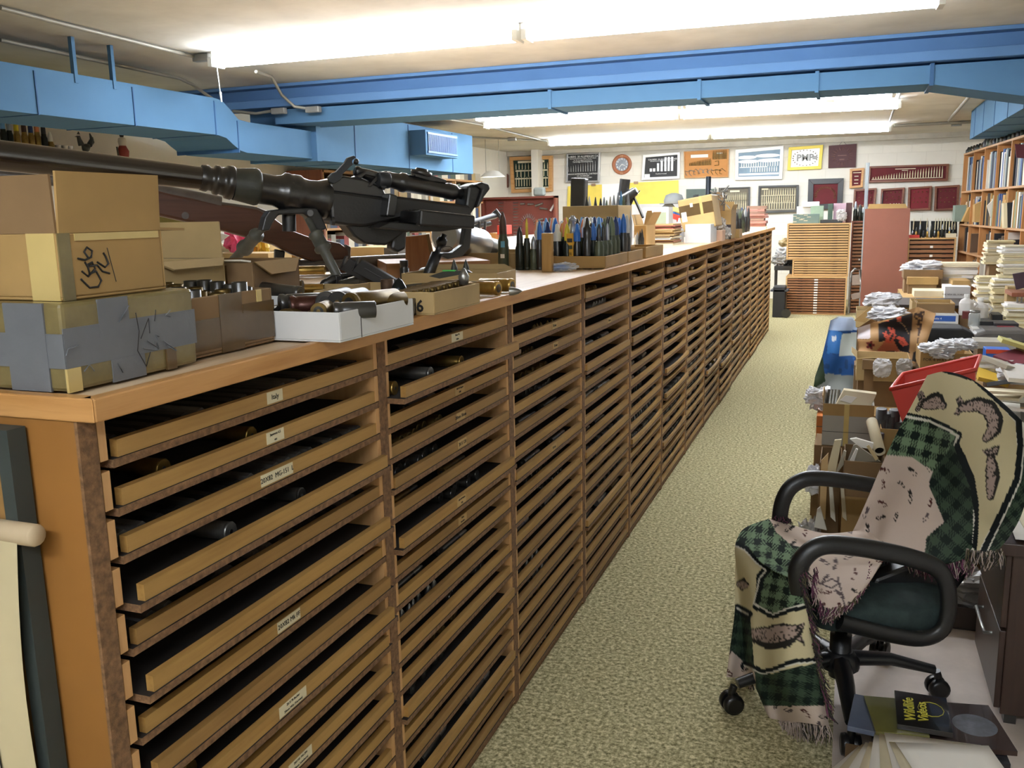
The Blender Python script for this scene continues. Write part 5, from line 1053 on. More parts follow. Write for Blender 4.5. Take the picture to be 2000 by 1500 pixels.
for j, (u, v, c) in enumerate(((1318, 424, 'c0392b'), (1311, 420, '3a6fb5'), (1312, 412, 'ead27a'), (1322, 430, 'a33a30'))): p = P(u, v, y=5.7); o = MB().bx((0, 0, 0), (.06, .06, .035)).obj('small_box', M('small box '+c, c, .6), bevel=.003); o.location = (p.x, 5.75+.05*j, p.z); o.rotation_euler = (.1*j, .3, j); tag(o, '%s small box heaped left of the tilted carton' % {'c0392b': 'red', '3a6fb5': 'blue', 'ead27a': 'pale yellow', 'a33a30': 'dark red'}[c], 'box')
# second display of standing shells
R6 = random.Random(8); k6 = 0
for a in range(4):
    for b in range(12):
        x = -.07-.06*a-.02*(b % 2); y = 7.0+.12*b; tc = R6.choice(['black', 'navy', 'blue', 'silver', 'white', 'black', 'green', 'black']); cc = R6.choice(['black', 'brass', 'dark', 'black', 'green'])
        shell_at(x, y, R6.choice((.19, .21, .23)), .018, cc, tc, 'tip', '%s-tipped shell in the far display, %s row from the aisle, %s along' % (tc, ORDN(a), ORDN(b)), 'far display of standing shells')
carton('tray', 'wooden tray of small brass rounds in front of the far shell display', -.2, -.0, 6.55, 6.85, WTZ, .05, mCardL, cat='tray')
st, _ = paperstack('book_stack', 'stack of reddish-brown books at the far end of the worktop', -.1, 9.3, WTZ, .2, .26, 9, .028, mats=[M('reddish book', '94655a', .6), M('brown book', '7b6050', .6), mPaperC], jit=.015, seedn=5, cat='books', sheet='book')
boxp('cardboard_box', 'green-grey flat box lying before the far stack of books', 1463, 1487, 440, 449, 7.6, .3, M('greenish box', '7e8f86', .6), z0=WTZ, closed=True) if 0 else None
# left side of the worktop, seen under the gun
for (u0, u1, vt, vb, y, d, mt, lb) in ((680, 752, 483, 512, 3.4, .3, mCardL, 'long kraft box standing left of the brown wood block'), (688, 735, 512, 522, 3.1, .25, mCard, 'low brown box in front of the long kraft box'), (750, 778, 484, 512, 3.3, .25, M('dark grey carton', '4a4642', .8), 'dark grey box right of the long kraft box'), (555, 588, 494, 517, 3.2, .3, mCard, 'brown box seen between the rifle stock and the bipod leg'), (395, 525, 495, 540, 2.9, .2, mCardL, 'long low kraft carton under the rifle stock')):
    boxp('cardboard_box', lb, u0, u1, vt, vb, y, d, mt, z0=None if vb < 530 else None, closed=True)
boxp('book', 'dark red book lying on the worktop under the rifle butt', 552, 592, 519, 529, 2.7, .15, M('dark red cover', '7c2a36', .5), closed=True, cat='book')
for j, (u, v) in enumerate(((452, 482), (465, 478), (478, 486), (488, 475), (500, 482), (420, 483))):
    p = P(u, v, y=3.4); rodthing('paper_roll', 'cream rolled paper tube heaped under the rifle stock, %s of six' % ORDN(j), 'paper roll', p, p+Vector((.2, .3, .0)) if j != 5 else p+Vector((.25, .1, -.05)), (('roll', [(.02, 0), (.028, 0), (.028, .25), (.02, .25), (.018, .01)], mPaperC),), mPaperC, n=14)
o = MB().grid(bagmesh(.14, .12, .26, 9), 28, 18, smooth=False).obj('plastic_bag', M('pink bag', 'd84a74', .4, var=.1)); p = P(452, 478, y=3.0); o.location = (p.x, 3.05, WTZ+.001); tag(o, 'bright pink bag behind the paper rolls', 'bag')
o = MB().grid(bagmesh(.16, .12, .26, 12), 28, 18, smooth=False).obj('plastic_bag', M('mustard bag', 'b59a2a', .4, var=.1)); p = P(490, 468, y=3.2); o.location = (p.x, 3.25, WTZ+.001); tag(o, 'mustard yellow bag behind the paper rolls', 'bag')
q = [P(u, v, y=2.9) for u, v in ((380, 440), (446, 460), (398, 495), (385, 497))]; m = MB(); m.add([v-Vector(q[0]) for v in q]+[v-Vector(q[0])+Vector((0, .01, 0)) for v in q], [(0, 1, 2, 3), (7, 6, 5, 4), (0, 4, 5, 1), (1, 5, 6, 2), (2, 6, 7, 3), (3, 7, 4, 0)]); o = m.obj('card', mCardW); o.location = q[0]; tag(o, 'white card sheet with grey bars leaning under the rifle stock', 'card')
q = [P(u, v, y=3.4) for u, v in ((290, 418), (420, 440), (420, 460), (290, 452))]; m = MB(); m.add([v-Vector(q[0]) for v in q]+[v-Vector(q[0])+Vector((0, .05, 0)) for v in q], [(0, 1, 2, 3), (7, 6, 5, 4), (0, 4, 5, 1), (1, 5, 6, 2), (2, 6, 7, 3), (3, 7, 4, 0)]); o = m.obj('box', M('olive green box', '8d8040', .6)); o.location = q[0]; tag(o, 'olive green box behind the rifle stock', 'box')
# dark glass jar and stuff near second gun
for j, (u, vt, vb, c, lb) in enumerate(((978, 440, 458, 'c0392b', 'small red-lidded tub behind the shell display'), (962, 455, 475, 'a97b45', 'small brown box behind the machine gun barrel'))): boxp('cardboard_box', lb, u-7, u+7, vt, vb, 3.9, .12, M('box '+c, c, .6), closed=True)
# hanging things on the end panel: rolled chart and dark frame
mChartP = M('aged chart paper', 'c9bb96', .7, var=.12, sc=3, bump=.1)
ch = thing('wall_chart', 'old cream paper chart with black ruled border hanging by its rod on the end panel', 'chart', (-.35, -.05, 0)); EP = PL((0, -.05, 0), 0)
s1, z1_ = EP(90, 1040); s0_, z0_ = EP(0, 1028)
m = MB(); m.along((s1+.35, -.012, z1_), (-.55, -.012, z1_+.004), [(.0, 0), (.012, .0), (.014, .004), (.0145, .3), (.0145, .9)], 14); m.obj('rod', M('chart rod', 'b7a486', .7, var=.2), ch)
xs = s1+.35-.022; m = MB()
def cf(a, b): return Vector((-.55+(xs+.55)*a-(.014*math.sin(b*7)*a+.02*b*a), -.016-.006*math.sin(b*5+1)-.004*math.sin(a*9), z1_-.004-(z1_-.02)*b))
m.grid(cf, 10, 24); m.obj('sheet', M('aged chart paper', 'c9bb96', .7, var=.12, sc=3, bump=.1), ch)
m = MB(); m.tube([cf(.93, .02+.04*k)+Vector((0, -.002, 0)) for k in range(24)], .0012, 4); m.tube([cf(.93-.03*k, .05)+Vector((0, -.002, 0)) for k in range(14)], .0012, 4); m.obj('ruled_line', mInk, ch)
fr_ = thing('framed_board', 'dark framed tan board leaning on the end panel at the left edge', 'board', (-.5, -.045, .0)); s2, z2 = EP(22, 810); s3, _ = EP(38, 1020)
m = MB(); m.prism([(s2+.5-.02, 1.165), (s2+.5, 1.165), (s2+.505, .02), (s2+.485, .02)], -.014, .012); m.prism([(-.5, 1.165), (s2+.5-.02, 1.165), (s2+.48, 1.14), (-.5, 1.14)], -.014, .012); m.obj('frame', M('dark green grey frame', '333a38', .6), fr_); MB().box(-.5, s2+.48, -.006, .01, .02, 1.14).obj('board', M('tan brown board', '8d6b3a', .7, var=.2), fr_)
# ================================================================ FAR END: PLAN CHESTS, TALL BOARD
mChest = wood('pale plan chest', 'b88c54', 'cda66e', 'c09660', axis=0, rough=.5); mChestD = wood('brown plan chest drawers', '7a4e2e', '96663f', '875a36', axis=0, rough=.5)
def chest(label, u0, u1, vt, vb, y, n, z0=None, mf=None, mb=None, labels=0, depth=.6, inset=.02):
    a = P(u0, vt, y=y); b = P(u1, vt, y=y); zt_ = a.z; zb_ = z0 if z0 is not None else P((u0+u1)/2, vb, y=y).z; w = b.x-a.x; h = zt_-zb_; mf = mf or mChest; mb = mb or mChest
    o = thing('plan_chest', label, 'chest', (a.x, y, zb_)); t = .02
    MB().box(0, w, 0, depth, h-t, h).obj('top', mb, o); MB().box(0, t, 0, depth, 0, h-t).obj('side_panel', mb, o); MB().box(w-t, w, 0, depth, 0, h-t).obj('side_panel', mb, o); MB().box(t, w-t, .03, depth, 0, h-t).obj('carcass', M('dark chest inside', '2a1d12', .9), o); MB().box(t, w-t, .0, .03, 0, .012).obj('plinth', mb, o)
    ph = (h-t-.014)/n; dm = MB().box(t+.004, w-t-.004, .004, .03, .002, ph*.72)
    lipx = w*.2
    me = dm.mesh('drawer', mf); nt = MB().box(w*.2, w*.28, -.002, .006, ph*.72, ph*.95).mesh('finger_notch', M('dark notch', '1d130b', .9)); lb = MB().box(w*.47, w*.53, .002, .0045, ph*.1, ph*.6).mesh('label', mPaperW)
    for k in range(n):
        d = link('drawer', me, o, loc=(0, 0, .013+ph*k)); link('finger_notch', nt, d); link('finger_notch', nt, d, loc=(w*.52, 0, 0))
        if labels and (k*7 % n) < labels: link('label', lb, d)
    return o
chest('lowest of three stacked wooden plan chests, with dark drawers and white labels', 1535, 1655, 540, 613, 11.95, 14, z0=0, mf=mChestD, labels=11, depth=.62)
zl = P(1535, 540, y=11.95).z
chest('middle plan chest of the stack, narrower with six pale drawers', 1548, 1658, 507, 540, 12.0, 6, z0=zl, depth=.55)
zm = P(1548, 507, y=12.0).z
chest('topmost pale plan chest of the stack with fourteen shallow drawers', 1538, 1662, 437, 507, 11.98, 13, z0=zm, depth=.6); ztp = P(1538, 437, y=11.98).z
chest('dark narrow plan chest between the pale stack and the tall brown board', 1664, 1700, 432, 612, 12.3, 26, z0=0, mf=mChestD, mb=mShR, labels=2, depth=.5)
chest('brown plan chest standing right of the tall brown board, with white label holders', 1774, 1868, 465, 612, 12.6, 16, z0=0, mf=mChestD, labels=6, depth=.5); zrt = P(1774, 465, y=12.6).z
a = P(1690, 408, y=10.6); b = P(1778, 414, y=10.6); bb = thing('tall_board', 'tall plain reddish-brown carton standing upright in the aisle end', 'board', ((a.x+b.x)/2, 10.6, 0), .02, rot=None); w_ = (b.x-a.x)/2; h_ = a.z
MB().prism([(-w_, 0), (w_, 0), (w_, h_), (-w_, h_)], 0, .16).obj('body', M('reddish brown carton', '7d4b3a', .7, var=.05, sc=3), bb, bevel=.004)
m = MB(); m.add([(-w_+.03, 0, h_), (w_-.03, 0, h_), (w_-.05, .08, h_+.05), (-w_+.04, .08, h_+.055), (-w_+.03, .004, h_), (w_-.03, .004, h_), (w_-.05, .084, h_+.05), (-w_+.04, .084, h_+.055)], [(0, 1, 2, 3), (7, 6, 5, 4), (0, 4, 5, 1), (1, 5, 6, 2), (2, 6, 7, 3), (3, 7, 4, 0)]); m.obj('flap', mCard, bb)
st, _ = paperstack('file_stack', 'cream files stacked on edge left of the tall brown carton', P(1690, 540, y=11.2).x+.05, 11.3, .45, .06, .2, 22, .035, mat=mPaperC, jit=.01, seedn=6)
MB().box(-.06, .06, -.12, .12, -.448, 0).obj('crate', mCardD, st)
# folding chair
fc = thing('folding_chair', 'grey metal folding chair leaning beside the tall brown carton', 'chair', P(1672, 600, y=11.0)); fc.location.z = 0; w3 = lambda u, v, y=11.0: P(u, v, y=y)-Vector(fc.location)
m = MB(); m.tube([w3(1658, 612), w3(1660, 560), w3(1663, 532), w3(1670, 525), w3(1680, 527), w3(1682, 560)], .014, 8); m.obj('frame', mGreySt, fc); m = MB(); m.prism([(a.x, a.z) for a in (w3(1664, 538), w3(1680, 536), w3(1680, 556), w3(1664, 557))], -.01, .01); m.prism([(a.x, a.z) for a in (w3(1662, 575), w3(1682, 570), w3(1682, 582), w3(1664, 585))], -.01, .01); m.obj('panel', M('beige metal', '8c7c6e', .5), fc)
# on the stack
def onc(name, lb, u0, u1, vt, vb, mt, y=12.05, d=.15, cat='box', **k): return boxp(name, lb, u0, u1, vt, vb, y, d, mt, closed=True, cat=cat, **k)
gb_ = onc('display_board', 'green-grey card with white labels leaning on top of the plan chests', 1549, 1600, 418, 437, M('sage card', '6f8580', .7), d=.05, cat='board', z0=ztp)
for k in range(9): m = MB(); m.box(-.17+.04*(k % 3)+.1*(k % 2), -.12+.04*(k % 3)+.1*(k % 2), -.028, -.026, .02+.012*k, .028+.012*k); m.obj('label', mPaperC, gb_)
onc('box', 'pale green box file on the plan chests', 1583, 1608, 402, 430, M('pale green', '9db49b', .6), y=12.2, z0=ztp); onc('box', 'white card box standing at the left of the plan chest top', 1556, 1584, 403, 425, mCardW, y=12.4, z0=ztp)
onc('book', 'dark green book leaning on the plan chests', 1617, 1626, 398, 425, M('dark green cover', '48614f', .6), y=12.2, cat='book', z0=ztp); onc('box', 'pinkish paper parcel on the plan chests', 1628, 1652, 397, 420, M('pinkish paper', 'c9a9b4', .6), y=12.3, z0=ztp)
onc('box', 'tall maroon box at the right end of the plan chests', 1652, 1664, 396, 437, M('maroon box', '4d2a2c', .6), y=12.1, z0=ztp); onc('box', 'low black tray of papers on the plan chests', 1602, 1645, 429, 437, mBlack, y=12.0, d=.3, z0=ztp)
o = MB().grid(bagmesh(.14, .1, .16, 20), 28, 18, smooth=False).obj('plastic_bag', M('milky bag', 'cfcbc8', .3, alpha=.9)); p = P(1643, 430, y=12.0); o.location = (p.x, 12.0, ztp+.02); tag(o, 'crumpled milky plastic bag on the plan chest tray', 'bag')
o = onc('box', 'white folded paper arch on the plan chests', 1567, 1600, 394, 404, mCardW, y=12.35)
# glass tube and shells behind the tall board
p = P(1691, 400, y=11.6); gt_ = thing('glass_tube', 'tall clear glass tube standing behind the tall brown carton', 'tube', (p.x, 11.6, .03)); MB().lathe([(.02, 0), (.022, .0), (.022, P(1692, 318, y=11.6).z-.03)], 16, cap=False).obj('tube', M('pale blue glass', 'c4d2dc', .1, alpha=.55, var=0, spec=.8), gt_); MB().lathe([(.05, -.028), (.03, .0)], 16).obj('base', mWhite, gt_)
for j, u in enumerate((1671, 1680, 1686)): p = P(u, 410, y=12.4); shell_at(p.x, 12.4, .26-.04*j, .03, 'dark', ('silver', 'black', 'silver')[j], 'tip', 'shell standing on the dark narrow chest, %s from the left' % ORDN(j), z=P(1680, 432, y=12.3).z)
for j, u in enumerate((1722, 1729, 1738, 1745, 1750, 1755)): p = P(u, 412, y=12.5); shell_at(p.x, 12.5, (.45, .3, .3, .3, .3, .3)[j], .02, 'black' if j < 2 else 'brass', 'black' if j < 2 else 'white', 'slim' if j < 2 else 'tip', 'shell showing over the top of the tall brown carton, %s from the left' % ORDN(j), z=P(1740, 412, y=12.5).z-.2)
xz = P(1722, 412, y=12.5); carton('cardboard_box', 'carton behind the tall brown carton carrying a few shells', xz.x-.05, P(1757, 412, y=12.5).x+.05, 12.4, 12.6, .001, P(1740, 412, y=12.5).z-.204, mCardD, closed=True)
# shell jars and black boards on the right chest
for (u0, u1, lb, n) in ((1778, 1814, 'left', 3), (1818, 1870, 'right', 8)):
    o, w, h, y = panel('display_board', '%s black board of brass cartridges standing on the brown plan chest' % lb, 'display board', ((u0, 431), (u1, 431), (u1, 463), (u0, 463)), None, M('black felt', '1a1c1b', .9), .01, .02, PL((0, 12.9, 0), 0)); bullets(o, w, h, y, [(.45, n, .16, .15, .9)], mBrassL)
for j in range(12): p = P(1782+j*7.2, 462, y=12.7); shell_at(p.x, 12.7, .1+.04*(j*7 % 3), .016, ('black', 'brass', 'dark')[j % 3], ('silver', 'black')[j % 2], 'tip', 'small shell on the brown plan chest before the black boards, %s from the left' % ORDN(j), z=zrt)
onc('box', 'red tray on the left end of the brown plan chest', 1776, 1796, 459, 465, M('red tray', 'b5332c', .6), y=12.62, z0=zrt); onc('box', 'cream box at the right of the brown plan chest', 1848, 1868, 456, 465, mPaperC, y=12.62, z0=zrt)
# black bin and black table left of the chests
tb_ = boxp('tool_box', 'black wheeled plastic bin between the drawer cabinet and the plan chests', 1509, 1533, 560, 618, 11.55, .3, M('black plastic', '1b1c1f', .5), z0=.0, closed=True, bev=.01, cat='bin')
m = MB(); m.lathe([(.06, 0), (.06, .03)], 18, M=T(.1, -.17, .062) @ RX(math.pi/2)); m.obj('wheel', mBlack, tb_); MB().box(-.11, .11, -.15, .15, .34, .36).obj('lid', M('grey lid', '3b4048', .5), tb_)
tbt = boxp('side_table', 'black side table heaped with grey bags between the cabinet and the plan chests', 1512, 1548, 520, 528, 12.4, .5, mBlack, closed=True, cat='table'); 
for sx in (-.1, .1): MB().box(sx-.02, sx+.02, -.2, -.16, -P(1530, 528, y=12.4).z, 0).obj('leg', mBlack, tbt)
for j in range(4): o = MB().grid(bagmesh(.24, .2, .16, 40+j), 28, 18, smooth=False).obj('plastic_bag', M(('grey bag a', 'clear grey bag', 'tan bag', 'dark bag')[j], ('8d8c88', 'b8b9ba', 'a08c64', '4c4a48')[j], .3, var=.3)); o.location = (P(1522+6*j, 515, y=12.5).x, 12.5+.08*j, P(1530, 520, y=12.4).z+.11*(j if j < 3 else 0)); tag(o, '%s plastic bag heaped on the black side table' % ('grey', 'clear', 'tan', 'dark')[j], 'bag')
# ================================================================ RIGHT BOOK SHELVES
BS = PL((2.16, 13.9, 0), math.radians(-90+3.4)); _n = BS.n  # front faces the aisle
_d = Vector((-math.sin(math.radians(3.4)), math.cos(math.radians(3.4)), 0))   # runs away from the camera
BK = thing('shelving', 'tall wooden pigeonhole shelving full of books along the right wall', 'shelves', (2.16, 13.9, 0), math.radians(3.4))
# local frame: +y away, +x into the wall; near bays have negative y
def bl(u, v):
    d = ray(u, v); n = Vector((_d.y, -_d.x, 0)); t = (Vector((2.16, 13.9, 0))-CAMP).dot(n)/d.dot(n); p = CAMP+d*t-Vector((2.16, 13.9, 0)); return (p.dot(_d), p.z)
ys = [bl(u, 350)[0] for u in (1880, 1903, 1922, 1945, 1971)]
step = (ys[-1]-ys[0])/4
ups = [ys[0]+step*k for k in range(11)]
zs = [bl(1925, 287)[1], bl(1925, 369)[1], bl(1925, 441)[1], bl(1925, 502)[1], bl(1925, 555)[1], .45, .05]
mSh2 = wood('shelf pine', 'a8713f', 'c08a55', 'b47d4a', axis=2, rough=.5); mSh3 = wood('shelf boards', 'b3835a', 'caa078', 'be9068', axis=1, rough=.5)
for yy in ups:
    for k in range(len(zs)-1): MB().box(0, .3, yy-.013, yy+.013, zs[k+1], zs[k]-.02).obj('upright', mSh2, BK)
for zz in zs: MB().box(-.004, .3, ups[-1]-.013, ups[0]+.013, zz-.022, zz).obj('shelf', mSh3, BK)
MB().box(.3, .32, ups[-1], ups[0], 0, zs[0]).obj('back', M('shelf back', '5a3f28', .9), BK)
nb2 = 0
def world(yl, xl, z): p = Vector((2.16, 13.9, 0))+_d*yl+Vector((_d.y, -_d.x, 0))*xl; return Vector((p.x, p.y, z))
rowh = ['top', 'second', 'third', 'fourth', 'fifth', 'sixth']
for k in range(5):
    for j in range(5):
        y1_, y0_ = ups[j]-.02, ups[j+1]+.02; hgt = zs[k]-.03-zs[k+1]
        if k >= 2 and (j+k) % 3 == 0: continue
        cl_ = [['e2dccb', '2a3348', 'f0eee6', '8fa0a8', 'ccc7bb', '1b1c20', '46639a'], ['b0894e', 'c39c62', 'e6e2da', '26262a', '2e4a7c', '8d9a80'], ['1c1c20', '3a3a3e', 'd8d4ca', '5b4634'], ['26262a', 'c9c4b8', '6b5038'], ['e5ddc6', 'd9cfae', 'cfc6a8']][k]
        n_ = bookrow('book', world(y0_, .03, 0), 0, (y1_-y0_)*(1 if k < 2 else .7), zs[k+1], hgt, .22, tuple(_d), math.radians(3.4)-math.pi/2+0, None, 'book in bay %s, %s row of the right shelving, %%s from near' % (ORDN(j), rowh[k]), lim=12 if j < 5 else 6, seedn=100+k*10+j, wmin=.03 if k < 2 else .045, wmax=.07 if k < 2 else .1, colors=cl_, groups='books in the right shelving')
        nb2 += n_
# dark bottles and shells along the top of the shelving
R7 = random.Random(2)
for j in range(44):
    yl = ups[0]-.06-j*(ups[0]-ups[6])/44; h_ = R7.choice((.08, .11, .14, .18)) if j > 8 else .08
    k_ = ('topsh', round(h_, 2), j % 3)
    if k_ not in cache: cache[k_] = MB().lathe([(.035, 0), (.037, .01), (.036, h_*.5), (.02, h_*.7), (.012, h_*.95), (.005, h_)], 12).mesh('grenade', M(('gunmetal', 'dark bronze', 'dark green iron')[j % 3], ('3a3a3c', '4a4238', '33382f')[j % 3], .35, .6))
    tag(link('grenade', cache[k_], loc=world(yl, .04+.05*(j % 2), zs[0])), 'dark metal round body on top of the right shelving, %s from the far end' % ORDN(j), 'metal round', 'dark rounds on top of the right shelving')
# leaning envelopes and books sticking out of the shelving
def slabthing(name, label, cat, px, depthv, mat, t=.03, ref=None):
    q = [P(u, v, **ref) for u, v in px]; b = q[0]; off = Vector(depthv); m = MB(); n = len(q)
    m.add([v-b for v in q]+[v-b+off*t for v in q], [tuple(range(n)), tuple(range(n, 2*n))[::-1]]+[(i, i+n, (i+1) % n+n, (i+1) % n) for i in range(n)]); o = m.obj(name, mat, bevel=.001); o.location = b; return tag(o, label, cat)
for lb, px, yy, c, t_ in (('green-grey box file sticking out of the far end of the shelving', ((1866, 401), (1892, 400), (1890, 433), (1864, 433)), 12.6, '7f8f84', .3), ('manila envelope sagging from the second row of the shelving', ((1880, 433), (1893, 405), (1905, 402), (1903, 434)), 12.2, 'b58e52', .2), ('stack of tan envelopes leaning out of the second row', ((1904, 400), (1927, 388), (1924, 434), (1903, 434)), 11.6, 'bb955c', .2),
                          ('white ring-bound booklet tipping out of the second row', ((1928, 402), (1944, 386), (1956, 412), (1942, 446)), 11.0, 'dcd6cc', .05), ('green and blue magazine tipping out of the second row', ((1938, 412), (1950, 410), (1949, 445), (1940, 446)), 10.9, '8c9f84', .05), ('dark blue folder in the second row of the shelving', ((1948, 392), (1958, 380), (1952, 444), (1949, 444)), 10.8, '34507c', .05),
                          ('large black book standing in front of the second row', ((1967, 396), (1990, 394), (1992, 442), (1968, 445)), 10.0, '17171a', .15), ('cream book beside the large black book', ((1960, 397), (1967, 396), (1968, 446), (1961, 446)), 10.0, 'd8cdaa', .15), ('small red box at the far end of the second row', ((1878, 386), (1892, 385), (1891, 400), (1878, 400)), 12.9, 'a63340', .15), ('maroon board leaning at the near end of the shelving top', ((1982, 281), (2010, 283), (2010, 310), (1986, 308)), 9.6, '5e2a34', .02),
                          ('brown open carton in the third row of the shelving', ((1946, 478), (1987, 478), (1985, 496), (1946, 495)), 10.0, '9a6d42', .25)):
    slabthing('box' if 'box' in lb or 'carton' in lb else 'folder', lb, 'box' if 'box' in lb or 'carton' in lb else 'folder', px, (0, 1, 0), M('cover %s' % c, c, .6, var=.05), t_, dict(y=yy))
# ================================================================ OFFICE CHAIR WITH A FISH THROW
mPl = M('black chair plastic', '141517', .38, var=.1, sc=20, bump=.05); mTeal = M('dark teal chair cloth', '22302f', .9, var=.35, sc=30, bump=.2); mWh = M('black caster', '101011', .35)
C0 = Vector((.88, 1.77, 0)); SD = Vector((math.sin(math.radians(20)), -math.cos(math.radians(20)), 0))
def CH(u, v, w): 
    d = ray(u, v); o = C0+SD*w; n = SD; t = (o-CAMP).dot(n)/d.dot(n); return CAMP+d*t
OC = thing('office_chair', 'black swivel armchair half covered by a fringed fish-pattern throw', 'chair', (C0.x, C0.y, 0)); cO = Vector(OC.location)
def loc_(p): return Vector(p)-cO
def smooth(pts, n=6):
    out = []; N = len(pts)
    for i in range(N-1):
        p0 = pts[max(i-1, 0)]; p1 = pts[i]; p2 = pts[i+1]; p3 = pts[min(i+2, N-1)]
        for k in range(n):
            t = k/n; out.append(.5*((2*p1)+(p2-p0)*t+(2*p0-5*p1+4*p2-p3)*t*t+(3*p1-p0-3*p2+p3)*t*t*t))
    return out+[pts[-1]]
for nm, w, pts in (('armrest', -.27, ((1522, 1020), (1527, 985), (1540, 957), (1562, 940), (1590, 934), (1640, 938), (1705, 948), (1760, 962))), ('armrest', .27, ((1562, 1158), (1558, 1120), (1566, 1095), (1588, 1073), (1618, 1064), (1665, 1067), (1720, 1076), (1780, 1090), (1830, 1110), (1850, 1145), (1852, 1195), (1838, 1232), (1800, 1248), (1740, 1240), (1690, 1228), (1640, 1215)))):
    m = MB(); m.tube(smooth([loc_(CH(u, v, w)) for u, v in pts], 5), (.017, .024), 12); m.obj(nm, mPl, OC)
# seat, back
def cushion(c, ax, ay, az, sx, sy, sz, name, mat, e=.35):
    m = MB(); N, K = 24, 12
    def f(a, b):
        th = a*2*math.pi; ph = (b-.5)*math.pi; pw = lambda x: math.copysign(abs(x)**e, x)
        return Vector(c)+ax*(sx*pw(math.cos(ph))*pw(math.cos(th)))+ay*(sy*pw(math.cos(ph))*pw(math.sin(th)))+az*(sz*math.copysign(abs(math.sin(ph))**.6, math.sin(ph)))
    m.grid(f, N, K); return m.obj(name, mat, OC)
FD = Vector((-math.cos(math.radians(20)), -math.sin(math.radians(20)), 0)); ZZ = Vector((0, 0, 1))
sc_ = loc_(CH(1660, 1150, .03)); cushion(Vector((sc_.x+.02, sc_.y+.02, .355)), FD, SD, ZZ, .2, .235, .05, 'seat', mTeal)
bk = loc_(CH(1870, 1000, .02)); tilt = math.radians(17); BU = (ZZ*math.cos(tilt)-FD*math.sin(tilt)).normalized(); BF = BU.cross(SD)
cushion(Vector((bk.x, bk.y, .62))-FD*.05-SD*.07, BU, SD, BF, .2, .12, .02, 'backrest', mTeal)
m = MB(); m.tube(smooth([Vector((sc_.x, sc_.y, .31))-FD*.1, Vector((sc_.x, sc_.y, .30))-FD*.22, Vector((bk.x, bk.y, .42))-FD*.08-SD*.07, Vector((bk.x, bk.y, .55))-FD*.07-SD*.07], 5), (.03, .01), 8); m.obj('back_support', mPl, OC)
q = [loc_(CH(u, v, .12)) for u, v in ((1712, 1130), (1790, 1100), (1838, 1120), (1842, 1190), (1825, 1228), (1770, 1238), (1700, 1225), (1680, 1180))]
m = MB(); n_ = len(q); m.add([*q]+[p-SD*.06 for p in q], [tuple(range(n_)), tuple(range(n_, 2*n_))[::-1]]+[(i, i+n_, (i+1) % n_+n_, (i+1) % n_) for i in range(n_)]); m.obj('back_shell', mPl, OC, bevel=.01)
m = MB(); m.lathe([(.03, .07), (.03, .2), (.018, .2), (.018, .36)], 16); m.lathe([(.055, .10), (.055, .13), (.035, .15)], 16); m.obj('gas_column', mPl, OC)
for j, e_ in enumerate(((.596, 1.593), (.914, 1.477), (1.15, 1.865), (1.0, 2.06), (.68, 2.02))):
    e = Vector((e_[0]-cO.x, e_[1]-cO.y, 0)); m = MB(); m.tube([Vector((0, 0, .125))+e*.1, e*.5+Vector((0, 0, .12)), e*.95+Vector((0, 0, .085))], [(.028, .022), (.024, .018), (.016, .014)], 8); lg = m.obj('leg', mPl, OC)
    d = e.normalized(); sdv = Vector((-d.y, d.x, 0)); cc = e+Vector((0, 0, .03)); m = MB()
    for s in (-1, 1): m.along(cc+sdv*(.006*s), cc+sdv*(.026*s), [(.029, 0), (.03, .008), (.028, .018), (.02, .02)], 16)
    m.tube([cc+Vector((0, 0, .0)), cc+Vector((0, 0, .035)), e*.98+Vector((0, 0, .08))], .012, 6); m.obj('caster', mWh, lg)
# ---- the throw: three sheets of cloth, its woven pattern drawn from woven zones
def inpoly(x, y, p):
    c = False; j = len(p)-1
    for i in range(len(p)):
        if (p[i][1] > y) != (p[j][1] > y) and x < (p[j][0]-p[i][0])*(y-p[i][1])/(p[j][1]-p[i][1])+p[i][0]: c = not c
        j = i
    return c
def dseg(x, y, pts):
    best = 1e9; bt = 0
    for i in range(len(pts)-1):
        (ax_, ay_), (bx_, by_) = pts[i][:2], pts[i+1][:2]; dx, dy = bx_-ax_, by_-ay_; L = dx*dx+dy*dy or 1e-9
        t = max(0, min(1, ((x-ax_)*dx+(y-ay_)*dy)/L)); d = math.hypot(x-ax_-t*dx, y-ay_-t*dy)
        if d < best: best = d; bt = (i+t)/(len(pts)-1)
    return best, bt
def h2(a, b, k=0): v = math.sin(a*127.1+b*311.7+k*74.7)*43758.5453; return v-math.floor(v)
K_ = {'cream': lin('cdc29c'), 'pink': lin('c9b8ab'), 'blk': lin('1b1f20'), 'wht': lin('d5d2c5'), 'gd': lin('1c2420'), 'gm': lin('3c4c3c'), 'gl': lin('6d8266'), 'fd': lin('2c2a27'), 'fp': lin('a8948a'), 'br': lin('4f2a26'), 'gy': lin('5c5152')}
def plaid(u, v, ang, cell=15, light=0):
    c, s = math.cos(ang), math.sin(ang); a = (u*c+v*s)/cell; b = (-u*s+v*c)/cell; A = math.floor(a) % 2; B = math.floor(b) % 2
    if A and B: return K_['gd']
    if A or B:
        return K_['gd'] if math.floor((u+v)/3.2) % 2 else (K_['gm'] if not light else K_['gl'])
    return K_['gl'] if light else K_['gm']
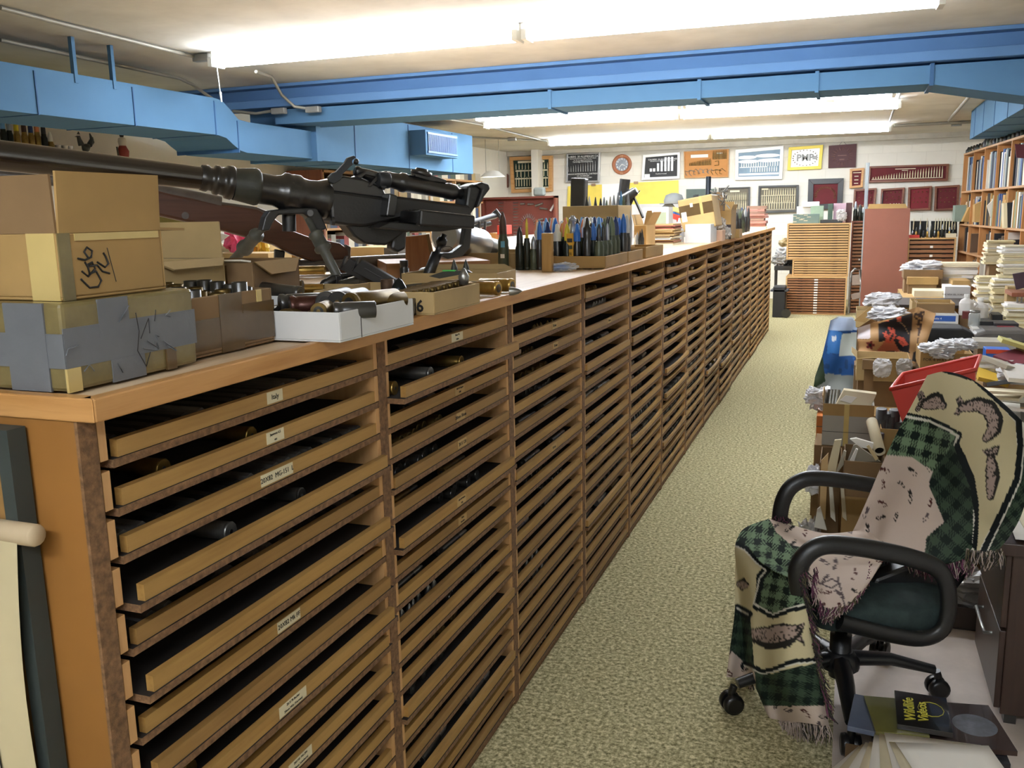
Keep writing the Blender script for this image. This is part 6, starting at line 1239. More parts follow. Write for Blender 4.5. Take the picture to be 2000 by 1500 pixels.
def fish(u, v, body, r, tail):
    d, t = dseg(u, v, body); rr = r*(.35+.65*math.sin(math.pi*min(1, .12+t*.8)))
    if d < rr:
        i = min(int(t*(len(body)-1)), len(body)-2); (x0, y0), (x1, y1) = body[i], body[i+1]; back = ((x1-x0)*(v-y0)-(y1-y0)*(u-x0)) < 0
        if d > rr*.8 or (back and d > rr*.4+2*h2(int(u/2), int(v/2))): return K_['fd']
        return K_['fd'] if h2(int(u/1.6), int(v/1.6)) < (.3 if back else .14) else K_['fp']
    if inpoly(u, v, tail): return K_['fd'] if (math.atan2(v-body[0][1], u-body[0][0])*9) % 1 < .65 else K_['fp']
    return None
FL = {}
def flies(u, v):
    """small fishing flies scattered on the pale ground: hooked strokes"""
    cs = 30; gx, gy = int(u//cs), int(v//cs)
    for ix in (gx-1, gx, gx+1):
        for iy in (gy-1, gy, gy+1):
            if (ix, iy) not in FL:
                R = random.Random(ix*7919+iy*104729)
                if R.random() < .35: FL[ix, iy] = None
                else:
                    cx, cy, a, L = (ix+R.uniform(.25, .75))*cs, (iy+R.uniform(.25, .75))*cs, R.uniform(0, 3.1), R.uniform(5, 11)
                    P_ = [(cx-L*math.cos(a), cy-L*math.sin(a)), (cx, cy), (cx+L*math.cos(a), cy+L*math.sin(a)), (cx+(L+3)*math.cos(a)-4*math.sin(a), cy+(L+3)*math.sin(a)+4*math.cos(a)), (cx+(L-3)*math.cos(a)-6*math.sin(a), cy+(L-3)*math.sin(a)+6*math.cos(a))]
                    FL[ix, iy] = (P_, R.choice(('br', 'gy', 'fd')))
            f = FL[ix, iy]
            if f:
                d, t = dseg(u, v, f[0])
                if d < (3.2 if t < .3 else 1.1): 
                    if h2(int(u), int(v)) < .85: return K_[f[1]]
    return None
Z1 = [(1800, 715), (1850, 722), (1905, 742), (1955, 792), (1984, 825), (1988, 880), (1982, 935), (1962, 985), (1930, 1040), (1912, 1078), (1898, 1070), (1905, 1010), (1895, 950), (1874, 900), (1864, 872), (1876, 850), (1850, 835), (1820, 820), (1765, 808), (1780, 770)]
L1 = [(1762, 812), (1815, 822), (1850, 838), (1872, 852)]; L2 = [(1872, 850), (1866, 868), (1880, 895), (1897, 935), (1905, 985), (1904, 1030), (1900, 1075)]; L3 = [(1845, 722), (1905, 740), (1955, 786), (1990, 818), (1994, 870), (1987, 935), (1955, 1005), (1920, 1080)]
Zl = [(1730, 888), (1780, 893), (1822, 920), (1815, 948), (1830, 985), (1845, 1020), (1812, 1050), (1810, 1104), (1600, 1104), (1640, 1030)]
Zd = [(1868, 850), (1900, 910), (1910, 980), (1903, 1110), (1805, 1110), (1810, 1050), (1845, 1020), (1830, 985), (1814, 948), (1824, 920), (1850, 885)]
def paintA(u, v):
    d, t = dseg(u, v, L3)
    if d < 6: return K_['blk']
    side = inpoly(u, v, Z1)
    if not side and (d < 9 or 0): return K_['wht']
    d1, _ = dseg(u, v, L1); d2, _ = dseg(u, v, L2); dd = min(d1, d2)
    if side:
        if dd < 8: return K_['blk']
        for f in ((((1808, 790), (1830, 783), (1842, 792)), 17, [(1814, 786), (1802, 762), (1790, 768), (1796, 784), (1786, 800), (1792, 806), (1804, 794)]), (((1882, 795), (1912, 790), (1932, 798), (1944, 818), (1942, 840), (1928, 856)), 17, [(1890, 792), (1876, 774), (1868, 780), (1872, 794), (1864, 808), (1872, 814), (1882, 802)]), (((1937, 895), (1940, 930), (1936, 970)), 14, [(1937, 900), (1918, 880), (1956, 868), (1944, 900)])):
            c = fish(u, v, *f)
            if c: return c
        return K_['cream']
    if dd < 2.6: return K_['wht']
    if u > 1935 or d < 60 and u > 1900: return plaid(u, v, .9, 11)
    if inpoly(u, v, Zd): return plaid(u, v, .75, 16)
    if inpoly(u, v, Zl): return flies(u, v) or K_['pink']
    if v < 760: return plaid(u, v, .3, 9)
    return plaid(u, v, .25, 15, 1)
def paintB(u, v):
    if dseg(u, v, [(1635, 1125), (1645, 1160), (1650, 1185)])[0] < 1.6 or dseg(u, v, [(1600, 1140), (1625, 1150), (1640, 1140), (1625, 1132), (1605, 1140)])[0] < 1.5: return K_['gy']
    if inpoly(u, v, [(1430, 1010), (1500, 1010), (1516, 1040), (1545, 1066), (1600, 1075), (1560, 1130), (1430, 1130)]): return plaid(u, v, .1, 12, 1)
    return flies(u, v) or K_['pink']
Lc1 = [(1436, 1066), (1455, 1075), (1478, 1100), (1497, 1114)]; Lc2 = [(1472, 1178), (1492, 1190), (1511, 1200), (1540, 1188), (1580, 1178)]; Lc3 = [(1455, 1300), (1490, 1316), (1512, 1312), (1550, 1296), (1600, 1292)]; Lc4 = [(1440, 1188), (1462, 1200)]; Lc5 = [(1497, 1114), (1484, 1130), (1480, 1150), (1472, 1180)]
def paintC(u, v):
    for L, w, ww in ((Lc1, -1, 0), (Lc2, 1, 0), (Lc3, -1, 0), (Lc5, 1, 0), (Lc4, 1, 0)):
        d, t = dseg(u, v, L)
        if d < 1.5: return K_['wht']
        below = inpoly(u, v+0, [(L[0][0]-300, 3000)]+[(a-0, b) for a, b in L]+[(L[-1][0]+300, 3000)])
        if d < 9 and ((L is Lc1 and below is False) or (L is Lc2 and below) or (L is Lc3 and not below) or L is Lc4 or (L is Lc5 and u > 1478)): return K_['blk']
    left = u < 1466+(v-1200)*.08 and v > 1195
    if left:
        if v > 1268+(u-1425)*.9: return flies(u, v) or K_['pink']
        return plaid(u, v, .15, 12)
    if inpoly(u, v, [(1430, 1000), (1600, 1000), (1580, 1178), (1540, 1188), (1511, 1200), (1472, 1180), (1480, 1140), (1497, 1114), (1455, 1075), (1436, 1066)]): return plaid(u, v, .2, 13, 1)
    if v > 1378+(-6 if u > 1540 else 3)*abs(u-1545)/45*-0: return flies(u, v) or K_['pink']
    below3 = v > (1300+(u-1455)*.3 if u < 1512 else 1314-(u-1512)*.25)
    if below3: return plaid(u, v, .12, 14)
    for f in ((((1552, 1234), (1535, 1240), (1505, 1246), (1470, 1240)), 25, [(1545, 1226), (1572, 1216), (1566, 1240), (1574, 1262), (1548, 1246)]), (((1446, 1140), (1458, 1142)), 13, [(0, 0), (0, 0), (0, 1)])):
        c = fish(u, v, *f)
        if c: return c
    return K_['cream']
def cr4(p0, p1, p2, p3, t): return tuple(.5*(2*b+(c-a)*t+(2*a-5*b+4*c-d)*t*t+(3*b-a-3*c+d)*t**3) for a, b, c, d in zip(p0, p1, p2, p3))
def patch(rows, nu, nv, paint, fold, mb):
    R_, C_ = len(rows), len(rows[0])
    def ev(a, b):
        x = a*(C_-1); i = min(int(x), C_-2); tx = x-i; y = b*(R_-1); j = min(int(y), R_-2); ty = y-j
        q = [cr4(rows[jj][max(i-1, 0)], rows[jj][i], rows[jj][i+1], rows[jj][min(i+2, C_-1)], tx) for jj in (max(j-1, 0), j, j+1, min(j+2, R_-1))]
        return cr4(*q, ty)
    pix = {}
    def fn(a, b):
        u, v, w = ev(a, b); pix[a, b] = (u, v); return CH(u, v, w+fold(a, b))-cO2
    mb.grid(fn, nu, nv, colfn=lambda a, b: (.5, .5, .5, 1))
    base = len(mb.v)-(nu+1)*(nv+1)
    for j in range(nv+1):
        for i in range(nu+1): mb.cols[base+j*(nu+1)+i] = paint(*pix[i/nu, j/nv])
TB = thing('throw_blanket', 'fringed woven throw with trout, fishing flies and green plaid draped over the office chair', 'blanket', (C0.x, C0.y, .4)); cO2 = Vector((C0.x, C0.y, .4))
rA = [[(1812, 733, -.22), (1850, 726, -.15), (1900, 742, -.02), (1950, 780, .1), (1985, 812, .2), (2012, 838, .22)], [(1790, 775, -.23), (1835, 788, -.15), (1882, 806, -.02), (1932, 826, .1), (1985, 860, .2), (2012, 890, .24)],
      [(1768, 815, -.24), (1815, 845, -.17), (1862, 870, -.05), (1910, 900, .08), (1972, 925, .2), (2008, 950, .26)], [(1745, 860, -.25), (1790, 890, -.18), (1845, 930, -.08), (1897, 960, .08), (1952, 990, .2), (1994, 1005, .27)],
      [(1715, 925, -.25), (1765, 950, -.17), (1825, 985, -.05), (1885, 1010, .1), (1935, 1030, .2), (1972, 1045, .27)], [(1690, 985, -.24), (1740, 1010, -.14), (1805, 1030, 0), (1870, 1050, .14), (1915, 1065, .22), (1950, 1072, .27)], [(1664, 1042, -.22), (1720, 1064, -.08), (1775, 1090, .1), (1835, 1102, .2), (1895, 1090, .25), (1935, 1085, .28)]]
rB = [[(1500, 1014, -.25), (1478, 1030, -.15), (1462, 1060, 0), (1478, 1090, .1), (1510, 1115, .2), (1548, 1130, .27)], [(1545, 1026, -.25), (1535, 1045, -.15), (1530, 1070, 0), (1545, 1092, .1), (1565, 1115, .2), (1588, 1150, .28)],
      [(1610, 1042, -.24), (1605, 1060, -.14), (1605, 1082, 0), (1610, 1110, .12), (1615, 1145, .24), (1618, 1190, .31)], [(1668, 1038, -.22), (1680, 1055, -.1), (1695, 1078, .05), (1705, 1095, .15), (1695, 1130, .26), (1668, 1172, .31)], [(1690, 1030, -.2), (1710, 1050, -.1), (1735, 1072, .02), (1735, 1085, .1), (1712, 1110, .2), (1694, 1140, .24)]]
rC = [[(1502, 1014, -.25), (1500, 1032, -.15), (1520, 1058, 0), (1550, 1085, .15), (1568, 1108, .25)], [(1447, 1040, -.22), (1440, 1066, -.12), (1475, 1092, .02), (1520, 1112, .17), (1566, 1130, .28)], [(1437, 1110, -.2), (1450, 1150, -.1), (1478, 1180, .06), (1515, 1195, .2), (1574, 1180, .3)],
      [(1436, 1190, -.18), (1455, 1235, -.08), (1472, 1300, .08), (1515, 1310, .22), (1593, 1290, .32)], [(1426, 1270, -.15), (1466, 1318, -.05), (1500, 1382, .1), (1545, 1374, .24), (1613, 1388, .33)], [(1419, 1322, -.14), (1472, 1335, -.05), (1510, 1412, .1), (1560, 1410, .24), (1620, 1420, .33)]]
mb = MB()
patch(rA, 130, 170, paintA, lambda a, b: .013*math.sin(a*17+b*4)*b+.008*math.sin(a*9-b*11), mb)
patch(rB, 110, 100, paintB, lambda a, b: .006*math.sin(a*15+b*9)+.004*math.sin(b*21), mb)
patch(rC, 100, 190, paintC, lambda a, b: .03*math.sin(a*15+1+b)*min(1, b*1.6)+.007*math.sin(a*29+b*7)*b, mb)
TBc = mb.obj('cloth', VC('woven throw', .95, bump=.5, bs=700, spec=.1), TB)
sd = TBc.modifiers.new('thickness', 'SOLIDIFY'); sd.thickness = .003; sd.offset = 0
fr = MB(); RF_ = random.Random(12)
def fringe(pts, n, L, du, dv, cols_):
    for k in range(n):
        t = k/n*(len(pts)-1); i = int(t); f = t-i; u, v, w = [pts[i][q]+(pts[i+1][q]-pts[i][q])*f for q in range(3)]
        l = L*RF_.uniform(.6, 1.25); a = CH(u+RF_.uniform(-3, 3), v+RF_.uniform(-4, 3), w)-cO2; b = CH(u+du*l*.5+RF_.uniform(-6, 6), v+dv*l*.5, w+RF_.uniform(-.01, .02))-cO2; c = CH(u+du*l+RF_.uniform(-9, 9), v+dv*l, w+RF_.uniform(-.01, .02))-cO2
        fr.tube([a, b, c], [.0016, .0015, .0009], 3, mi=RF_.choice(cols_))
fringe([(1700, 1062, -.1), (1740, 1076, .03), (1780, 1092, .12), (1835, 1104, .2), (1900, 1092, .26)], 230, 30, .1, 1, (0, 0, 1, 2))
fringe([(1890, 1075, .25), (1925, 1080, .28), (1960, 1075, .28)], 90, 30, -.1, 1, (2, 3, 1))
fringe([(1702, 1098, .16), (1697, 1130, .26), (1670, 1168, .31), (1640, 1188, .32), (1618, 1192, .31)], 200, 22, -.4, .9, (0, 0, 1, 1, 3)); fringe([(1592, 1110, .26), (1588, 1150, .29), (1605, 1185, .31), (1622, 1196, .31)], 130, 24, .1, 1, (0, 0, 1, 2))
fringe([(1566, 1100, .27), (1560, 1125, .28), (1576, 1180, .3), (1594, 1290, .32), (1616, 1390, .33)], 260, 30, .45, .9, (2, 3, 2, 0)); fringe([(1510, 1412, .1), (1560, 1410, .24), (1620, 1420, .33)], 120, 32, .1, 1, (1, 2, 1)); fringe([(1420, 1322, -.14), (1448, 1333, -.1), (1472, 1338, -.05)], 60, 30, .05, 1, (1, 2, 1)); fringe([(1512, 1010, -.25), (1545, 1016, -.25)], 40, 14, .1, .6, (0, 2))
fo = fr.obj('fringe', [M('purple fringe yarn', '6a3a52', .95, var=.2), M('pale fringe yarn', 'b0a096', .95, var=.2), M('dark fringe yarn', '2f2b28', .95), M('olive fringe yarn', '57503a', .95)], TB); fo['kind'] = 'stuff'
# ================================================================ THE CLUTTER ALONG THE RIGHT SIDE
mDesk = wood('dark walnut desk', '2a1c17', '3b2a22', '33241d', axis=2, rough=.35)
dk = thing('desk', 'dark wooden desk pedestal with two drawers at the right edge', 'desk', (1.28, 1.75, 0)); MB().box(0.015, .75, 0, .42, .035, .50).obj('carcass', mDesk, dk, bevel=.003); MB().box(-.03, .8, -.03, 1.3, .50, .535).obj('top', mDesk, dk, bevel=.003)
for z0_, z1_ in ((.05, .275), (.285, .49)):
    d_ = MB().box(0, .016, .005, .415, z0_, z1_).obj('drawer', mDesk, dk, bevel=.002); m = MB(); m.tube([(.0, .12, z1_-.06), (-.02, .12, z1_-.06), (-.02, .3, z1_-.06), (0, .3, z1_-.06)], .005, 8); m.obj('handle', mGreySt, d_)
for x_, y_ in ((.03, .02), (.7, .02), (.03, .38), (.7, .38)): MB().box(x_, x_+.03, y_, y_+.03, 0.001, .035).obj('foot', mBlack, dk)
paperstack('paper_stack', 'pale yellow papers lying on the corner of the dark desk', 1.42, 1.9, .536, .22, .3, 5, .003, mats=[mPaperC, mPaperW, M('pale yellow paper', 'd9cf8f', .7)], jit=.02, seedn=8)
# magazines and papers on the floor in front
mg_cols = ['22252b', '3a2a24', '1a1b1e', '4a5568', 'c9c4b8', '2b3a2c']
for k in range(8):
    m = MB(); m.box(-.14, .14, -.105, .105, 0, .013, 0); m.box(-.1385, .1385, -.1035, .1035, .001, .012, 1); o = m.obj('magazine', [M('magazine cover %s' % mg_cols[k % 6], mg_cols[k % 6], .25, var=.15, coat=.4), mPaperW]); o.location = (1.12+.012*math.sin(k*2.1), 1.50+.015*math.cos(k*1.7), .0015+.0142*k); o.rotation_euler = (0, 0, .12+.07*math.sin(k*3)); tag(o, 'glossy dark magazine in the floor stack by the desk, %s from the floor' % ORDN(k), 'magazine', 'floor stack of magazines')
top = bpy.data.objects[o.name]; m = MB(); m.lathe([(.052, .0132), (0, .0134)], 28, M=T(.075, -.0, 0)); m.obj('cover_picture', M('grey mist picture', '5d6068', .3, var=.5, sc=25), top)
for j, (px, rz_, c) in enumerate((((1712, 1400), -.1, '5a6276'), ((1748, 1410), .15, '6d6a3a'), ((1800, 1412), .0, '1e1d1c'))):
    p = P(*px, z=.125); o = thing('disc_case', ('slim blue-grey disc case at the left of the magazine stack', 'olive disc case on the magazine stack', 'black disc case lettered Wildlife Videos on the magazine stack')[j], 'case', (p.x, p.y, .1165+.0145*j if j else .118), rz_+.0)
    MB().box(-.062, .062, -.085, .085, .0, .0135).obj('case', M('case %s' % c, c, .2, var=.2, coat=.5), o, bevel=.001)
    if j == 2:
        mYel = M('yellow lettering', 'd6cf4a', .4, var=0); text('Wildlife', .036, mYel, o, (-.03, -.002, .0145), (0, 0, math.pi/2), 'title', bold=.0004); text('Videos', .034, mYel, o, (-.0, -.006, .0145), (0, 0, math.pi/2), 'title', bold=.0004); m = MB(); m.tube([(.02+.03*math.cos(a), .012+.035*math.sin(a), .0142) for a in [k_*.524 for k_ in range(12)]], .0008, 4, closed=True); m.obj('ring', mYel, o)
for k in range(9):
    p = P(1700+22*k, 1462-(6 if 3 < k < 7 else -2*k), z=.16); R8 = random.Random(k); m = MB(); m.grid(lambda a, b: Vector(((a-.5)*.21, (b-.5)*.28, .006*math.sin(a*3+k)*math.sin(b*3))), 6, 8); m.obj; o = m.obj('paper_sheet', (mPaperW, mPaperC)[k % 2]); o.location = (p.x-.0, p.y-.14, .135+.006*k); o.rotation_euler = (.03, .02, -.5+.1*k); s_ = o.modifiers.new('t', 'SOLIDIFY'); s_.thickness = .001; tag(o, 'loose pale sheet fanned over the magazines at the bottom edge, %s from the left' % ORDN(k), 'paper', 'fanned sheets on the floor stack')
boxp('cardboard_box', 'low tan carton on the floor beside the front caster of the chair', 1640, 1700, 1440, 1500, 1.33, .14, mCard, z0=.0015, closed=True) if 0 else None
carton('cardboard_box', 'low dark carton on the floor left of the magazine stack', .90, .975, 1.27, 1.43, .0015, .06, mCardD, closed=True)
carton('tray', 'dark brown tray under a crumpled plastic bag beyond the desk', 1.20, 1.47, 2.35, 2.62, .0015, .08, M('dark brown tray', '33261d', .7), cat='tray')
def bag(label, u, v, y, w, d, h, mat, seed, z=None, amp=.25, name='plastic_bag', rz=0):
    p = P(u, v, y=y); zz = p.z if z is None else z
    if z is None and p.x > .7 and zz > .08 and y > 5: buried(p.x-w/3, p.x+w/3, y-d/3, y+d/3, zz+.01, label)
    o = MB().grid(bagmesh(w, d, h, seed, 20, 13, amp=amp), 28, 18, smooth=False).obj(name, mat); o.location = (p.x, p.y, (p.z if z is None else z)); o.rotation_euler = (0, 0, rz); return tag(o, label, 'bag')
mBagG = M('crumpled milky plastic', 'b5b2ae', .18, alpha=.8, var=.12, sc=20, spec=.8); mBagW = M('crumpled white plastic', 'cfcfd2', .25, var=.06, sc=20, spec=.7)
bag('crumpled clear bag lying in the dark brown tray beyond the desk', 1868, 1240, 2.48, .22, .2, .12, mBagG, 61, z=.05); bag('milky bag wedged behind the chair beside the desk', 1880, 1130, 2.75, .2, .2, .16, mBagG, 62, z=.12); boxp('cardboard_box', 'mustard coloured box behind the crumpled clear bag', 1864, 1908, 1168, 1200, 2.85, .2, M('mustard box', 'a8742a', .6), z0=.0015, closed=True)
# supporting cartons on the floor, only partly seen
R9 = random.Random(77); kk = 0
for (x0, x1, y0, y1, h_) in ((1.30, 1.75, 2.95, 3.4, .40), (1.05, 1.55, 3.72, 4.2, .36), (1.58, 2.0, 3.75, 4.4, .42), (.95, 1.5, 4.3, 4.8, .30), (1.55, 2.05, 4.55, 5.2, .42), (1.0, 1.5, 4.95, 5.6, .33), (1.55, 2.1, 5.3, 6.0, .38), (1.1, 1.6, 5.8, 6.5, .30), (1.65, 2.15, 6.1, 6.9, .38), (1.2, 1.7, 6.7, 7.4, .34), (1.25, 2.0, 7.6, 8.4, .42), (1.35, 2.0, 8.6, 9.6, .55)):
    carton('cardboard_box', 'large carton under the clutter on the right, %s counted from the chair' % ORDN(kk), x0, x1, y0, y1, .001, h_, R9.choice((mCard, mCardD, mCardL)), closed=True, group='cartons under the clutter'); kk += 1
# left edge stacks by the aisle
mOrg = M('orange wood', 'c4702a', .45, var=.06)
carton('cardboard_box', 'tall brown carton on the floor at the aisle edge under the pale one', .735, .93, 3.42, 3.7, .001, .2, mCardD, closed=True); carton('cardboard_box', 'pale tan carton in the aisle-edge stack under the orange box', .74, .93, 3.44, 3.7, .202, .135, mCardL, closed=True); carton('wooden_box', 'small orange wooden drawer box on top of the aisle-edge stack', .745, .93, 3.46, 3.68, .338, .13, mOrg, closed=True, tapes=(('y0', 0, 1, .6, .64, mCardD),))
bag('crumpled white plastic bag on the orange wooden box', 1600, 775, 3.6, .14, .12, .11, mBagW, 63, z=.47, amp=.35)
wc = boxp('cardboard_box', 'grey-white carton with a brown rim and yellowed tape, full of envelopes', 1606, 1706, 790, 872, 3.2, .26, mCardG, z0=None, tapes=(('y0', 0, 1, .72, 1, mCard), ('y0', .42, .52, 0, 1, mTapeY), ('y0', .0, 1, .33, .34, mInk)), flaps=(('x0', .03, .2, .02, mCard),)); zw = wc.location.z; hw = P(1656, 790, y=3.2).z-zw
carton('cardboard_box', 'brown carton supporting the grey-white carton of envelopes', wc.location.x-.13, wc.location.x+.13, 3.2, 3.42, .001, zw-.003, mCardD, closed=True)
slabthing('envelope', 'large cream envelope sloping out of the grey-white carton', 'envelope', ((1632, 792), (1648, 762), (1712, 770), (1700, 796)), (0, 1, .3), mPaperC, .02, dict(y=3.3)); slabthing('envelope', 'thin clear sleeve lying on the cream envelope', 'envelope', ((1640, 782), (1652, 772), (1674, 776), (1662, 788)), (0, -1, .3), mPaperW, .004, dict(y=3.27))
for j in range(3): rodthing('cardboard_tube', 'short grey tube standing in the grey-white carton, %s of three' % ORDN(j), 'tube', P(1618+6*j, 800, y=3.36), P(1622+6*j, 770, y=3.38), (('tube', [(.014, 0), (.014, .09)], mGreySt),), mGreySt, n=12)
# dark tubes
for j, (u, v) in enumerate(((1722, 798), (1732, 806), (1748, 800), (1742, 812), (1725, 818), (1740, 826), (1756, 822))):
    a = P(u, v, y=3.05); rodthing('cardboard_tube', 'dark open-ended tube in the bundle beside the red bin, %s of seven' % ORDN(j), 'tube', a, a+Vector((.0, .03, -.25)), (('tube', [(.016, .001), (.021, 0), (.021, .25), (.016, .25), (.016, .002)], M('dark tube', '2f3131', .5, var=.15)),), mGreySt, n=14)
a = P(1716, 845, y=2.9); rodthing('cardboard_tube', 'single dark tube standing before the bundle', 'tube', a, a+Vector((-.02, 0, -.2)), (('tube', [(.018, 0), (.022, 0), (.022, .2)], M('dark tube')),), mGreySt); a = P(1718, 882, y=2.75); rodthing('cardboard_tube', 'pale mailing tube lying with its dark mouth to the front', 'tube', a, a+Vector((-.03, .2, .08)), (('tube', [(.014, .02), (.018, 0), (.021, 0), (.021, .2)], mPaperC), ('hollow', [(.0, .01), (.0165, .01)], mBlack)), mGreySt)
boxp('cardboard_box', 'narrow kraft carton holding the dark tubes', 1718, 1762, 838, 905, 2.95, .14, mCard, closed=False)
# front open cartons of papers
bx_ = boxp('cardboard_box', 'open brown carton of grey papers nearest behind the far armrest', 1645, 1726, 902, 1040, 2.62, .26, mCardD, z0=.001, tapes=(('y0', 0, 1, .0, .72, mCard),)); bx2 = boxp('cardboard_box', 'narrow open carton of leaning folders at the aisle edge', 1598, 1640, 905, 1045, 2.75, .26, mCardD, z0=.001)
for j, (px, c, yy) in enumerate(((((1600, 1010), (1604, 900), (1618, 885), (1612, 1015)), 'c7a878', 2.70), (((1612, 930), (1630, 860), (1644, 858), (1632, 925)), 'cfc3a2', 2.72), (((1622, 1010), (1618, 925), (1624, 922), (1632, 1020)), 'd6d2c6', 2.60), (((1645, 1010), (1640, 930), (1646, 926), (1654, 1018)), 'bfb59c', 2.58), (((1630, 930), (1648, 880), (1653, 882), (1650, 905)), 'aaa38f', 2.68), (((1655, 902), (1667, 870), (1672, 868), (1720, 902)), '8d887a', 2.7), (((1660, 900), (1672, 876), (1676, 878), (1668, 902)), 'dedbd2', 2.66), (((1590, 1030), (1596, 995), (1602, 990), (1615, 1036)), 'e2dfd6', 2.62))):
    slabthing('folder', 'paper folder leaning among the cartons by the aisle, %s from the front left' % ORDN(j), 'folder', px, (0, 1, 0), M('folder %s' % c, c, .75, var=.08), .012, dict(y=yy))
slabthing('envelope', 'clear plastic sleeve of prints across the top of the open brown carton', 'envelope', ((1660, 858), (1672, 856), (1706, 866), (1704, 878), (1680, 874)), (0, 1, .2), mPaperW, .01, dict(y=2.75)); slabthing('ruler', 'pale wooden ruler lying on the grey papers', 'ruler', ((1692, 872), (1697, 869), (1716, 896), (1710, 900)), (0, 1, 0), M('pale ruler', 'cdb78a', .5), .006, dict(y=2.66))
bag('bubble wrap roll slumped against the folders at the aisle', 1583, 985, 2.72, .1, .12, .2, mBagG, 64, z=.02); bag('white bubble wrap on top of the leaning folders', 1592, 935, 2.85, .08, .1, .12, mBagW, 65, z=.28)
# red bin
rb = thing('storage_bin', 'bright red plastic bin with a flared rim behind the draped chair', 'bin', P(1820, 860, y=3.0)); mRed = M('red plastic', 'c2392c', .4, var=.04, coat=.2); ro = Vector(rb.location)
q = [P(u, v, y=2.95)-ro for u, v in ((1740, 760), (1905, 722), (1900, 870), (1778, 870))]; bk_ = Vector((.06, .36, .0)); q2 = [p+bk_ for p in q]; q2[2] = q[2]+Vector((0, .25, 0)); q2[3] = q[3]+Vector((0.03, .25, 0))
m = MB(); m.add(q+q2, [(0, 1, 2, 3), (5, 4, 7, 6), (1, 5, 6, 2), (4, 0, 3, 7), (3, 2, 6, 7)]); o_ = m.obj('body', mRed, rb); s_ = o_.modifiers.new('t', 'SOLIDIFY'); s_.thickness = .004; m = MB(); m.tube([q[0], q[1], q2[1], q2[0]], .009, 8, closed=True); m.obj('rim', mRed, rb)
# boxes with small bags
b1 = boxp('cardboard_box', 'round-cornered carton of small plastic bags in front of the patterned paper bag', 1672, 1778, 702, 745, 4.55, .3, mCardL, z0=None, flaps=(('x0', .04, .8, .05), ('y0', .03, 1.2, .1))); boxp('cardboard_box', 'small brown carton in front of the round-cornered carton', 1684, 1712, 703, 722, 4.5, .03, mCardD, closed=True)
bag('small square crackly bag hanging over the round-cornered carton', 1722, 738, 4.42, .1, .03, .11, mBagW, 66, amp=.12); bag('small clear bag hanging over the carton beside the crackly one', 1765, 735, 4.42, .09, .03, .1, mBagG, 67, amp=.12)
b2 = boxp('cardboard_box', 'long brown carton with writing, heaped with shiny plastic bags', 1797, 1900, 690, 722, 4.4, .35, mCard, z0=None, tapes=(('y0', 0, 1, .98, 1, mCardL),)); text('FOR 4 WAY CLEAN UP', .022, mMark, b2, (0, -.1765, .05), (math.pi/2, 0, 0), 'marker_writing')
for j, (u, v, w_, sd_) in enumerate(((1822, 690, .16, 1), (1850, 684, .16, 2), (1880, 684, .15, 3), (1838, 700, .14, 4))): bag('shiny white plastic sleeve spilling over the long brown carton, %s from the left' % ORDN(j), u, v, 4.4, w_, .14, .06, mBagW, 70+sd_, amp=.3)
boxp('cardboard_box', 'second long brown carton under the one with writing', 1797, 1905, 722, 752, 4.42, .35, mCardD, closed=True)
# carrier bag blue and white
cb_ = thing('carrier_bag', 'tall blue and white shopping bag standing in the aisle edge', 'bag', P(1640, 768, y=5.7)); cb_.location.z = 0.002; co = Vector(cb_.location)
def bagsheet(px_rows, yb, depth, paint, name, mat=None):
    """open upright paper/plastic bag: front sheet from picture rows, back sheet behind, joined round"""
    m = MB(); R_ = len(px_rows); Cn = len(px_rows[0])
    def ev(a, b):
        x = a*(Cn-1); i = min(int(x), Cn-2); y = b*(R_-1); j = min(int(y), R_-2); tx, ty = x-i, y-j
        f = lambda r_: tuple(px_rows[r_][i][k]*(1-tx)+px_rows[r_][i+1][k]*tx for k in (0, 1))
        A, B = f(j), f(j+1); return (A[0]*(1-ty)+B[0]*ty, A[1]*(1-ty)+B[1]*ty)
    px = {}
    def fn(a, b):
        u, v = ev(a, b); px[a, b] = (u, v); return P(u, v, y=yb+.012*math.sin(a*9+b*5)+.01*math.sin(b*13-a*4))-co_
    nu, nv = 70, 70; m.grid(fn, nu, nv, colfn=lambda a, b: (1, 1, 1, 1)); base = 0
    for j in range(nv+1):
        for i in range(nu+1): m.cols[j*(nu+1)+i] = paint(*px[i/nu, j/nv])
    def fb(a, b):
        u, v = ev(a, b); p = P(u, v, y=yb)-co_; k = min(1, 4*min(a, 1-a)+.0); return p+Vector((0, depth*k, -.015*math.sin(a*math.pi)))
    m.grid(fb, 20, 16, colfn=lambda a, b: paint(*ev(a, b), back=1)); o = m.obj(name, mat or VC('printed paper', .6, spec=.4)); return o
co_ = co
c_blue, c_lb, c_wht2, c_cream2, c_grn = lin('1f4f8c'), lin('8fa9d6'), lin('cfd6dc'), lin('c4cbc4'), lin('2a3a24')
def paintblue(u, v, back=0):
    if back: return c_wht2
    if v < 645 and u > 1618 or v < 635: return lin('b9cbea')
    if inpoly(u, v, [(1644, 653), (1676, 648), (1678, 694), (1638, 697)]): return c_cream2
    if abs(u-1629) < 4.5 and abs(v-661) < 5: return c_wht2
    if inpoly(u, v, [(1590, 720), (1606, 690), (1612, 745), (1588, 760)]): return c_grn
    if inpoly(u, v, [(1618, 640), (1645, 650), (1640, 690), (1615, 690)]): return lin('2f6cae')
    if v > 728+.1*(u-1600): return lin('8f9490')
    return c_blue if h2(int(u/6), int(v/9)) < .8 else lin('1a3e6e')
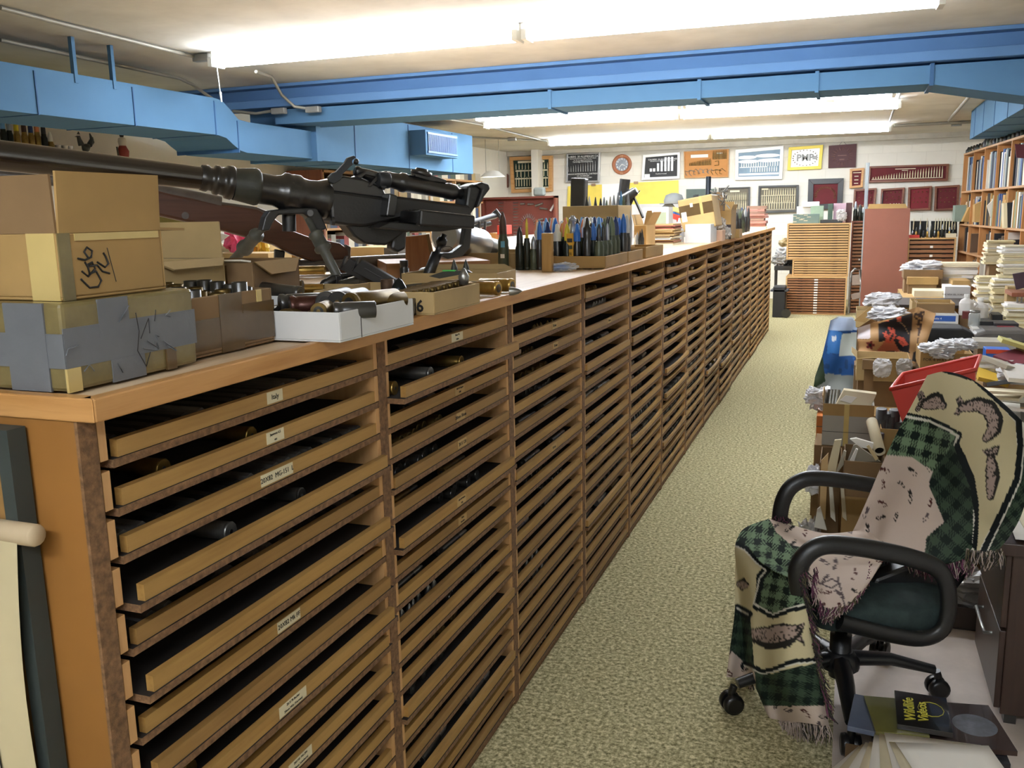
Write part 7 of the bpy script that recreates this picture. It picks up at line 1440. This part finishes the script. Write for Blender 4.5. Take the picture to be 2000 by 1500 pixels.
ob = bagsheet([[(1622, 626), (1640, 621), (1664, 622), (1678, 634)], [(1616, 652), (1638, 656), (1660, 655), (1680, 652)], [(1606, 695), (1632, 700), (1660, 698), (1682, 700)], [(1592, 735), (1620, 742), (1655, 740), (1688, 742)], [(1588, 762), (1610, 770), (1650, 772), (1686, 768)]], 5.7, .22, paintblue, 'bag'); ob.parent = cb_
text('books', .035, mWhite, cb_, P(1672, 700, y=5.68)-co, (math.pi/2, 0, 0), 'lettering') if 0 else None
bag('crumpled grey plastic heap under the blue and white bag', 1650, 760, 5.45, .42, .2, .2, mBagG, 81, z=.002, amp=.3)
# patterned kraft bag
kb_ = thing('paper_bag', 'brown paper shopping bag printed with red and black tropical volcano and flowers', 'bag', P(1750, 762, y=4.9)); kb_.location.z = P(1750, 715, y=4.9).z-.01; buried(kb_.location.x-.25, kb_.location.x+.2, 4.93, 5.15, kb_.location.z, 'brown paper shopping bag printed with volcano and flowers'); co_ = Vector(kb_.location)
c_k, c_kb, c_kr, c_kl, c_kd = lin('a07c52'), lin('201d22'), lin('c0513e'), lin('c49a6c'), lin('3d2a22')
def fl5(u, v, cx, cy, r): a = math.atan2(v-cy, u-cx); d = math.hypot(u-cx, v-cy); return d < r*(.45+.55*abs(math.cos(2.5*a)))
def paintk(u, v, back=0):
    if back: return lin('957148')
    for L, w in (([(1736, 640), (1742, 650), (1735, 660), (1737, 668)], 2.2), ([(1730, 648), (1733, 658), (1732, 668)], 1.8), ([(1744, 642), (1748, 655), (1741, 668)], 2), ([(1726, 650), (1730, 660)], 1.5)):
        if dseg(u, v, L)[0] < w: return c_kr
    if inpoly(u, v, [(1728, 666), (1746, 666), (1757, 686), (1712, 686)]): return lin('b5654a')
    if dseg(u, v, [(1755, 660), (1762, 662), (1770, 672)])[0] < 3.5 or dseg(u, v, [(1758, 668), (1764, 674)])[0] < 2.5: return c_kr
    if dseg(u, v, [(1752, 624), (1766, 636), (1775, 652)])[0] < .8: return lin('9c7a58')
    if inpoly(u, v, [(1716, 632), (1745, 622), (1782, 612), (1776, 690), (1757, 685), (1745, 668), (1728, 666), (1715, 668)]): return c_kr if (v < 628 and h2(int(u/8), 1) < .4) else c_kb
    if inpoly(u, v, [(1674, 640), (1700, 632), (1699, 662), (1672, 662)]): return lin('d6cdd0')
    if inpoly(u, v, [(1784, 612), (1806, 606), (1800, 640), (1790, 680), (1792, 640)]): return c_kd if h2(int(u/4), int(v/4)) < .75 else c_k
    if inpoly(u, v, [(1784, 688), (1797, 684), (1794, 708), (1780, 705)]): return lin('171213')
    if fl5(u, v, 1700, 674, 9) or fl5(u, v, 1717, 698, 8) or fl5(u, v, 1764, 698, 8): return lin('7a2e34') if math.hypot(u-1700, v-674) > 3 else c_kb
    if inpoly(u, v, [(1729, 683), (1749, 683), (1748, 708), (1728, 708)]): return lin('2d1a18') if (abs(v-690) > 1.5 and abs(v-700) > 1.5) else lin('8a5048')
    if inpoly(u, v, [(1726, 680), (1752, 680), (1752, 710), (1725, 710)]): return lin('6a3a2a') if (u < 1728 or u > 1750) else c_kl
    if any(dseg(u, v, [(1696, 704), (1696+dx, 704+dy)])[0] < 2 for dx, dy in ((-8, -6), (6, -9), (-2, -14), (8, -2))): return lin('2f3a22')
    return c_kl if (u < 1775 and v > 664) else c_k
ok_ = bagsheet([[(1674, 641), (1705, 630), (1750, 620), (1800, 606), (1828, 612)], [(1674, 660), (1705, 652), (1752, 645), (1796, 638), (1820, 640)], [(1676, 685), (1706, 682), (1752, 680), (1793, 676), (1808, 676)], [(1680, 708), (1708, 710), (1750, 712), (1786, 710), (1796, 706)]], 4.9, .3, paintk, 'bag'); ok_.parent = kb_
bag('white plastic poking out of the patterned paper bag', 1735, 628, 5.05, .24, .12, .09, mBagW, 83, amp=.3); bag('white printed papers heaped behind the patterned bag', 1722, 606, 5.6, .24, .18, .12, mBagW, 84, amp=.3)
slabthing('cardboard_flap', 'kraft flap torn open left of the patterned bag', 'flap', ((1668, 626), (1700, 598), (1712, 604), (1690, 630)), (0, 1, 0), mCard, .006, dict(y=5.2)); boxp('cardboard_box', 'kraft carton behind the blue bag, its flaps up', 1672, 1712, 607, 640, 5.4, .3, mCardL)
# black case, grey gun case
m = MB(); q = [P(u, v, y=5.3) for u, v in ((1795, 700), (1800, 650), (1815, 641), (1880, 642), (1902, 652), (1908, 672), (1908, 700))]; b = q[0]; n_ = len(q); m.add([p-b for p in q]+[p-b+Vector((0, .25, 0)) for p in q], [tuple(range(n_)), tuple(range(n_, 2*n_))[::-1]]+[(i, i+n_, (i+1) % n_+n_, (i+1) % n_) for i in range(n_)]); o = m.obj('case', M('soft black case', '0e0e10', .75), bevel=.01); o.location = b; buried(b.x, b.x+.35, 5.3, 5.55, b.z, 'soft black rounded case'); tag(o, 'soft black rounded case lying behind the long brown carton', 'case')
m = MB(); q = [P(u, v, y=5.6) for u, v in ((1902, 652), (1925, 646), (1996, 646), (2040, 660), (2040, 682), (1905, 682))]; b = q[0]; n_ = len(q); m.add([p-b for p in q]+[p-b+Vector((0, .3, 0)) for p in q], [tuple(range(n_)), tuple(range(n_, 2*n_))[::-1]]+[(i, i+n_, (i+1) % n_+n_, (i+1) % n_) for i in range(n_)]); o = m.obj('case', M('grey hard case', '4f4b48', .5), bevel=.02); o.location = b; tag(o, 'long grey hard case lying at the right edge', 'case'); slabthing('band', 'pale seam strip running along the grey hard case', 'strip', ((1906, 664), (2040, 668), (2040, 671), (1906, 668)), (0, -1, 0), M('seam', '2c2a28', .5), .004, dict(y=5.59))
zb_ = boxp('carton', 'blue and orange food-bag carton lettered Ziploc upside down', 1925, 1974, 683, 712, 4.6, .12, M('bright blue carton', '2c62b8', .45, var=.05), closed=True, tapes=(('y0', 0, 1, .72, 1, M('orange red band', 'cf4a2c', .45)), ('y0', .06, .2, .35, .5, mPaperW)))
text('Ziploc', .042, mWhite, zb_, (.0, -.064, .022), (math.pi/2, math.pi, 0), 'lettering', bold=.001)
boxp('cardboard_box', 'grey flat box behind the blue and orange carton', 1906, 1985, 668, 682, 4.9, .2, M('greyish card', '9a9488', .7), closed=True)
for j, (u, v, c, lb) in enumerate(((1985, 672, 'b8b06a', 'yellow folded packet at the right edge'), (1985, 700, '6a2a34', 'maroon booklet at the right edge'), (1935, 735, 'c8a43a', 'yellow and black packet in the heap right of the draped chair'), (1975, 745, '4c4f52', 'dark grey booklet in the heap right of the chair'), (1990, 780, '8d8778', 'tan folder in the heap at the right edge'), (1960, 712, 'a49c8c', 'grey paper bundle at the right edge'), (1995, 730, 'd0cbc4', 'white paper bundle at the far right edge'))):
    p = P(u, v, y=4.3-.1*j); o = MB().bx((0, 0, 0), (.16, .14, .02)).obj('booklet', M('booklet '+c, c, .6, var=.1), bevel=.001); o.location = p; o.rotation_euler = (.25*math.sin(j), .3*math.cos(j*2), j*.8); tag(o, lb, 'booklet')
bag('long crumpled clear sleeve trailing over the heap right of the chair', 1930, 735, 4.2, .3, .12, .1, mBagG, 85, amp=.35, rz=-.5); bag('white crumpled bag at the right edge above the chair back', 1985, 752, 4.0, .2, .16, .1, mBagW, 86, amp=.35)
for k in range(12): p = P(1905+R9.uniform(0, 100), 760+R9.uniform(0, 120), y=3.4+R9.uniform(0, .4)); o = MB().bx((0, 0, 0), (.2, .16, .012)).obj('paper_bundle', R9.choice((mPaperC, M('grey print', '6e6c66', .6), M('dark print', '35342f', .6), mPaperW))); o.location = p; o.rotation_euler = (R9.uniform(-.2, .2), R9.uniform(-.2, .2), R9.uniform(0, 3)); tag(o, 'loose paper bundle in the dim heap between chair back and right edge, %s' % ORDN(k), 'papers', 'paper bundles in the heap')
# table with cartons, jugs and stacks farther back
boxp('table', 'dark low table under the cartons before the shelving', 1745, 1900, 596, 602, 7.9, 1.2, M('dark table', '2a211c', .6), closed=True, cat='table')
tw1 = boxp('cardboard_box', 'open shallow carton lined with white paper', 1790, 1865, 592, 612, 6.2, .3, mCard, z0=None, tapes=(('y0', 0, 1, .0, .9, mCardD),)); p0_, _ = paperstack('paper_stack', 'white sheets filling the open shallow carton', tw1.location.x, tw1.location.y, tw1.location.z+.006, .22, .24, 8, .006, mat=mPaperW, jit=.003)
bb_ = boxp('carton', 'flat white carton with a blue printed label under the open shallow one', 1805, 1872, 614, 632, 6.1, .32, mCardW, closed=True, tapes=(('y0', .08, .92, .25, .85, M('blue print', '2f5aa8', .5)),)); text('books 4', .02, mWhite, bb_, (-.03, -.1645, .035), (math.pi/2, 0, 0), 'lettering')
boxp('cardboard_box', 'tall open brown carton beside the shallow one', 1780, 1792, 590, 640, 6.3, .3, mCardL)
for (u0, u1, vt, vb, y, mt, lb, op) in ((1765, 1842, 527, 545, 9.1, mCardD, 'open tray of crumpled film on the top of the far paper stacks', 1), (1772, 1833, 542, 556, 9.0, mCard, 'flat brown carton with red print in the far paper stacks', 0), (1778, 1815, 556, 566, 9.2, mCardL, 'stack of pale envelopes boxes under the flat carton', 0), (1845, 1895, 560, 592, 8.6, mCardW, 'grey-white lettered carton in the far paper stacks', 0), (1785, 1850, 568, 584, 8.7, mPaperC, 'bundle of cream folders in the far paper stacks', 0), (1860, 1895, 548, 560, 8.8, mCard, 'brown carton lid on the grey-white carton', 0)):
    bq = boxp('cardboard_box', lb, u0, u1, vt, vb, y, .35, mt, closed=not op); 
    if 'lettered' in lb: text('THE NEW EEL SCALE REVIEW', .02, mMark, bq, (0, -.1765, .08), (math.pi/2, 0, 0), 'lettering')
bag('crumpled white film in the top open tray', 1800, 535, 9.25, .4, .26, .14, mBagW, 88, amp=.35)
for j in range(3): paperstack('paper_stack', ('cream magazines piled right of the open tray', 'white magazines piled under the cream ones', 'thin white papers on the table edge')[j], P((1868, 1862, 1790)[j], 540, y=9.2).x, 9.4-.3*(j == 2)*3, (P(1866, 548, y=9.2).z, P(1866, 560, y=9.2).z, P(1800, 592, y=8.5).z)[j], .4, .3, (7, 5, 3)[j], .025 if j < 2 else .01, mats=[mPaperC, mPaperW], jit=.02, seedn=20+j)
mJug = M('milky white jug', 'dedbd6', .35, var=.03)
for j, (u, s_) in enumerate(((1886, .85), (1912, 1.0))):
    p = P(u, 628 if j else 615, y=6.2+.1*j); buried(p.x-.05, p.x+.05, p.y-.05, p.y+.05, p.z, ('smaller milky white jug', 'larger milky white jug')[j]); jg = thing('jug', ('smaller milky white plastic jug left of the larger one', 'larger milky white plastic jug by the shelving')[j], 'jug', p); MB().lathe([(.055*s_, 0), (.058*s_, .01), (.058*s_, .1*s_), (.045*s_, .125*s_), (.02*s_, .135*s_), (.02*s_, .155*s_)], 8, M=RZ(.4), smooth=False).obj('body', mJug, jg, bevel=.008); MB().lathe([(.022*s_, .15*s_), (.022*s_, .17*s_)], 14).obj('cap', mWhite, jg)
    m = MB(); m.tube([(.055*s_, 0, .06*s_), (.08*s_, 0, .09*s_), (.045*s_, 0, .125*s_)], .008, 6); m.obj('handle', mJug, jg)
p = P(1902, 638, y=5.9); jr = thing('jar', 'clear glass jar with a dark lid in front of the jugs', 'jar', p); MB().lathe([(.035, 0), (.037, .01), (.037, .085), (.028, .095)], 18, cap=False).obj('glass', M('clear glass', 'c8d0d0', .08, alpha=.4, var=0, spec=.8), jr); MB().lathe([(.03, .095), (.032, .097), (.032, .11), (0, .111)], 18).obj('lid', mGreySt, jr)
p = P(1888, 622, y=6.0); o = MB().lathe([(.03, 0), (.03, .05)], 14).obj('tub', M('dark red lidded tub', '5a1f1c', .5)); o.location = p; tag(o, 'small dark red lidded tub left of the glass jar', 'tub')
for j, (u0, u1, vt, vb, y, c, lb) in enumerate(((1912, 1940, 628, 640, 5.9, '141416', 'low black box holding a white card right of the jar'), (1938, 1958, 615, 636, 6.2, '17181b', 'black camera-like box by the shelving foot'), (1948, 1982, 638, 645, 5.8, '8c2630', 'dark red book lying on the grey hard case'), (1942, 1990, 632, 638, 5.85, '26262a', 'black flat tray above the dark red book'), (1900, 1945, 642, 648, 5.75, 'cfccc6', 'white sheet lying on the grey hard case'))): boxp('box', lb, u0, u1, vt, vb, y, .2, M('box %s' % c, c, .45, var=.05), closed=True)
# leaning piles of envelopes and papers before the shelving
R10 = random.Random(31); 
for j, (u, v0, v1, y, n_, w_) in enumerate(((1932, 645, 560, 7.0, 26, .22), (1965, 620, 545, 6.8, 24, .24), (1940, 560, 540, 7.4, 8, .26), (1985, 560, 480, 6.9, 22, .24), (1948, 515, 470, 7.8, 12, .2), (1998, 640, 590, 6.3, 14, .24), (1968, 660, 640, 6.2, 6, .26))):
    a = P(u, v0, y=y); b = P(u, v1, y=y); buried(a.x-w_/2+.02, a.x+w_/2-.02, y-.08, y+.08, a.z, 'leaning pile of cream envelopes before the shelving, %s of seven' % ORDN(j)); paperstack('envelope_pile', 'leaning pile of cream envelopes before the shelving, %s of seven' % ORDN(j), a.x, y, a.z, w_, .2, n_, (b.z-a.z)/n_, mats=[mPaperC, mPaperC, mPaperW, M('cream envelope', 'dccfa4', .75)], jit=.018, seedn=50+j, cat='envelopes', sheet='envelope')
boxp('cardboard_box', 'plain tan carton standing between the envelope piles', 1966, 1984, 560, 612, 6.5, .12, mCardL, closed=True); boxp('board', 'dark plank on two posts at the right edge above the envelopes', 1976, 2030, 572, 580, 6.2, .3, mShR, closed=True, cat='board')
for j in (0, 1): boxp('post', 'grey post under the dark plank, %s of two' % ORDN(j), 1985+8*j, 1988+8*j, 580, 618, 6.3, .02, mGreySt, closed=True, cat='post')
slabthing('folder', 'dark purple folder jutting at the right edge among the envelopes', 'folder', ((1978, 535), (2010, 530), (2010, 560), (1985, 566)), (0, 1, 0), M('dark purple', '3d2a35', .6), .02, dict(y=6.4))
